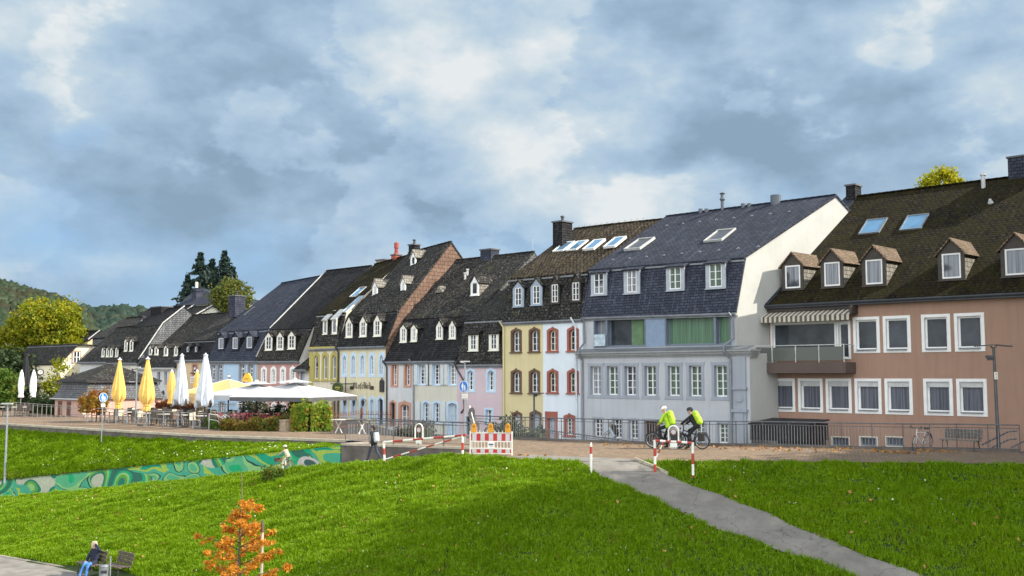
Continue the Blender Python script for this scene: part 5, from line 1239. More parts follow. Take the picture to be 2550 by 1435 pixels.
    # tree outside the right edge whose crown shades the lawn
    broadleaf('shade_tree', 'large broad tree standing beyond the right edge, its crown shading the lawn', (5.2, 46.3, -.6), 22,
              [(0, 0, 15.5, 9.0, 8.5, 6.0, 1.), (-3, -6, 13, 6, 6, 4.5, .5), (-1.5, 10.5, 14, 6.5, 6, 4.5, .55), (-2.2, -1.8, 20.5, 4.8, 5, 3.2, .4)], L_GRN, .42, 330, 100, 1.1, BARK, .5, 8)
    broadleaf('shade_tree', 'second broad tree beyond the right edge near the river, shading the footpath', (2.5, 33, -3), 22,
              [(.8, 0, 14.5, 7.2, 8.5, 6.0, 1.)], L_GRN, .42, 290, 100, 1.1, BARK, .45, 7)
    # hills
    for name, far, prof_, mat1 in (('near', 520, [(-900, 590), (-300, 670), (0, 722), (60, 742), (130, 757), (175, 778), (210, 806), (235, 860), (300, 940)], (.024, .040, .018)), ('far', 1500, [(-600, 760), (100, 775), (215, 783), (290, 779), (360, 785), (460, 796), (700, 806), (1000, 830), (1300, 900), (1500, 940)], (.024, .046, .032))):
        xs = np.arange(prof_[0][0], prof_[-1][0]+1, 12.); V = []; F = []; nr = 14
        rid = np.interp(xs, [p[0] for p in prof_], [p[1] for p in prof_])
        for i, x in enumerate(xs):
            top = atd(x, rid[i], far)
            for j in range(nr):
                u = j/(nr-1); q = atd(x, 935, far*(.62+.38*u)); V.append((q.x, q.y, -6+(top.z+6)*math.sin(u*math.pi/2)**1.1))
            q = atd(x, 935, far*1.5); V.append((q.x, q.y, -6))
        k = nr+1
        for i in range(len(xs)-1):
            for j in range(k-1): a = i*k+j; F.append((a, a+1, a+k+1, a+k))
        me = bpy.data.meshes.new('hills'); me.from_pydata(V, [], F); me.update(); me.materials.append(M_plain('hill_'+name, tuple(c*.7 for c in mat1), .95, .3, .01)); o = bpy.data.objects.new('hills', me); COL.objects.link(o); tag(o, kind='structure')
        # tree crowns on the slope
        bm = bmesh.new(); bmesh.ops.create_icosphere(bm, subdivisions=2, radius=1); bv = np.array([v.co[:] for v in bm.verts]); bf = np.array([[v.index for v in f.verts] for f in bm.faces]); bm.free()
        n = 9000 if name == 'near' else 7000; ii = RNG.uniform(0, len(xs)-1.01, n); uu = RNG.uniform(.12, 1.0, n)**.8; Vn = np.array(V).reshape(len(xs), k, 3)
        i0 = ii.astype(int); fx = (ii-i0)[:, None]; jj = uu*(nr-1); j0 = np.minimum(jj.astype(int), nr-2); fy = (jj-j0)[:, None]
        Pq = (Vn[i0, j0]*(1-fx)+Vn[i0+1, j0]*fx)*(1-fy)+(Vn[i0, j0+1]*(1-fx)+Vn[i0+1, j0+1]*fx)*fy
        sz = (RNG.uniform(1.0, 3.4, n) if name == 'near' else RNG.uniform(3, 7.5, n))[:, None, None]
        nz = 1+.35*np.sin(bv@RNG.normal(size=(3, n))*3.1).T[:, :, None]*1.0+.2*np.sin(bv@RNG.normal(size=(3, n))*7).T[:, :, None]
        W = Pq[:, None, :]+bv[None]*nz*sz*np.array([1, 1, 1.15]); nb = len(bv)
        FF = (bf[None]+np.arange(n)[:, None, None]*nb).reshape(-1, 3)
        c = mat1; o = raw('hill_woods', (W+RNG.normal(size=W.shape)*sz*.10).reshape(-1, 3), FF, M_leaf('woods_'+name, c, tuple(x*1.7 for x in c), .1, .02 if name == 'near' else .006, (.042, .040, .020) if name == 'near' else (.055, .055, .03))); tag(o, kind='stuff')
    # red rock face in the near hill
veg()
def hedge_box(name, label, cat, pts, w, z0, z1, mat, n, leaf, core=True, group=None):
    """leafy volume along a polyline with an uneven top"""
    t = thing(name, label, cat, (pts[0][0], pts[0][1], z0), group); P = []; m = MB()
    L = sum(math.dist(a, b) for a, b in zip(pts[:-1], pts[1:]))
    for a, b in zip(pts[:-1], pts[1:]):
        l = math.dist(a, b); k = int(n*l/L); s = RNG.uniform(0, 1, k); dx, dy = (b[0]-a[0])/l, (b[1]-a[1])/l
        o = RNG.uniform(-1, 1, k); o = np.sign(o)*np.abs(o)**.5*w/2; top = z0+(z1-z0)*(.78+.3*np.sin(s*l*2.1+a[0])*np.sin(s*l*.9)+.12*RNG.normal(size=k))
        z = z0+(top-z0)*RNG.uniform(0, 1, k)**.7
        P.append(np.stack([a[0]+dx*s*l-dy*o, a[1]+dy*s*l+dx*o, z], 1)); m.bar((a[0], a[1], z0+(z1-z0)*.33), (b[0], b[1], z0+(z1-z0)*.33), w*.55, (z1-z0)*.6)
    leaves('foliage', np.concatenate(P), leaf, mat, t)
    if core: m.build('branches', M_plain('hedge_core', (.035, .04, .02), .95, .5), t)
    return t
def beds():
    G = lambda px, py, z=0: tuple(onz(px, py, z)[:2])
    t = hedge_box('flower_bed', 'low rose bed with pink and red blooms in front of the open parasols', 'flower bed', [G(556, 1072), G(640, 1072), G(705, 1073)], 1.6, 0, .75, M_leaf('leaf_autumn', (.14, .15, .02), (.24, .13, .03), .35, 1.2, (.07, .12, .02)), 7000, .10)
    Q = [G(560, 1068), G(705, 1070)]; n = 420; s = RNG.uniform(0, 1, n); cl = np.sin(s*31)*np.sin(s*13) > -.2
    P = np.stack([Q[0][0]+(Q[1][0]-Q[0][0])*s, Q[0][1]+(Q[1][1]-Q[0][1])*s+RNG.uniform(-.8, .5, n), RNG.uniform(.3, .95, n)], 1)[cl]; leaves('blooms', P, .13, M_leaf('rose_pink', (.62, .10, .13), (.70, .22, .22), .3, 2.), t)
    hedge_box('laurel_hedge', 'tall yellow-green laurel hedge between the rose bed and the rusty fence', 'hedge', [G(728, 1074), G(770, 1074), G(822, 1073)], 1.3, 0, 1.55, L_HDG, 6500, .13)
    hedge_box('laurel_bush', 'tallest laurel bush with yellow leaf tips under the edge of the white parasol', 'bush', [G(726, 1069), G(752, 1069)], 1.2, .8, 2.2, L_HDG, 2200, .13, core=False)
    hedge_box('garden_hedge', 'dark clipped round hedge in front of the tavern door', 'hedge', [(-60.0, 42), (-57.6, 41.4)], 1.4, -.4, 1.2, L_DRK, 3500, .10)
    hedge_box('garden_shrub', 'loose leafy shrubs below the tavern windows', 'shrub', [(-64, 42.5), (-61, 42)], 1.2, -.2, 1.6, M_leaf('leaf_grey', (.05, .07, .05), (.09, .10, .05), .3), 1400, .13, core=False)
    hedge_box('planter_flowers', 'row of dark red flower boxes on the cafe terrace', 'flower boxes', [G(392, 1035), G(500, 1040)], .6, .5, 1.25, L_RED, 3000, .11)
    hedge_box('autumn_shrub', 'red and yellow autumn shrub growing before the pavilion corner', 'shrub', [G(212, 1050), G(250, 1052)], 1.2, .6, 2.1, M_leaf('leaf_fire', (.35, .10, .02), (.35, .26, .03), .35, 1.), 1500, .13, core=False)
    hedge_box('ivy_hedge', 'dark green ivy hedge behind the left railing', 'hedge', [(-92, 39.6), (-84.9, 38.6)], .9, 0, 1.5, L_DRK, 5200, .13)
    hedge_box('terrace_shrub', 'green leafy plants at the foot of the terrace steps', 'shrub', [G(515, 1064), G(548, 1070)], .8, 0, .55, L_GRN, 1200, .1, core=False)
    hedge_box('fence_shrub', 'grey-green bush behind the railing next to the barricade', 'shrub', [(-38.2, 40.4), (-35.0, 40.9)], 1.1, -.8, .85, M_leaf('leaf_sage', (.05, .075, .04), (.09, .11, .06), .3), 3200, .1)
    hedge_box('doorstep_shrub', 'low mound of plants in front of the cream house steps', 'shrub', [(-46.5, 41.5), (-44.0, 41.4)], 1.2, -.5, .45, M_leaf('leaf_stone', (.12, .13, .09), (.17, .14, .10), .3), 1600, .09)
    for (a, b, s, lab) in ((705, 1155, .55, 'weedy green tuft beside the ramp near the child'),):
        p = atd(690, 1172, 46.5); hedge_box('weed_clump', lab, 'weeds', [(p.x, p.y-.6), (p.x+.9, p.y-.5)], .6, p.z-.4, p.z+.35, L_GRN, 700, .09, core=False)
beds()
def young_tree():
    b = atd(600, 1435, 27); zb = float(zlow(b.x, b.y)); b = Vector((b.x, b.y, zb)); zt = atd(597, 1180, 27).z
    t = thing('young_tree', 'slender young conifer with feathery orange autumn foliage tied to a stake', 'tree', b)
    m = MB(); pts = []; N = 12
    for i in range(N+1): u = i/N; pts.append((b.x+.05*math.sin(u*9)-.12*u**3, b.y+.03*math.sin(u*7), zb+(zt-zb)*u))
    m.tube(pts, [.055*(1-i/N)+.010 for i in range(N+1)], 7); Ps = []; z0 = atd(597, 1262, 27).z; D = Vector((RT.x, RT.y, 0))
    LV = 34
    for i in range(LV):
        u = i/(LV-1); z = z0-.05-(z0-zb-1.1)*u; R = .30+1.05*min(1, u*1.9)*RNG.uniform(.55, 1.1); 
        if i < 5: R = .55*RNG.uniform(.5, 1)
        a = i*2.4+RNG.uniform(-.4, .4); k = np.interp(z, [p[2] for p in pts], [p[0] for p in pts])
        s0 = Vector((k, b.y, z)); e = s0+Vector((math.cos(a)*R, math.sin(a)*R, R*.34+RNG.uniform(-.05, .1))); mid = s0.lerp(e, .5)+Vector((0, 0, .06))
        m.tube([s0, mid, e], [.016, .011, .004], 5)
        for q in range(int(4+R*7)):
            f = RNG.uniform(.25, 1.05); c = s0.lerp(e, f)+Vector((RNG.normal()*.07, RNG.normal()*.07, RNG.normal()*.045-.02)); Ps.append(np.array(c)+RNG.normal(size=(24, 3))*[.05, .05, .035])
    m.build('trunk', M_plain('young_bark', (.12, .10, .06), .8, .3), t, smooth=True); leaves('foliage', np.concatenate(Ps), .045, L_ORG, t, aspect=2.2)
    s = atd(651, 1435, 27); s2 = atd(651, 1300, 27); zs = float(zlow(s.x, s.y))
    st = thing('tree_stake', 'pale round wooden stake beside the orange young tree', 'stake', (s.x, s.y, zs)); m = MB(); m.tube([(s.x, s.y, zs-.2), (s.x, s.y, s2.z-.28), (s.x, s.y, s2.z-.22)], [.042, .040, .04], 9); m.build('post', M_plain('stake_wood', (.52, .45, .33), .8, .25, 5), st)
    m = MB(); m.lathe((s.x, s.y, s2.z-.28), [(.045, 0), (.05, .03), (.05, .2), (.03, .26), (.012, .33)], 9); m.build('stake_tip', M_plain('stake_dark', (.12, .08, .05), .8), st)
    m = MB(); m.tube([(s.x, s.y, s2.z-.55), (s.x-.3, s.y-.03, s2.z-.62), (b.x, b.y, s2.z-.66)], .008, 5); m.build('tie', M_plain('tie_green', (.12, .2, .1), .8), st)
young_tree()
# ------------------------------------------------------------ street furniture
RW_R = M_plain('paint_red', (.42, .045, .03), .5, .15, 6); RW_W = M_plain('paint_white', (.78, .76, .70), .5, .08, 6)
GALV = M_plain('galvanised', (.30, .32, .34), .45, .2, 3, .5); RAILM = M_plain('rail_grey', (.115, .12, .135), .5, .25, 4, .4)
BLACK = M_plain('black_plastic', (.018, .018, .02), .5, .2)
def railing(name, label, pts, h, sp, mat, bars=7, base=.1, group='railings', mid=True, curb=0, toprails=2):
    """posts, rails and bars along a polyline of (x, y, z)"""
    t = thing(name, label, 'railing', pts[0], group); rl = MB(); bb = None
    for a, b in zip(pts[:-1], pts[1:]):
        a, b = Vector(a), Vector(b); L = (Vector((b.x, b.y, 0))-Vector((a.x, a.y, 0))).length; n = max(1, round(L/sp)); Z = Vector((0, 0, 1))
        for i in range(n+(1 if b == Vector(pts[-1]) else 0)):
            p = a.lerp(b, i/n); m = MB(); m.tube([p-Z*.15, p+Z*h], .024, 6); m.build('post', mat, t)
        rl.tube([a+Z*h, b+Z*h], .026, 6)
        if toprails > 1: rl.tube([a+Z*(h-.14), b+Z*(h-.14)], .015, 5)
        if bars or mid: rl.tube([a+Z*base, b+Z*base], .015, 5)
        if bars:
            for i in range(n):
                m = MB(); p, q = a.lerp(b, i/n), a.lerp(b, (i+1)/n)
                for k in range(1, bars+1): c = p.lerp(q, k/(bars+1)); m.tube([c+Z*base, c+Z*(h-.14)], .012, 4)
                m.build('bar_panel', BARM, t)
    rl.build('rail', mat, t)
    if curb:
        m = MB()
        for a, b in zip(pts[:-1], pts[1:]): m.bar((a[0], a[1]+.06, a[2]-.42), (b[0], b[1]+.06, b[2]-.42), .22, 1.05)
        m.build('plinth', M_CONCD, t)
    return t
BARM = M_plain('bar_steel', (.26, .27, .28), .5, .2, 4, .3)
G0 = lambda px, py, z=0: onz(px, py, z)
def railings():
    P = [(x, y, 0.) for x, y in FL[:8]]; P[0] = (-38.05, 39.0, 0)
    railing('lane_railing', 'long grey bar railing on the promenade edge behind the cyclists and the parked bicycle', P, 1.12, 1.13, RAILM, 8, .12, curb=1)
    railing('ramp_railing', 'bar railing on the dark concrete wall behind the walking person', [(-38.75, 33.0, .05), (-38.75, 31.15, .05), (-32.6, 33.15, .05)], 1.08, 1.3, RAILM, 7, .12)
    railing('garden_railing', 'iron railing with curved bars before the cream house steps', [(-48.7, 41.0, -.35), (-44.0, 41.3, -.4), (-40.2, 41.6, -.45)], 1.0, 1.9, RAILM, 9, .1)
    railing('terrace_railing', 'two-bar pipe railing along the front of the cafe terrace', [tuple(G0(*p)) for p in ((176, 1050), (262, 1053), (372, 1061), (480, 1068))], .95, 1.7, GALV, 0, .5, mid=True, toprails=1)
    railing('left_railing', 'old metal railing with thin bars in front of the ivy hedge', [tuple(G0(*p)) for p in ((30, 1033), (176, 1047))], 1.0, 1.1, M_plain('rail_beige', (.22, .215, .19), .6, .2), 0, .1)
    railing('steps_railing', 'bright steel railing round the steps by the rose bed', [tuple(G0(*p)) for p in ((486, 1058), (560, 1053), (634, 1048))], 1.25, 2.6, ZINCL, 0, 0.1)
    for i, (a, b, c, lab) in enumerate((((521, 1031), (540, 1034), (576, 1056), 'sloping steel handrail on the near side of the terrace steps'), ((545, 1034), (562, 1032), (590, 1052), 'sloping steel handrail on the far side of the terrace steps'))):
        d = 62+i; P = [atd(*q, d) for q in (a, b, c)]; t = thing('handrail', lab, 'handrail', tuple(P[0]), 'handrails by the terrace steps'); m = MB(); m.tube(P, .028, 6); m.tube([p-Vector((0, 0, .32)) for p in P], .022, 6); m.build('rail', ZINCL, t)
        for p in (P[0], P[2]): m = MB(); m.tube([p, p-Vector((0, 0, .9))], .024, 6); m.build('post', ZINCL, t)
    A, B = ony(1190, 1049, 41.2), ony(1610, 1104, 43.2); t = thing('handrail', 'long dark handrail descending into the lane behind the main railing', 'handrail', tuple(A)); m = MB(); m.tube([A, B], .03, 6); m.tube([A-Vector((0, 0, .12)), B-Vector((0, 0, .12))], .014, 5); m.build('rail', RAILM, t)
    m = MB()
    for k in range(0, 61): p = A.lerp(B, k/60); m.tube([p, p-Vector((0, 0, .9 if k % 10 == 0 else .12))], .022 if k % 10 == 0 else .01, 5)
    m.build('bars', RAILM, t)
    # rusty garden fence
    t = thing('rusty_fence', 'rusty wrought iron garden fence with pointed bars in front of the tavern', 'fence', tuple(G0(826, 1072))); RU = M_plain('rusty_iron', (.16, .065, .04), .85, .35, 5)
    P = [G0(826, 1072), G0(900, 1064), G0(978, 1066)]; rl = MB()
    for a, b in zip(P[:-1], P[1:]):
        n = int((b-a).length/.17); Z = Vector((0, 0, 1))
        for z in (.15, .8): rl.bar(a+Z*z, b+Z*z, .03, .03)
        for k0 in range(0, n, 8):
            m = MB()
            for k in range(k0, min(n, k0+8)):
                p = a.lerp(b, k/n); m.tube([p, p+Z*1.0, p+Z*1.12], [.011, .011, .001], 4)
                if k % 2 == 0: m.torus(p+Z*.9+(b-a).normalized()*.085, (b-a).normalized().cross(Z), .07, .01, 10, 4)
            m.build('bar_panel', RU, t)
        m = MB(); m.obox(a+Z*.55, (.05, 0, 0), (0, .05, 0), (0, 0, .65)); m.build('post', RU, t)
    rl.build('rail', RU, t)
    # stone pillar
    p = G0(712, 1074); t = thing('stone_pillar', 'squat weathered sandstone pillar between the rose bed and the hedge', 'pillar', tuple(p)); m = MB(); m.box(p.x-.42, p.x+.36, p.y-.3, p.y+.35, -.05, .58); m.box(p.x-.46, p.x+.4, p.y-.34, p.y+.39, .58, .66); m.build('body', M_plain('sandstone', (.36, .28, .20), .9, .35, 3, bmp=.5), t)
    # slatted trestle table
    p = G0(872, 1080); t = thing('trestle_table', 'weathered white slatted table on crossed legs near the rusty fence', 'table', tuple(p)); m = MB(); X = Vector((.97, .24, 0)); Y = Vector((-.24, .97, 0)); Z = Vector((0, 0, 1))
    for k in range(6): m.obox(p+Y*(-.36+.145*k)+Z*.76, X*1.05, Y*.06, Z*.018)
    m.build('tabletop', M_plain('table_pale', (.60, .58, .53), .7, .15), t)
    for sx in (-.8, .8):
        m = MB(); m.bar(p+X*sx-Y*.3, p+X*sx+Y*.3+Z*.74, .05, .05); m.bar(p+X*sx+Y*.3, p+X*sx-Y*.3+Z*.74, .05, .05); m.build('leg', M_plain('table_pale', (.6, .58, .53)), t)
    # stairs and rails right of the long railing
    A = ony(2445, 1105, 47.2); t = thing('stair_railing', 'dark stair handrails climbing past the end of the long railing', 'railing', (-15, 47.3, 0), 'railings')
    for dz in (0, -.36):
        m = MB(); q = [ony(2445, 1108-dz*55, 47.3), ony(2512, 1075-dz*55, 47.3), ony(2533, 1074-dz*55, 47.3)]; m.tube(q, .03, 6); m.build('rail', RAILM, t)
    m = MB(); q = [ony(2518, 1115, 46.6), ony(2560, 1094, 46.6), ony(2620, 1064, 46.6)]; m.tube(q, .03, 6); m.tube([v-Vector((0, 0, .4)) for v in q], .025, 6); m.build('rail', RAILM, t)
    for px in (2535, 2560): p = ony(px, 1110, 46.6); m = MB(); m.tube([(p.x, 46.6, 0), (p.x, 46.6, p.z+.1)], .02, 6); m.build('post', RAILM, t)
railings()

def sign_disc(t, c, r, n, face, rim=None):
    """round traffic sign: plate, rim, facing direction n"""
    m = MB(); m.lathe(c, [(r, -.012), (r, .004)], 28, n); m.build('sign_plate', GALV, t)
    m = MB(); m.lathe(c+n*.006, [(r*.985, 0), (r*.985, .003)], 28, n); o = m.build('sign_rim', rim or RW_W, t)
    m = MB(); m.lathe(c+n*.011, [(r*.91, 0), (r*.91, .003)], 28, n); m.build('sign_face', face, o); return o
BLUE_S = M_plain('sign_blue', (.03, .17, .58), .35, .04)
def walkers(t, c, r, n):
    """adult leading a child by the hand, in white"""
    s = Vector((0, 0, 1)).cross(n); U = Vector((0, 0, 1)); m = MB(); b = c+n*.018
    def st(pts, w):
        for (a, b_), (e, f) in zip(pts[:-1], pts[1:]): m.bar(b+s*a*r+U*b_*r, b+s*e*r+U*f*r, .004, w*r, s)
    def q(pts): m.poly([b+s*x*r+U*y*r for x, y in pts])
    m.lathe(b+s*(-.18*r)+U*.60*r, [(.11*r, 0), (.11*r, .003)], 12, n); m.lathe(b+s*(.30*r)+U*.16*r, [(.095*r, 0), (.095*r, .003)], 12, n)
    q([(-.32, .44), (-.04, .44), (.0, -.25), (-.38, -.25)]); q([(-.32, -.22), (-.21, -.22), (-.22, -.72), (-.34, -.72)]); q([(-.14, -.22), (-.04, -.22), (-.0, -.72), (-.12, -.72)])
    q([(.19, .04), (.41, .04), (.45, -.38), (.15, -.38)]); q([(.19, -.36), (.28, -.36), (.27, -.72), (.18, -.72)]); q([(.32, -.36), (.41, -.36), (.44, -.72), (.35, -.72)])
    q([(-.06, .38), (.02, .30), (.22, -.18), (.14, -.22)]); q([(-.34, .40), (-.26, .44), (-.44, -.10), (-.52, -.06)])
    m.build('pictogram', RW_W, t)
def lines_plate(t, c, w, h, n, rows, name='info_plate'):
    s = Vector((0, 0, 1)).cross(n); m = MB(); m.obox(c, s*w/2, n*.006, Vector((0, 0, h/2))); o = m.build(name, RW_W, t); m = MB()
    for i in range(rows):
        z = h*(.36-.72*i/max(1, rows-1)) if rows > 1 else 0; x = -w*.40
        while x < w*.36: l = random.uniform(.03, .08)*w/.4; m.obox(c+n*.009+s*(x+l/2)+Vector((0, 0, z)), s*l/2, n*.001, Vector((0, 0, h*.045))); x += l+.02
    m.build('small_print', M_plain('print_dark', (.06, .06, .07), .6), o)
def signs():
    nrm = (CAMP-Vector((-54, 27, 3))); nrm.z = 0; nrm.normalize()
    b = G0(253, 1083, -.2); t = thing('pedestrian_sign', 'smaller round blue footpath sign on a thin pole in front of the cafe terrace', 'sign', tuple(b), 'round blue footpath signs')
    k = (b-CAMP).dot(FW)/2600; n1 = Matrix.Rotation(.6, 3, 'Z') @ nrm
    zt = b.z+(1083-992)*k; m = MB(); m.tube([b-Vector((0, 0, .4)), Vector((b.x, b.y, zt+.3))], .032, 8); m.build('pole', GALV, t)
    c = Vector((b.x, b.y, zt+.03))+n1*.05; o = sign_disc(t, c, 12*k, n1, BLUE_S); walkers(o, c, 12*k, n1)
    lines_plate(t, Vector((b.x, b.y, b.z+(1083-1010)*k))+n1*.05, .27, .19, n1, 2)
    b = G0(1157, 1102, 0); k = (b-CAMP).dot(FW)/2600; t = thing('pedestrian_sign', 'large round blue footpath sign with white plate on a lamp pole by the barricade', 'sign', tuple(b), 'round blue footpath signs')
    nn = Matrix.Rotation(-.68, 3, 'Z') @ (CAMP-b); nn.z = 0; nn.normalize()
    m = MB(); m.tube([b, (b.x, b.y, (1102-903)*k)], [.055, .035], 8); m.build('pole', GALV, t)
    c = Vector((b.x, b.y, (1102-963.5)*k))+nn*.09; o = sign_disc(t, c, 14.5*k, nn, BLUE_S); walkers(o, c, 14.5*k, nn)
    lines_plate(t, Vector((b.x, b.y, (1102-987)*k))+nn*.09+RT*.05, .34, .30, nn, 3)
    m = MB(); z = (1102-901)*k; m.obox((b.x, b.y, z), RT*.24-Vector((0, 0, .0)), (RT.cross(Vector((0, 0, 1))))*.1, (0, 0, .03)); m.obox(Vector((b.x, b.y, z-.05))-RT*.12, RT*.08, RT.cross(Vector((0, 0, 1)))*.08, (0, 0, .02)); m.build('lamp_head', ZINCL, t)
    # warning sign seen from behind, leaning
    B = G0(1190, 1092, 0); t = thing('construction_sign', 'leaning construction sign seen from behind, round disc above a square plate', 'sign', tuple(B)); k = (B-CAMP).dot(FW)/2600
    top = B-RT*(1190-1169)*k+Vector((0, 0, (1092-1011)*k)); m = MB(); m.tube([B, top], .035, 8); m.build('pole', RW_W, t)
    n2 = (FW.cross(Vector((0, 0, 1)))*-.85+FW*.5); n2.z = .08; n2.normalize()
    d = (top-B).normalized(); c = B+d*(1.03*(1092-1030)*k); m = MB(); m.lathe(c, [(.31, -.01), (.31, .01)], 26, n2); m.build('round_plate', M_plain('sign_back', (.11, .115, .125), .4, .2, 3, .5), t)
    c = B+d*((1092-1051)*k); s = d.cross(n2).normalized(); m = MB(); m.obox(c, s*.30, d*.26, n2*.008); m.build('square_plate', M_plain('sign_back'  , (.11, .115, .125)), t)
    # barricade
    a, b = G0(1171, 1133), G0(1275, 1134); cx = (a+b)/2; ax = (b-a); ax.z = 0; W = ax.length/2; ax.normalize(); ay = Vector((-ax.y, ax.x, 0)); Z = Vector((0, 0, 1))
    t = thing('barricade', 'red and white striped road barricade with three amber warning lamps', 'barrier', tuple(cx)); m = MB(); k = (cx-CAMP).dot(FW)/2600; H = 56*k
    for s in (-1, 1): m.bar(cx+ax*W*s, cx+ax*W*s+Z*(H+.05), .06, .05, ax)
    for z in (.06, .26, H*.60, H-.02): m.bar(cx-ax*W+Z*z, cx+ax*W+Z*z, .035, .035)
    for i in range(13): p = cx+ax*W*(-1+2*(i+.5)/13); m.bar(p+Z*.26, p+Z*H*.6, .05, .02, ax)
    for i in range(11): p = cx+ax*W*(-1+2*(i+.5)/11); m.bar(p+Z*H, p+Z*(H+.07), .035, .025, ax)
    m.build('frame', RW_W, t)
    for nm, z0, z1 in (('upper_board', H*.63, H-.05), ('lower_board', .09, .23)):
        m = MB(); m.obox(cx-ay*.02+Z*(z0+z1)/2, ax*(W-.04), ay*.008, Z*(z1-z0)/2); o = m.build(nm, M_plain('board_grey', (.50, .50, .50), .5, .1), t); m = MB(); n = 5.5
        for i in range(6):
            x0 = -1+i*2/5-.05-.045; x1 = x0+.19; x0 = max(x0, -.96); x1 = min(x1, .96)
            m.obox(cx-ay*.034+ax*W*(x0+x1)/2+Z*(z0+z1)/2, ax*W*(x1-x0)/2, ay*.003, Z*(z1-z0)/2)
        m.build('red_stripe', M_plain('signal_red', (.48, .015, .02), .4, .05), o)
    m = MB(); m.obox(cx-ay*.03+Z*H*.45, ax*.12, ay*.006, Z*.14); o = m.build('label_plate', RW_W, t); m = MB(); m.obox(cx-ay*.039+Z*H*.47, ax*.09, ay*.002, Z*.03); m.obox(cx-ay*.039+Z*H*.40, ax*.06, ay*.002, Z*.01); m.build('label_print', M_plain('print_blue', (.05, .08, .2), .5), o)
    for i, s in enumerate((-.83, -.02, .80)):
        p = cx+ax*W*s+Z*(H+.01); AM = M_plain('amber', (.66, .29, .01), .3, .1); m = MB(); m.obox(p+Z*.08, ax*.11, ay*.05, Z*.09); lb = m.build('warning_lamp', AM, t)
        m = MB(); m.lathe(p+Z*.235-ay*.045, [(.10, 0), (.105, .03), (.105, .06), (.09, .09)], 16, ay); m.build('lens', AM, lb); m = MB(); m.lathe(p+Z*.235-ay*.06, [(.06, 0), (.05, .02)], 14, ay); m.build('lens_ring', M_plain('amber_dark', (.45, .17, .005), .3), lb)
        m = MB(); m.tube([p+Z*.32, p+Z*.37], .04, 8); m.build('lamp_cap', AM, lb)
signs()

def striped(m_r, m_w, a, b, r, n, first=0):
    for i in range(n):
        p, q = Vector(a).lerp(Vector(b), i/n), Vector(a).lerp(Vector(b), (i+1)/n); (m_r if (i+first) % 2 == 0 else m_w).tube([p, q], r, 10)
def arch_sign(t, c, w, h, ax, face_n, dist, plate=True):
    """round-headed tube frame carrying a no-entry disc"""
    Z = Vector((0, 0, 1)); pts = [c-ax*w/2]+[c-ax*w/2+Z*(h-w/2)]+[c+Z*(h-w/2)+(ax*-math.cos(t_)+Z*math.sin(t_))*w/2 for t_ in np.linspace(0, math.pi, 9)[1:-1]]+[c+ax*w/2+Z*(h-w/2), c+ax*w/2]
    m = MB(); m.tube(pts, .03, 8); m.build('sign_frame', RW_W, t)
    cc = c+Z*(h-w*.62); r = w*.33; m = MB(); m.lathe(cc, [(r, -.01), (r, .01)], 26, face_n); o = m.build('sign_disc', M_plain('disc_red', (.22, .04, .03), .5, .3, 8), t)
    m = MB(); m.lathe(cc+face_n*.012, [(r*.72, 0), (r*.72, .004)], 24, face_n); m.build('disc_centre', M_plain('disc_white', (.50, .50, .50), .6, .2), o)
    lines_plate(t, c-Z*.10+face_n*.02, w*.72, .24, face_n, 2, 'small_plate')
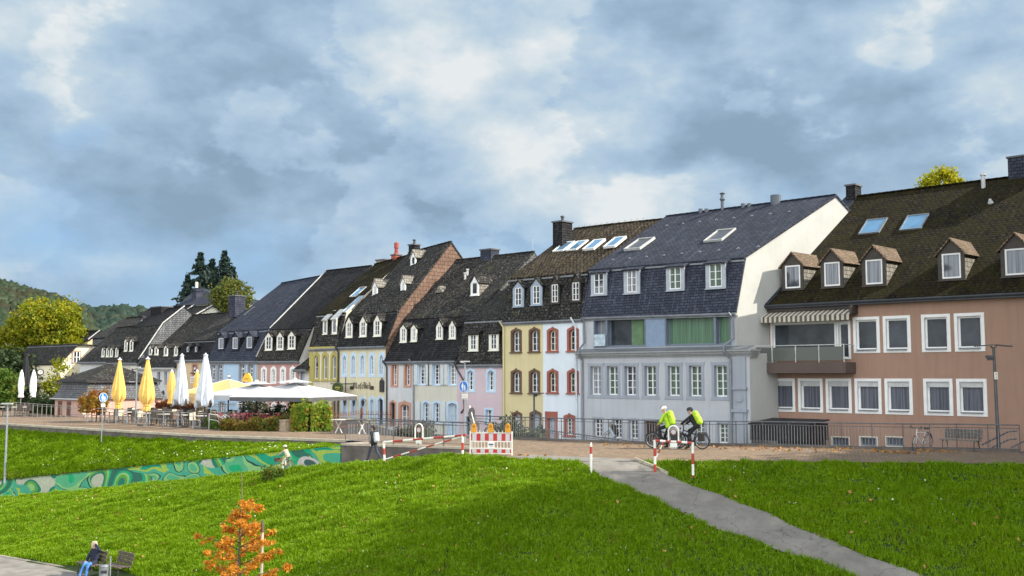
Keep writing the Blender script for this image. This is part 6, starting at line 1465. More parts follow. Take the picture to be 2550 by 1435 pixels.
def gates():
    Z = Vector((0, 0, 1))
    L = atd(958, 1147, 44.5); R = atd(1152, 1141, 42.0); t = thing('barrier_gate', 'red and white pole gate with diagonal brace and round-headed sign across the ramp', 'gate', tuple(L), 'red and white pole gates')
    kL, kR = 44.5/2600, 42/2600; Lt = L+Z*45*kL-RT*3*kL; Rt = R+Z*56*kR; ax = (Rt-Lt); ax.z = 0; ax.normalize(); fn = ax.cross(Z); fn = fn if fn.dot(CAMP-L) > 0 else -fn
    r, w = MB(), MB(); striped(r, w, Lt, Rt+(Rt-Lt)*.04, .045, 8, 1); r.build('boom_red', RW_R, t); w.build('boom_white', RW_W, t)
    r, w = MB(), MB(); striped(r, w, L+Z*.05+RT*.03, Rt-(Rt-Lt)*.02-Z*.05, .032, 9, 1); r.build('brace_red', RW_R, t); w.build('brace_white', RW_W, t)
    for p, q in ((L, Lt), (R, Rt)): r, w = MB(), MB(); striped(r, w, p-Z*.3, q+Z*.02, .05, 4, 0); o = w.build('post', RW_W, t); r.build('post_stripe', RW_R, o)
    c = Lt.lerp(Rt, .46)+Z*.02; arch_sign(t, c, .42, .62, ax, fn, 44)
    # second gate
    R = hit_low(1726, 1190); L = G0(1631, 1156, -.05); t = thing('barrier_gate', 'shorter red and white pole gate with round-headed sign beside the footpath', 'gate', tuple(L), 'red and white pole gates')
    kL = (L-CAMP).dot(FW)/2600; kR = (R-CAMP).dot(FW)/2600; Lt = L+Z*58*kL; Rt = R+Z*86*kR; ax = (Rt-Lt); ax.z = 0; ax.normalize(); fn = ax.cross(Z); fn = fn if fn.dot(CAMP-L) > 0 else -fn
    r, w = MB(), MB(); striped(r, w, Lt, Rt, .045, 7, 0); r.build('boom_red', RW_R, t); w.build('boom_white', RW_W, t)
    r, w = MB(), MB(); striped(r, w, L+Z*.25+RT*.05, Lt.lerp(Rt, .25), .03, 4, 1); r.build('brace_red', RW_R, t); w.build('brace_white', RW_W, t)
    for p, q in ((L, Lt), (R, Rt)): r, w = MB(), MB(); striped(r, w, p-Z*.3, q+Z*.02, .05, 4, 0); o = w.build('post', RW_W, t); r.build('post_stripe', RW_R, o)
    arch_sign(t, Lt.lerp(Rt, .50)-Z*.02, .36, .60, ax, fn, 40)
    p = hit_low(1472, 1178); p.z = float(zlow(p.x, p.y)); t = thing('bollard', 'slim white bollard post with red band at the start of the footpath', 'bollard', tuple(p)); k = (p-CAMP).dot(FW)/2600; H = 74*k
    m = MB(); m.tube([p-Z*.2, p+Z*H*.62], .045, 10); m.tube([p+Z*H*.86, p+Z*H*.93], .045, 10); m.tube([p+Z*H*.93, p+Z*H*.95, p+Z*H], [.05, .03, .03], 10); m.build('post', RW_W, t); m = MB(); m.tube([p+Z*H*.62, p+Z*H*.86], .046, 10); m.build('red_band', RW_R, t)
gates()

def lamps():
    Z = Vector((0, 0, 1)); LM = M_plain('lamp_grey', (.10, .105, .115), .5, .2, 3, .4)
    b = G0(2487, 1124); k = (b-CAMP).dot(FW)/2600; t = thing('street_lamp', 'tall dark street lamp with two flat wing heads and camera box by the bench', 'street lamp', tuple(b), 'street lamps')
    top = b+Z*(1124-866)*k-RT*3*k; m = MB(); m.tube([b, b+Z*.5, top], [.085, .075, .055], 12); m.build('pole', LM, t)
    for s in (-1, 1):
        m = MB(); e = top+RT*s*.72+Z*.10; m.tube([top-Z*.05, top+RT*s*.12+Z*.05], .035, 6); mid = top+RT*s*.42+Z*.08; m.obox(mid, RT*.33+Z*.03*s*-1, Vector((-RT.y, RT.x, 0))*.17, Z*.022); m.build('lamp_head', LM, t)
    c = top-Z*.40-RT*.16; m = MB(); m.obox(c, RT*.16, Vector((-RT.y, RT.x, 0))*.10, Z*.06); m.obox(c-Z*.10-RT*.02, RT*.09, Vector((-RT.y, RT.x, 0))*.06, Z*.05); m.build('camera_box', LM, t)
    c = b+Z*(1124-936)*k-RT*3*k; m = MB(); m.obox(c-FW*.09+RT*.02, RT*.075, Vector((-RT.y, RT.x, 0))*.008, Z*.155); o = m.build('notice_plate', RW_W, t); m = MB()
    for dz in (.06, -.07): m.lathe(c-FW*.103+RT*.02+Z*dz, [(.025, 0), (.022, .004)], 8, -FW)
    m.build('notice_symbol', M_plain('print_dark', (.06, .06, .07)), o)
    # black lamp post in the lane
    p = ony(1330, 1010, 46.5); t = thing('street_lamp', 'small dark flat-headed lamp in front of the yellow house', 'street lamp', (p.x, 46.5, -1.1), 'street lamps'); zt = ony(1330, 981, 46.5).z; m = MB(); m.tube([(p.x, 46.5, -1.2), (p.x, 46.5, zt)], .055, 8); m.build('pole', LM, t)
    m = MB(); m.obox((p.x+.2, 46.5, zt+.04), (.45, 0, .0), (0, .15, 0), (0, 0, .03)); m.lathe((p.x+.15, 46.5, zt-.02), [(.02, -.16), (.20, .0)], 4, (0, 0, 1)); m.build('lamp_head', LM, t)
    # terrace lamp
    b = G0(337, 1056); k = (b-CAMP).dot(FW)/2600; t = thing('street_lamp', 'grey lamp pole with white T-shaped head and black lantern between yellow parasols', 'street lamp', tuple(b), 'street lamps'); H = (1056-915)*k
    m = MB(); m.tube([b, b+Z*H], [.06, .04], 8); m.build('pole', GALV, t); m = MB(); m.obox(b+Z*H-RT*.08, RT*.30, Vector((-RT.y, RT.x, 0))*.12, Z*.03); m.build('lamp_head', ZINCL, t)
    q = b+Z*(H-.35)-RT*.30; m = MB(); m.tube([q+Z*.25, q+Z*.1, q-Z*.55], [.03, .07, .07], 8); m.tube([q+Z*.2, b+Z*(H-.15)], .02, 5); m.build('lantern', IRON, t); m = MB(); m.obox(q-Z*.62, RT*.17, Vector((-RT.y, RT.x, 0))*.1, Z*.025); m.build('lantern_base', ZINCL, t)
    b = atd(366, 1012, 78); t = thing('street_lamp', 'thin far lamp pole with small bracket head before the tiled grey house', 'street lamp', (b.x, b.y, 0), 'street lamps'); zt = atd(366, 951, 78).z; m = MB(); m.tube([(b.x, b.y, 0), (b.x, b.y, zt)], .05, 7); m.build('pole', LM, t); m = MB(); m.bar((b.x, b.y, zt), Vector((b.x, b.y, zt+.05))+RT*.38, .12, .05); m.build('lamp_head', LM, t)
    b = atd(12, 1190, 60); zt = atd(12, 1006, 60).z; t = thing('street_lamp', 'plain steel lamp pole with flat white head at the bottom left of the bank', 'street lamp', tuple(b), 'street lamps'); m = MB(); m.tube([(b.x, b.y, b.z-.3), (b.x, b.y, zt)], [.075, .05], 8); m.build('pole', GALV, t)
    m = MB(); m.obox(Vector((b.x, b.y, zt))-RT*.04, RT*.30, Vector((-RT.y, RT.x, 0))*.14, Z*.035); m.build('lamp_head', ZINCL, t)
    # yellow hanging sign
    p = ony(616, 940, 44.5); t = thing('cafe_sign', 'round-topped yellow cafe sign on a dark post in front of the blue house', 'sign', (p.x-.7, 44.5, 0)); m = MB(); m.tube([(p.x-.48, 44.5, 0), (p.x-.48, 44.5, p.z+.3)], .06, 7); m.build('pole', IRON, t)
    a = ony(605, 951, 44.5); b = ony(627, 951, 44.5); zt = ony(616, 929, 44.5).z; A_ = arch(a.x, b.x, a.z, zt, (b.x-a.x)*.42, 12); m = MB(); m.ring(A_, [(x*.999+(a.x+b.x)*.0005, z) for x, z in A_], 44.44, 44.56); m.poly([(x, 44.44, z) for x, z in A_]); m.poly([(x, 44.56, z) for x, z in reversed(A_)]); m.build('sign_board', M_plain('sign_yellow', (.78, .48, .07), .5, .05), t)
    m = MB(); cx = (a.x+b.x)/2
    for (dx, dz, w) in ((-.18, .42, .07), (-.02, .44, .07), (.14, .42, .07), (-.26, .0, .06), (-.14, .0, .05), (-.03, .02, .05), (.08, .0, .05), (.2, .01, .06)): m.obox((cx+dx, 44.42, (a.z+zt)/2+dz-.12), (w*.8, 0, w*.35), (0, .004, 0), (-.01, 0, .035))
    m.build('sign_letters', M_plain('sign_olive', (.30, .33, .03), .5), t)
    # barber-pole sign with a white board, at the sand house
    p = ony(484, 950, 49.3); t = thing('cafe_sign', 'white notice board under a striped bracket on the sand coloured house', 'sign', (p.x, 49.3, 2)); m = MB(); a = ony(475, 954, 49.2); b = ony(488, 938, 49.2); m.box(a.x, b.x, 49.15, 49.25, a.z, b.z); o = m.build('sign_board', RW_W, t)
    m = MB()
    for kk in range(3): m.box(a.x+.12, b.x-.12, 49.14, 49.15, a.z+.12+kk*.14, a.z+.16+kk*.14)
    m.build('small_print', M_plain('print_dark', (.06, .06, .07)), o)
    r, w = MB(), MB(); striped(r, w, ony(484, 964, 49.3), ony(485, 916, 49.3), .07, 10); r.build('stripe_dark', IRON, t); w.build('stripe_white', RW_W, t); m = MB(); m.tube([(a.x-.1, 49.2, b.z+.3), (b.x+.3, 49.2, b.z+.3), (b.x+.3, 50, b.z+.3)], .05, 6); m.build('bracket', IRON, t)
    # round clock on the low cream house
    c = atd(101, 927, 100); t = thing('clock', 'round white clock hanging left of the yellow bush', 'clock', tuple(c)); n = (CAMP-c).normalized(); m = MB(); m.lathe(c, [(.26, 0), (.26, .05)], 20, n); m.build('dial', RW_W, t); m = MB(); m.torus(c+n*.05, n, .27, .04, 20, 6); m.build('rim', IRON, t)
    m = MB(); m.bar(c+n*.07, c+n*.07+Vector((0, 0, .14)), .02, .03, n); m.bar(c+n*.07, c+n*.07+RT*.1, .02, .03, n); m.build('hands', IRON, t)
    # black bin enclosure in the lane
    a = ony(1868, 1100, 48.6); b = ony(2009, 1100, 48.6); z1 = ony(1930, 1056, 48.6).z; t = thing('bin_store', 'black slatted bin store with sloping top in the lane behind the railing', 'shed', (a.x, 48.6, -1.1)); BK = M_plain('black_steel', (.010, .010, .012), .6, .3)
    m = MB(); m.hexa([(a.x, 48.6), (b.x, 48.6), (b.x, 51.0), (a.x, 51.0)], z1-.85, z1); m.build('canopy', BK, t); m = MB(); xm = a.x+(b.x-a.x)*.47; m.hexa([(xm, 48.7), (b.x-.1, 48.7), (b.x-.1, 50.9), (xm, 50.9)], -1.2, z1-.85); m.build('cupboard', BK, t)
    m = MB(); m.slab([(a.x-.05, 48.5, z1+.01), (b.x+.05, 48.5, z1+.01), (b.x+.05, 51.1, z1+.2), (a.x-.05, 51.1, z1+.2)], .06); m.build('lid', BK, t)
lamps()

def parasols():
    YF = M_plain('cloth_yellow', (.74, .47, .12), .85, .12, 3); GF = M_plain('cloth_grey', (.52, .55, .60), .85, .12, 3); WF = M_plain('cloth_white', (.76, .75, .72), .85, .08, 3); BF = M_plain('cloth_black', (.012, .013, .018), .85, .2, 3)
    def closed(label, px, top, bot, base, dep, rpx, cloth, style, pole=GALV):
        b = atd(px, 935, dep); k = dep/2600; zt = CAMH+(935-top)*k; zb = CAMH+(935-bot)*k; H = zt-zb; R = rpx*k
        t = thing('closed_parasol', label, 'parasol', (b.x, b.y, 0), 'folded parasols'); m = MB(); m.tube([(b.x, b.y, 0), (b.x, b.y, zt-.05)], .035, 8); m.build('pole', pole, t)
        if style == 'tied': pr = [(.10, 0), (.16, -.03), (.45, -.28), (.78, -.55), (.97, -.70), (.90, -.78), (.55, -.85), (.36, -.89), (.46, -.93), (.42, -.99), (.38, -1.)]
        elif style == 'slim': pr = [(.15, 0), (.45, -.06), (.8, -.3), (.95, -.5), (.9, -.72), (.7, -.86), (.95, -.95), (.8, -1.)]
        else: pr = [(.13, 0), (.20, -.02), (.48, -.28), (.72, -.52), (.86, -.70), (.98, -.82), (1.02, -.90), (1.0, -.96)]
        ph = RNG.uniform(0, 6)
        m = MB(); m.lathe((b.x, b.y, zt), [(r*R, h*H) for r, h in pr], 72, fn=lambda a, i: 1.10-(.08+.24*min(1, i/4))*abs(math.sin(a*4.5+ph+.25*math.sin(i*1.7+a)))**.7+(.12 if style == 'loose' and i >= 4 else .04)*math.sin(a*3+ph*2+i), hf=lambda a, i: (0 if style != 'loose' or i < len(pr)-3 else .055*H*(i-len(pr)+4)/3*math.sin(a*4+ph)+.03*H*math.sin(a*7)*(i == len(pr)-1)))
        o = m.build('canopy', cloth, t, smooth=True); m = MB(); m.lathe((b.x, b.y, zt), [(.16*R+.05, -.05), (.19*R+.05, .0), (.05, .06), (.03, .13)], 12); m.build('finial', WF if cloth is YF else cloth, t)
        if style == 'tied': m = MB(); m.torus((b.x, b.y, zt-.89*H), (0, 0, 1), .40*R, .03, 20, 6); m.build('strap', YF, t)
        m = MB(); m.obox((b.x, b.y, .05), (.4, 0, 0), (0, .4, 0), (0, 0, .05)); m.build('base', M_CONCD, t); return t
    closed('folded yellow parasol left of the terrace lamp, tied near the bottom', 297, 895, 1018, 0, 71, 18.5, YF, 'tied')
    closed('folded yellow parasol right of the terrace lamp, the widest of the yellow ones', 367, 893, 1024, 0, 67, 21, YF, 'tied')
    closed('slim folded yellow parasol partly behind the left grey parasol', 428, 924, 1006, 0, 80, 11, YF, 'slim')
    closed('slim folded yellow parasol between the two grey parasols', 491, 924, 1005, 0, 80, 9.5, YF, 'slim')
    closed('folded grey parasol, left one of the pair on the terrace', 452, 885, 1008, 0, 65, 18.5, GF, 'loose', IRON)
    closed('folded grey parasol beside the open yellow parasol', 511, 884, 1012, 0, 63, 22.5, GF, 'loose', IRON)
    closed('small folded cream parasol left of the black one', 54, 924, 990, 0, 95, 7.5, WF, 'slim'); closed('small folded cream parasol right of the black one', 84, 924, 992, 0, 93, 8.5, WF, 'slim')
    closed('tall folded black parasol between two cream ones', 64, 884, 975, 0, 99, 13.5, BF, 'loose', IRON)
    def opened(label, px, dep, size, rot, ztop, zed, cloth, val=.25, vent=True, vm_=None):
        b = atd(px, 935, dep); t = thing('open_parasol', label, 'parasol', (b.x, b.y, 0), 'open parasols'); c, s = math.cos(rot), math.sin(rot)
        P = lambda x, y, z: (b.x+x*c-y*s, b.y+x*s+y*c, z); h = size/2; m = MB(); vb = MB(); sm = MB(); N = 6
        for q in range(4):
            cs = [(-1, -1), (1, -1), (1, 1), (-1, 1)]; A_, B_ = cs[q], cs[(q+1) % 4]
            G = [[P((A_[0]+(B_[0]-A_[0])*j/N)*h*u, (A_[1]+(B_[1]-A_[1])*j/N)*h*u, ztop+(zed-ztop)*u-.12*math.sin(math.pi*u)*(1-abs(2*j/N-1))*.6) for j in range(N+1)] for u in (.0, .25, .5, .75, 1.)]
            for i in range(4):
                for j in range(N):
                    f = [G[i][j], G[i+1][j], G[i+1][j+1], G[i][j+1]]; m.poly(f if i else f[:3] if j < 0 else f)
            for j in range(N):
                a, d = G[4][j], G[4][j+1]; vb.poly([a, (a[0], a[1], a[2]-val*(.85+.15*(j % 2))), (d[0], d[1], d[2]-val*(1-.15*(j % 2))), d])
            sm.tube([G[0][0], G[1][0], G[2][0], G[3][0], G[4][0]], .02, 4)
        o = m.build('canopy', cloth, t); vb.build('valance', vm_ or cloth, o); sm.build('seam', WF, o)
        if vent:
            m = MB(); w = h*.30
            for q in range(4): A_, B_ = cs[q], cs[(q+1) % 4]; m.poly([P(0, 0, ztop+.22), P(A_[0]*w, A_[1]*w, ztop+.02), P(B_[0]*w, B_[1]*w, ztop+.02)])
            m.build('vent_cap', cloth, t)
        m = MB(); m.tube([(b.x, b.y, 0), (b.x, b.y, ztop)], .05, 8); m.build('pole', IRON, t); m = MB(); m.lathe((b.x, b.y, ztop+.2), [(.12, 0), (.14, .03), (.03, .09)], 10); m.build('finial', WF, t)
        for A_ in cs: m = MB(); m.tube([P(0, 0, ztop-.35), P(A_[0]*h*.98, A_[1]*h*.98, zed-.03)], .022, 5); m.build('rib', IRON, t)
        m = MB(); m.obox((b.x, b.y, .06), (.5, 0, 0), (0, .5, 0), (0, 0, .06)); m.build('base', M_CONCD, t)
    WM = M_plain('canvas_white', (.43, .44, .46), .85, .06, 1.5); YM = M_plain('canvas_yellow', (.60, .42, .17), .85, .08, 2); DV = M_plain('canvas_dark_grey', (.085, .085, .09), .9, .2)  # dark grey cloth for the valance of the biggest parasol
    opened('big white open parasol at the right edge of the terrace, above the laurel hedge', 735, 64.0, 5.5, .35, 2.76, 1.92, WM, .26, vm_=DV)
    opened('white open parasol behind and left of the biggest one', 640, 69.0, 5.1, .32, 2.62, 1.93, WM, .3)
    opened('open yellow parasol rising behind the white ones', 570, 75, 5.0, .30, 2.93, 1.95, YM, .3, False)
parasols()

def terrace():
    CH = M_plain('rattan_dark', (.040, .034, .030), .8, .3, 9); CB = M_plain('rattan_brown', (.15, .10, .07), .8, .3, 9); CT = M_plain('chair_cream', (.55, .50, .38), .7, .1)
    def chair(mat, legm):
        t = local('terrace_chair', 'x', 'chair', 'terrace chairs'); m = MB(); m.box(-.23, .23, -.22, .22, .42, .47); m.build('seat', mat, t)
        m = MB(); N = 6
        for i in range(N):
            x0, x1 = -.23+.46*i/N, -.23+.46*(i+1)/N; y0, y1 = .22+.05*math.cos((x0)/.23*1.5), .22+.05*math.cos((x1)/.23*1.5)
            m.hexa([(x0, y0-.02), (x1, y1-.02), (x1, y1+.02), (x0, y0+.02)], .45, .93)
        m.build('backrest', mat, t)
        for sx in (-1, 1):
            for sy in (-1, 1): m = MB(); m.tube([(sx*.21, sy*.2, 0), (sx*.2, sy*.19, .43)], .018, 6); m.build('leg', legm, t)
            m = MB(); m.tube([(sx*.235, -.18, .45), (sx*.24, -.18, .66), (sx*.24, .22, .68)], .018, 5); m.build('armrest', legm, t)
        return t
    def table():
        t = local('terrace_table', 'x', 'table', 'terrace tables'); m = MB(); m.box(-.4, .4, -.4, .4, .72, .75); m.build('tabletop', M_plain('table_top', (.52, .50, .45), .5, .1), t); m = MB(); m.tube([(0, 0, .03), (0, 0, .72)], .035, 8); m.build('pedestal', GALV, t); m = MB(); m.obox((0, 0, .02), (.28, 0, 0), (0, .04, 0), (0, 0, .02)); m.obox((0, 0, .02), (.04, 0, 0), (0, .28, 0), (0, 0, .0201)); m.build('foot', GALV, t); return t
    P = {'dark': chair(CH, IRON), 'brown': chair(CB, IRON), 'cream': chair(CT, GALV)}; T = table(); used = set()
    seq = 0
    for r, (Y, pxs) in enumerate(((.9, (200, 244, 290, 338, 384, 428, 470)), (3.0, (216, 262, 312, 362, 412, 458, 506)), (5.2, (240, 292, 344, 398, 452, 500)))):
        for i, px in enumerate(pxs):
            e = G0(px, float(np.interp(px, [176, 262, 372, 480, 510], [1050, 1053, 1061, 1068, 1068]))); d = Vector((-.21, .98, 0)); c = e+d*Y; c.z = 0
            nth = ('first', 'second', 'third', 'fourth', 'fifth', 'sixth', 'seventh')[i]; rw = ('front', 'middle', 'rear')[r]
            tb = T if 't' not in used else copy_tree(T); used.add('t'); put(tb, c, .2); tb['label'] = 'pale square cafe table, %s from the left in the %s row' % (nth, rw)
            kind = ('dark', 'brown', 'cream', 'dark')[(i+r) % 4]
            for j, (dx, dy, rz, kd) in enumerate(((-.62, 0, math.pi/2, 'cream' if i % 3 == 0 else kind), (.62, .05, -math.pi/2, 'dark'), (.0, .66, 0, 'brown' if r == 0 else 'dark'))):
                if r == 2 and j == 2: continue
                ch = P[kd] if kd not in used else copy_tree(P[kd]); used.add(kd); put(ch, c+Vector((dx, dy, 0)), rz+.2+random.uniform(-.2, .2))
                ch['label'] = '%s chair %s the %s cafe table from the left, %s row' % ({'dark': 'dark woven', 'brown': 'brown woven', 'cream': 'cream'}[kd], ('left of', 'right of', 'behind')[j], nth, rw)
    for i, px in enumerate((-18, 8, 38, 62)):
        c = atd(px, 1012, 82); c.z = 0; tb = copy_tree(T); put(tb, c, .1); tb['label'] = 'cafe table behind the left railing, %s' % ('at the picture edge', 'second from the edge', 'below the cream parasols', 'nearest the ivy hedge')[i]
        ch = copy_tree(P['dark']); put(ch, c+Vector((.65, 0, 0)), -1.5); ch['label'] = 'dark woven chair behind the left railing, %s' % ('at the picture edge', 'second from the edge', 'below the cream parasols', 'nearest the ivy hedge')[i]
    # welcome board
    p = atd(552, 1036, 64); t = thing('menu_board', 'small white sign board with curly writing by the terrace steps', 'sign', tuple(p)); m = MB(); m.obox(p, RT*.28, FW*.01, (0, 0, .11)); o = m.build('board', RW_W, t); m = MB()
    for i in range(5): m.obox(p-FW*.02+RT*(-.2+.1*i)+Vector((0, 0, .02*(-1)**i)), RT*.035, FW*.001, (0, 0, .02))
    m.build('small_print', M_plain('print_dark', (.06, .06, .07)), o)
terrace()
# ------------------------------------------------------------ bicycles, benches, people
def cap(m, p0, p1, r0, r1, n=12):
    p0, p1 = Vector(p0), Vector(p1); d = p1-p0; L = d.length
    if L < 1e-5: d = Vector((0, 0, 1)); L = 1e-5
    A_ = [math.radians(a) for a in (-80, -50, -20, 0)]; pr = [(r0*math.cos(a), r0*math.sin(a)) for a in A_]+[(r1*math.cos(a), L+r1*math.sin(a)) for a in (0, math.radians(20), math.radians(50), math.radians(80))]
    m.lathe(p0, pr, n, d)
def blob(name, caps, mat, parent, vox=.014):
    m = MB()
    for c in caps: cap(m, *c)
    o = m.build(name, mat, parent, uv=False, fixn=True); md = o.modifiers.new('r', 'REMESH'); md.mode = 'VOXEL'; md.voxel_size = vox; md.use_smooth_shade = True
    o2 = o.modifiers.new('s', 'SMOOTH'); o2.factor = .5; o2.iterations = 3
    dg = bpy.context.evaluated_depsgraph_get(); me = bpy.data.meshes.new_from_object(o.evaluated_get(dg)); old = o.data; o.modifiers.clear(); o.data = me; bpy.data.meshes.remove(old)
    if not me.materials: me.materials.append(mat)
    me.polygons.foreach_set('use_smooth', [True]*len(me.polygons)); return o
SKIN = M_plain('skin', (.52, .32, .24), .6, .1, 9)
def figure(t, J, top, legs, shoe, head='hair', headm=None, vox=.012, coat=0., sole=None, sleeve=.022, cap_col=None):
    """one person: J holds joint positions (x forward, y left, z up)"""
    V = lambda k: Vector(J[k]); hd = V('head'); f = Vector(J.get('face', (1, 0, 0))).normalized(); U = Vector(J.get('up', (0, 0, 1))).normalized(); s = U.cross(f).normalized(); U = f.cross(s)
    body = [(hd+U*.035-f*.012, hd+U*.02+f*.012, .088, .086), (hd-U*.05+f*.028, hd-U*.085+f*.04, .062, .045), (hd+f*.088+U*.005, hd+f*.102-U*.028, .011, .016),
            (hd-U*.11-f*.005, V('neck'), .052, .056), (hd+s*.086-U*.02, hd+s*.088+U*.01, .014, .016), (hd-s*.086-U*.02, hd-s*.088+U*.01, .014, .016)]
    jac, trs, sh = [], [], {}
    ch = (V('shL')+V('shR'))/2; pv = (V('hipL')+V('hipR'))/2
    for sd in 'LR':
        S, E_, W = V('sh'+sd), V('el'+sd), V('wr'+sd); hp, kn, an, to = V('hip'+sd), V('knee'+sd), V('ank'+sd), V('toe'+sd); inn = ch+(S-ch)*.45
        hi = pv+(hp-pv)*.8
        body += [(inn-U*.04, hi+Vector((0, 0, .08)), .098, .085), (S, E_, .045, .038), (E_, W, .037, .026), (hp, kn, .075, .052), (kn, an, .052, .036), (an, to, .035, .03)]
        jac += [(inn-Vector((0, 0, .05)), hi+Vector((0, 0, .06)), .118, .112), (inn, S, .085, .066), (S, E_, .045+sleeve, .038+sleeve), (E_, W, .037+sleeve, .028+sleeve)]
        if coat: jac += [(hp, hp.lerp(kn, coat), .112, .10)]
        trs += [(hi+Vector((0, 0, .02)), hp, .105, .10), (hp, kn, .093, .068), (kn, an, .068, .052)]
        sh[sd] = [(an+Vector((0, 0, -.02)), an.lerp(to, .5)-Vector((0, 0, .01)), .047, .044), (an.lerp(to, .4), to, .044, .034)]
        # hand: palm, four fingers of different length, thumb on the side
        fd = Vector(J.get('hand'+sd, (W-E_))).normalized(); cu = Vector(J.get('curl'+sd, (0, 0, -1))); cu = (cu-fd*cu.dot(fd)).normalized(); sdv = fd.cross(cu).normalized()*(1 if sd == 'L' else -1)
        pc = W+fd*.05
        for q in (-1, 1): body.append((W+sdv*q*.012, W+fd*.085+sdv*q*.026, .022, .017))
        for q, l in ((-1.5, .06), (-.5, .074), (.5, .08), (1.5, .068)):
            b0 = W+fd*.088+sdv*q*.0205; b1 = b0+fd*l*.55+cu*l*.18; b2 = b1+fd*l*.30+cu*l*.42; body += [(b0, b1, .0105, .0095), (b1, b2, .0095, .0075)]
        b0 = W+fd*.03+sdv*.034; b1 = b0+fd*.035+sdv*.026+cu*.012; body += [(b0, b1, .0135, .011), (b1, b1+fd*.03+cu*.012, .011, .009)]
    blob('body', body, SKIN, t, vox); blob('jacket', jac+[(ch+Vector((0, 0, .03)), V('neck')+Vector((0, 0, -.01)), .085, .066)], top, t, vox*1.15); blob('trousers', trs, legs, t, vox*1.15)
    for sd in 'LR':
        o = blob('shoe', sh[sd], shoe, t, .012)
        if sole: m = MB(); an, to = V('ank'+sd), V('toe'+sd); d = (to-an); d.z = 0; d.normalize(); c = (an+to)/2; c.z = min(an.z, to.z)-.032; m.obox(c, d*.14, d.cross(Vector((0, 0, 1)))*.045, (0, 0, .013)); m.build('sole', sole, o)
    EY = M_plain('eye_dark', (.02, .015, .012), .3, .1)
    for q in (-1, 1): m = MB(); m.lathe(hd+f*.086+s*q*.032+U*.012, [(.004, -.006), (.013, 0), (.006, .006)], 8, f); m.build('eye', EY, t)
    m = MB(); m.obox(hd+f*.088-U*.062, s*.022, f*.006, U*.005); m.build('mouth', M_plain('lips', (.36, .13, .11), .5, .1), t)
    if head == 'hair': blob('hair', [(hd+U*.05-f*.028, hd+U*.055+f*.02, .093, .080), (hd-f*.05+U*.03, hd-f*.055-U*.05, .080, .060)], headm, t, .012)
    elif head == 'long': blob('hair', [(hd+U*.05-f*.028, hd+U*.055+f*.02, .093, .080), (hd-f*.05+U*.02, hd-f*.07-U*.16, .082, .05), (hd-f*.0+s*.07, hd-f*.03+s*.075-U*.14, .035, .022), (hd-f*.0-s*.07, hd-f*.03-s*.075-U*.14, .035, .022)], headm, t, .012)
    elif head in ('helmet', 'helmet_hair'):
        blob('helmet', [(hd+U*.075-f*.055, hd+U*.078+f*.045, .098, .090), (hd+U*.10-f*.04, hd+U*.10+f*.03, .085, .08), (hd+U*.055+f*.075, hd+U*.05+f*.105, .05, .03)], headm, t, .011)
        m = MB()
        for q in (-1, 0, 1): m.tube([hd+U*.12+f*.13+s*q*.045, hd+U*.178+f*.03+s*q*.05, hd+U*.165-f*.08+s*q*.05, hd+U*.09-f*.15+s*q*.03], .008, 5)
        m.build('helmet_vents', BLACK, t)
        m = MB()
        for q in (-1, 1): m.tube([hd+s*q*.092+U*.04, hd+s*q*.075-U*.09, hd-U*.14+f*.04], .006, 4)
        m.build('chin_strap', BLACK, t)
        if head == 'helmet_hair': blob('hair', [(hd-f*.05+s*.06, hd-f*.08-U*.14+s*.07, .045, .03), (hd-f*.05-s*.06, hd-f*.08-U*.14-s*.07, .045, .03), (hd-f*.06, hd-f*.07-U*.05, .06, .05)], M_plain('hair_dark', (.03, .018, .012), .7, .3, 9), t, .012)
def straps(t, J, mat=None):
    for sd in 'LR':
        S = Vector(J['sh'+sd]); c = (Vector(J['shL'])+Vector(J['shR']))/2; p = c+(S-c)*.6; h = Vector(J['hip'+sd]); m = MB(); m.tube([p+Vector((-.09, 0, -.02)), p+Vector((-.0, 0, .075)), p+Vector((.095, 0, -.02)), p.lerp(h, .45)+Vector((.11, 0, 0)), p.lerp(h, .6)+Vector((.02, (.05 if sd == 'L' else -.05), 0))], .014, 6); m.build('strap', mat or BLACK, t)

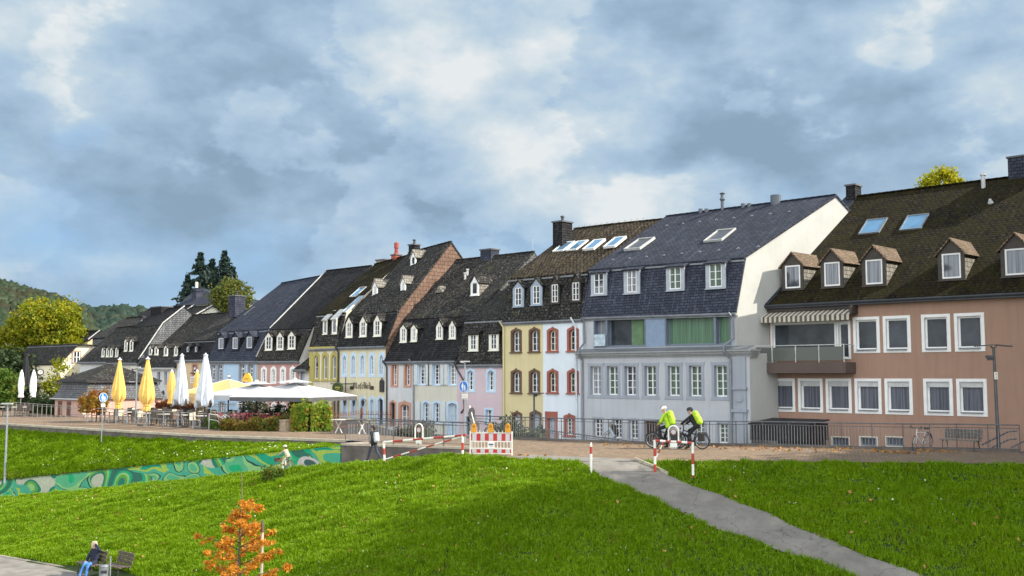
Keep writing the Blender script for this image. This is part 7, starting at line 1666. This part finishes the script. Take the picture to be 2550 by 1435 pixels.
def bicycle(label, R=.35, wb=1.08, frame=None, accent=None, tyre=None, style='trek', rim=None, steer=0., group='bicycles'):
    t = local('bicycle', label, 'bicycle', group); frame = frame or BLACK; tyre = tyre or M_plain('tyre', (.018, .018, .018), .8, .2); rim = rim or GALV; Y = Vector((0, 1, 0)); xr, xf = -wb/2, wb/2; k = R/.35
    rot = Matrix.Rotation(steer, 3, 'Z'); hx, hz = xf-.20*k, .80*k
    def S(p): p = Vector(p); a = Vector((hx, 0, 0)); return a+rot@(p-a)
    for x, st in ((xr, False), (xf, True)):
        ax = rot@Y if st else Y; c = S((x, 0, R)) if st else Vector((x, 0, R)); tw = .026*k if style == 'trek' else .016*k
        m = MB(); m.torus(c, ax, R-tw, tw, 36, 8); w = m.build('wheel', tyre, t, smooth=True); m = MB(); m.torus(c, ax, R-tw*2.3, tw*.55, 36, 6); m.build('rim', rim, w)
        m = MB(); a = ax.orthogonal().normalized(); b = ax.cross(a)
        for i in range(18): q = 2*math.pi*i/18; m.tube([c+ax*(.025 if i % 2 else -.025), c+(a*math.cos(q)+b*math.sin(q))*(R-tw*2.3)], .0022*k, 3)
        m.tube([c-ax*.05*k, c+ax*.05*k], .022*k, 8); m.build('spokes', rim, w)
    bb = Vector((-.12*k, 0, .29*k)); st_ = Vector((-.30*k, 0, .80*k)); ht = Vector((hx-.03*k, 0, .86*k)); hb = Vector((hx+.02*k, 0, .68*k))
    tr = .026*k if style == 'trek' else .017*k
    m = MB(); m.tube([bb, st_], tr, 8); m.tube([bb, hb], tr*(1.35 if style == 'trek' else 1), 8)
    m.tube([st_.lerp(bb, .35 if style in ('trek', 'step') else .06), ht.lerp(hb, .3)], tr, 8); m.tube([ht, hb], tr*1.1, 8)
    for sy in (-1, 1): m.tube([(xr, sy*.055*k, R), (bb.x, sy*.03*k, bb.z)], .011*k, 6); m.tube([(xr, sy*.055*k, R), (st_.x+.03*k, sy*.02*k, st_.z-.1*k)], .009*k, 6)
    m.build('frame', frame, t)
    m = MB()
    for sy in (-1, 1): m.tube([S((xf, sy*.055*k, R)), S((hx+.05*k, sy*.045*k, .66*k))], .014*k, 6)
    m.tube([S((hx+.05*k, -.05*k, .66*k)), S((hx+.05*k, .05*k, .66*k))], .018*k, 6); m.tube([S((hx+.03*k, 0, .66*k)), S((hx-.05*k, 0, 1.0*k))], .016*k, 7); m.build('fork', accent or frame, t)
    m = MB(); hh = 1.03*k if style != 'sport' else .98*k
    if style == 'sport': P = [S(q) for q in ((hx+.20*k, .20*k, .98*k+.12), (hx+.16*k, .24*k, .98*k+.04), (hx+.04*k, .22*k, .98*k), (hx+.0*k, 0, .98*k), (hx+.04*k, -.22*k, .98*k), (hx+.16*k, -.24*k, .98*k+.04), (hx+.20*k, -.20*k, .98*k+.12))]
    else: P = [S(q) for q in ((hx-.14*k, .31*k, hh+.02), (hx-.05*k, .22*k, hh+.03), (hx-.03*k, 0, hh), (hx-.05*k, -.22*k, hh+.03), (hx-.14*k, -.31*k, hh+.02))]
    m.tube(P, .013*k, 7); h = m.build('handlebar', BLACK, t)
    for a, b in ((P[0], P[1]), (P[-1], P[-2])): g = MB(); g.tube([a, a.lerp(b, .8)], .02*k, 7); g.build('grip', BLACK, h)
    sd = Vector((-.34*k, 0, .96*k)); m = MB(); m.tube([st_, sd-Vector((0, 0, .03))], .013*k, 7); m.build('seat_post', GALV, t)
    m = MB(); n0 = len(m.v)
    m.hexa([(sd.x-.14*k, -.075*k), (sd.x-.02*k, -.05*k), (sd.x+.15*k, -.018*k), (sd.x+.15*k, .018*k), (sd.x-.02*k, .05*k), (sd.x-.14*k, .075*k)], sd.z-.03*k, sd.z+.02*k); m.build('saddle', BLACK, t)
    m = MB(); m.torus(bb+Y*.05*k, Y, .085*k, .008*k, 20, 5); 
    for sg in (1, -1): e = bb+Vector((.13*k*sg, .09*k*sg, -.08*k*sg)); m.tube([bb+Y*.07*k*sg, e], .011*k, 5); m.obox(e+Y*.05*k*sg, (.045*k, 0, 0), (0, .045*k, 0), (0, 0, .011*k))
    m.build('crank', GALV if style == 'sport' else BLACK, t)
    if style in ('trek', 'step', 'kid'):
        for x, st in ((xr, 0), (xf, 1)):
            m = MB(); A0, A1 = (.15, 1.0) if not st else (.25, .85); pts = [Vector((x, 0, R))+Vector((math.cos(math.pi*(A0+(A1-A0)*i/9))*-(R+.035*k)*(1 if st == 0 else -1)*-1, 0, math.sin(math.pi*(A0+(A1-A0)*i/9))*(R+.035*k))) for i in range(10)]
            pts = [S(p) if st else p for p in pts]; m.tube(pts, .018*k, 5); m.build('mudguard', accent or BLACK, t)
    if style == 'trek':
        m = MB(); c = bb.lerp(hb, .52); d = (hb-bb).normalized(); m.obox(c+Vector((-.02, 0, .035)), d*.19, Y*.032, d.cross(Y)*.035); m.obox(bb+Vector((.02, 0, .0)), (.09, 0, 0), Y*.045, (0, 0, .075)); m.build('battery', BLACK, t)
        m = MB()
        for sy in (-.06, .06): m.tube([(xr-.22, sy, R+.38), (xr+.22, sy, R+.38)], .009, 5); m.tube([(xr-.05, sy, R+.38), (xr, sy, R)], .008, 5)
        m.tube([(xr-.22, -.06, R+.38), (xr-.22, .06, R+.38)], .009, 5); m.obox((xr-.23, 0, R+.33), (.012, 0, 0), (0, .05, 0), (0, 0, .025)); m.build('rack', BLACK, t)
        m = MB(); m.lathe(S((hx+.10, 0, .88)), [(.03, 0), (.045, .05)], 10, S((hx+1, 0, 0))-S((hx, 0, 0))); m.build('headlight', BLACK, t)
        m = MB(); m.obox((xr-.02, .13, R+.18), (.15, 0, 0), (0, .05, 0), (0, 0, .17)); m.build('pannier', M_plain('pannier_black', (.025, .025, .028), .7, .2), t)
    if style == 'kid': m = MB(); m.hexa([(xf+.02, -.12), (xf+.2, -.12), (xf+.2, .12), (xf+.02, .12)], .62*k, .62*k+.15); m.build('basket', M_plain('basket_brown', (.10, .05, .03), .8, .3), t)
    if style == 'sport': m = MB(); m.tube([(xr+.10, 0, R+.43), (xr-.15, 0, R+.36), (xr-.36, 0, R+.06), (xr-.38, 0, R-.05)], [.022, .026, .024, .02], 6); m.build('mudguard', BLACK, t)
    return t
def rider_J(kind):
    if kind == 'A': return dict(hipL=(-.26, .09, 1.0), hipR=(-.26, -.09, 1.0), kneeL=(.14, .14, .88), kneeR=(.03, -.2, .55), ankL=(.04, .15, .47), ankR=(-.06, -.26, .10), toeL=(.2, .15, .42), toeR=(.10, -.27, .05),
            shL=(-.10, .20, 1.46), shR=(-.14, -.16, 1.47), elL=(-.02, .34, 1.20), elR=(.12, -.30, 1.25), wrL=(.12, .20, 1.08), wrR=(.27, -.27, 1.09), neck=(-.10, 0, 1.54), head=(-.04, .04, 1.70), face=(.72, .62, -.38), handL=(.8, -.2, -.3), handR=(.9, 0, -.2))
    return dict(hipL=(-.30, .09, .99), hipR=(-.30, -.09, .99), kneeL=(.02, .17, .58), kneeR=(.12, -.13, .78), ankL=(-.02, .22, .12), ankR=(.03, -.13, .38), toeL=(.14, .23, .05), toeR=(.17, -.13, .34),
            shL=(-.08, .19, 1.40), shR=(-.08, -.17, 1.40), elL=(.14, .30, 1.20), elR=(.14, -.28, 1.20), wrL=(.30, .27, 1.09), wrR=(.30, -.27, 1.09), neck=(-.06, 0, 1.48), head=(.0, 0, 1.63), face=(1, .1, -.2), handL=(.8, 0, -.3), handR=(.8, 0, -.3))
def benches():
    WD = M_plain('bench_wood', (.105, .085, .068), .85, .4, 7, bmp=.4); WG = M_plain('bench_wood_grey', (.16, .15, .135), .9, .35, 7, bmp=.4); FRM = M_plain('bench_iron', (.030, .030, .034), .6, .2)
    def bench(label, L, wood, group):
        t = local('park_bench', label, 'bench', group); ms = MB()
        for k in range(4): ms.obox((0, .12-.125*k, .44+(.008*k if k < 3 else -.0)), (L/2, 0, 0), (0, .055, 0), (0, 0, .018))
        ms.build('seat', wood, t); mb_ = MB()
        for k in range(3): mb_.obox((0, .20+.035*k, .56+.135*k), (L/2, 0, 0), (0, .016, .004), (0, -.012, .060))
        mb_.build('backrest', wood, t)
        for x in (-L/2+.12, L/2-.12):
            m = MB(); m.tube([(x, -.26, .43), (x, -.30, .0)], .026, 6); m.build('leg', FRM, t); m = MB(); m.tube([(x, .12, .43), (x, .22, .0)], .026, 6); m.build('leg', FRM, t)
            m = MB(); m.tube([(x, -.28, .415), (x, .15, .415), (x, .20, .50), (x, .30, .92)], .022, 6); m.build('frame_arm', FRM, t)
        return t
    # riverside pair, facing the river
    g = 'riverside benches'
    c1 = atd(226, 1403, 39.2); z = float(zlow(c1.x, 19.0)); zb = -4.27
    b1 = put(bench('brown slatted riverside bench with a person sitting on it', 1.3, WD, g), (c1.x, 19.0, zb), 0)
    b2 = put(bench('brown slatted riverside bench, empty, right of the seated person', 1.15, WD, g), (c1.x+1.5, 19.3, zb+.06), 0)
    bx = c1.x+2.2; t = thing('litter_bin', 'grey cylindrical litter bin between the two riverside benches', 'bin', (bx, 18.35, zb)); m = MB(); m.lathe((bx, 18.35, zb), [(.15, 0), (.16, .02), (.16, .66), (.17, .68), (.14, .72)], 20); m.build('body', M_plain('bin_grey', (.20, .22, .24), .5, .25, 4, .3), t, smooth=False)
    m = MB(); cc = Vector((bx, 18.35, zb+.50)); n = (CAMP-cc); n.z = 0; n.normalize(); m.obox(cc+n*.152, n.cross(Vector((0, 0, 1)))*.11, n*.012, (0, 0, .05)); m.build('opening', BLACK, t)
    m = MB(); m.tube([(bx+.02, 18.58, zb), (bx+.02, 18.58, zb+1.0)], .028, 8); m.build('pole', GALV, t)
    # bench by the railing
    a, b = onz(2347, 1120.5, 0), onz(2426, 1125, 0); d = (b-a); L = d.length+.24; c = (a+b)/2; rz = math.atan2(d.y, d.x); n = Vector((-d.y, d.x, 0)).normalized()
    t = put(bench('weathered grey wooden bench by the railing next to the street lamp', L, WG, 'benches on the promenade'), c+n*.28, rz)
    return c1.x, zb
BX, BZ = benches()

def ride(kind, blabel, plabel, front_px, dep, ang, s, top, legs, hat, helm, bag=None, bstyle='trek', frame=None, accent=None, tyre=None, rim=None, z=None, shoe=None):
    c = atd(front_px[0], front_px[1], dep); d = Vector((math.cos(ang), math.sin(ang), 0)); R = .35*s
    o = Vector((c.x, c.y, c.z-R if z is None else z))-d*(.54*s)
    b = bicycle(blabel, R, 1.08*s, frame, accent, tyre, bstyle, rim); put(b, o, ang)
    t = local('person', plabel, 'person'); J = rider_J(kind); figure(t, J, top, legs, shoe or BLACK, hat, helm, coat=.12)
    if bag:
        ch = (Vector(J['shL'])+Vector(J['shR']))/2; pv = (Vector(J['hipL'])+Vector(J['hipR']))/2; u = (ch-pv).normalized(); bk = Vector((-u.z, 0, u.x)).normalized(); p = pv+bk*.22+u*.10
        blob('backpack', [(p-Vector((0, .05, 0)), p+u*.42-Vector((0, .06, 0)), .125, .12), (p+Vector((0, .05, 0)), p+u*.42+Vector((0, .06, 0)), .125, .12), (p+u*.10+bk*.06, p+u*.3+bk*.05, .10, .09)], bag, t, .02); straps(t, J)
    put(t, o, ang, s if s != 1 else 1); return t, b
def people():
    NEON = M_plain('neon_yellow', (.36, .60, .015), .6, .3, 9, bmp=.6); BLKC = M_plain('cloth_dark', (.010, .011, .014), .85, .3, 6); NAVY = M_plain('cloth_navy', (.010, .014, .035), .85, .25, 6)
    a = math.radians(189)
    ride('A', 'black electric trekking bicycle under the rider in the neon jacket', 'cyclist in neon yellow jacket and white helmet straddling a bicycle, neon rucksack on the back', (1625, 1094.5), 46.2, a, 1, NEON, BLKC, 'helmet', M_plain('helmet_white', (.72, .72, .70), .35, .1), NEON, z=0)
    ride('B', 'black electric bicycle with rear rack under the dark dressed rider', 'cyclist in black jacket and black helmet with neon yellow rucksack cover', (1691, 1097), 46.0, a, 1, BLKC, BLKC, 'helmet', M_plain('helmet_black', (.02, .02, .022), .35, .1), NEON, z=0)
    CAM = M_plain('camouflage', (.42, .36, .27), .85, .35, 14); CW = M_plain('trousers_white', (.66, .62, .56), .85, .1)
    c = onx(0, 0, 0) if 0 else None
    d = 47.2; zz = T1(RAMP, atd(697, 1160, d).x)
    ride('B', 'small red child bicycle with front basket and orange rear wheel on the ramp', 'child in white helmet and mottled beige jacket riding a small red bicycle up the ramp', (695, 1150), d, math.radians(191), .64, CAM, CW, 'helmet_hair', M_plain('helmet_cream', (.78, .72, .66), .4, .1), None, 'kid', M_plain('bike_red', (.36, .035, .03), .4, .1), None, M_plain('tyre_orange', (.35, .16, .05), .8, .3), None, z=zz, shoe=CW)
    GB = M_plain('cloth_greyblue', (.36, .42, .48), .85, .2, 6); p = ony(1500, 1085, 47.4)
    ride('B', 'dark city bicycle seen behind the bars of the long railing', 'cyclist in pale grey-blue coat with black rucksack in the lane behind the railing', (1499, 1085), (p-CAMP).dot(FW), math.radians(186), .96, GB, GB, 'long', M_plain('hair_grey', (.22, .19, .16), .7, .3), M_plain('rucksack_black', (.03, .03, .035), .8, .2), 'step', BLACK, z=-1.12)
    # walker
    t = local('person', 'person in dark clothes with grey rucksack walking down the ramp', 'person')
    J = dict(hipL=(0, .09, .92), hipR=(0, -.09, .92), kneeL=(.20, .10, .51), kneeR=(-.10, -.10, .50), ankL=(.34, .10, .10), ankR=(-.40, -.10, .16), toeL=(.50, .10, .07), toeR=(-.28, -.10, .06), shL=(.02, .18, 1.43), shR=(.02, -.18, 1.43),
             elL=(-.10, .24, 1.17), elR=(.10, -.24, 1.17), wrL=(-.04, .26, .93), wrR=(.26, -.22, .98), neck=(.03, 0, 1.49), head=(.06, 0, 1.63), face=(1, .1, -.15))
    figure(t, J, M_plain('cloth_black', (.012, .012, .015), .85, .3, 6), M_plain('jeans_dark', (.035, .042, .065), .85, .3, 7), M_plain('shoe_grey', (.05, .05, .05), .7, .2), 'hair', M_plain('hair_black', (.015, .012, .010), .7, .2), sole=RW_W, coat=.1)
    BG = M_plain('rucksack_grey', (.42, .44, .46), .7, .15, 5); blob('backpack', [((-.17, -.07, 1.05), (-.15, -.07, 1.36), .10, .10), ((-.17, .07, 1.05), (-.15, .07, 1.36), .10, .10), ((-.23, 0, 1.06), (-.21, 0, 1.22), .09, .08)], BG, t, .016); straps(t, J, BG)
    c = atd(931, 1143, 46.3); put(t, (c.x, c.y, T1(RAMP, c.x)-.02), math.radians(184), .9)
    # seated person
    t = local('person', 'person in navy coat and blue jeans sitting on a bench, shading the eyes', 'person')
    J = dict(hipL=(-.02, .10, .55), hipR=(-.02, -.10, .55), kneeL=(.40, .12, .55), kneeR=(.40, -.09, .56), ankL=(.50, .10, .11), ankR=(.62, -.12, .11), toeL=(.66, .12, .06), toeR=(.78, -.14, .06), shL=(-.10, .19, 1.05), shR=(-.10, -.19, 1.03),
             elL=(.10, .40, 1.10), elR=(.03, -.27, .80), wrL=(.10, .18, 1.30), wrR=(.26, -.13, .68), neck=(-.08, 0, 1.12), head=(-.04, 0, 1.27), face=(.66, .72, -.02), handL=(-.1, -.95, .1), curlL=(-.6, 0, -.6), handR=(.8, .1, -.5))
    figure(t, J, NAVY, M_plain('jeans_blue', (.06, .19, .50), .85, .3, 7), BLKC, 'hair', M_plain('fur_cream', (.62, .52, .38), .95, .3, 12), coat=.55, sole=RW_W, sleeve=.03)
    FU = M_plain('fur_cream', (.62, .52, .38)); h = Vector(J['head'])
    blob('fur_hood', [(h+Vector((.03, -.10, .05)), h+Vector((.0, -.13, -.10)), .05, .055), (h+Vector((.03, .10, .05)), h+Vector((.0, .12, -.10)), .045, .05), (h+Vector((.03, -.09, .10)), h+Vector((.04, .09, .11)), .055, .055), (h+Vector((-.06, -.06, -.15)), h+Vector((-.06, .08, -.15)), .06, .06)], FU, t, .014)
    put(t, (BX+.22, 18.95, BZ), math.radians(288), .9)
    # parked bicycle
    f, r = onz(2271, 1123.0, 0), onz(2311, 1120.3, 0); d = (f-r); d.z = 0; c = (f+r)/2; c.z = 0
    b = bicycle('silver framed bicycle with swept handlebar and black mudguard leaning by the railing', .34, 1.04, M_plain('silver_paint', (.62, .62, .62), .35, .1), M_plain('silver_paint', (.62, .62, .62)), None, 'sport', GALV, .35, 'parked bicycles'); put(b, c, math.atan2(d.y, d.x)); b.rotation_euler.x = math.radians(-6)
people()
def litter():
    P = []
    for (px, py, n, s) in ((2225, 1128, 60, .5), (2000, 1118, 50, 1.8), (1800, 1116, 40, 1.8), (1560, 1110, 40, 1.6), (2320, 1124, 60, .8), (1300, 1136, 12, .6), (2150, 1121, 30, 1.2), (1900, 1118, 30, 1.4)):
        c = onz(px, py, 0); P.append(np.array(c)+RNG.normal(size=(n, 3))*[s, s*.25, 0]+[0, 0, .03])
    tag(leaves('leaf_litter', np.concatenate(P), .11, M_leaf('leaf_litter', (.42, .24, .07), (.30, .13, .05), .1, 3.)), kind='stuff')
litter()
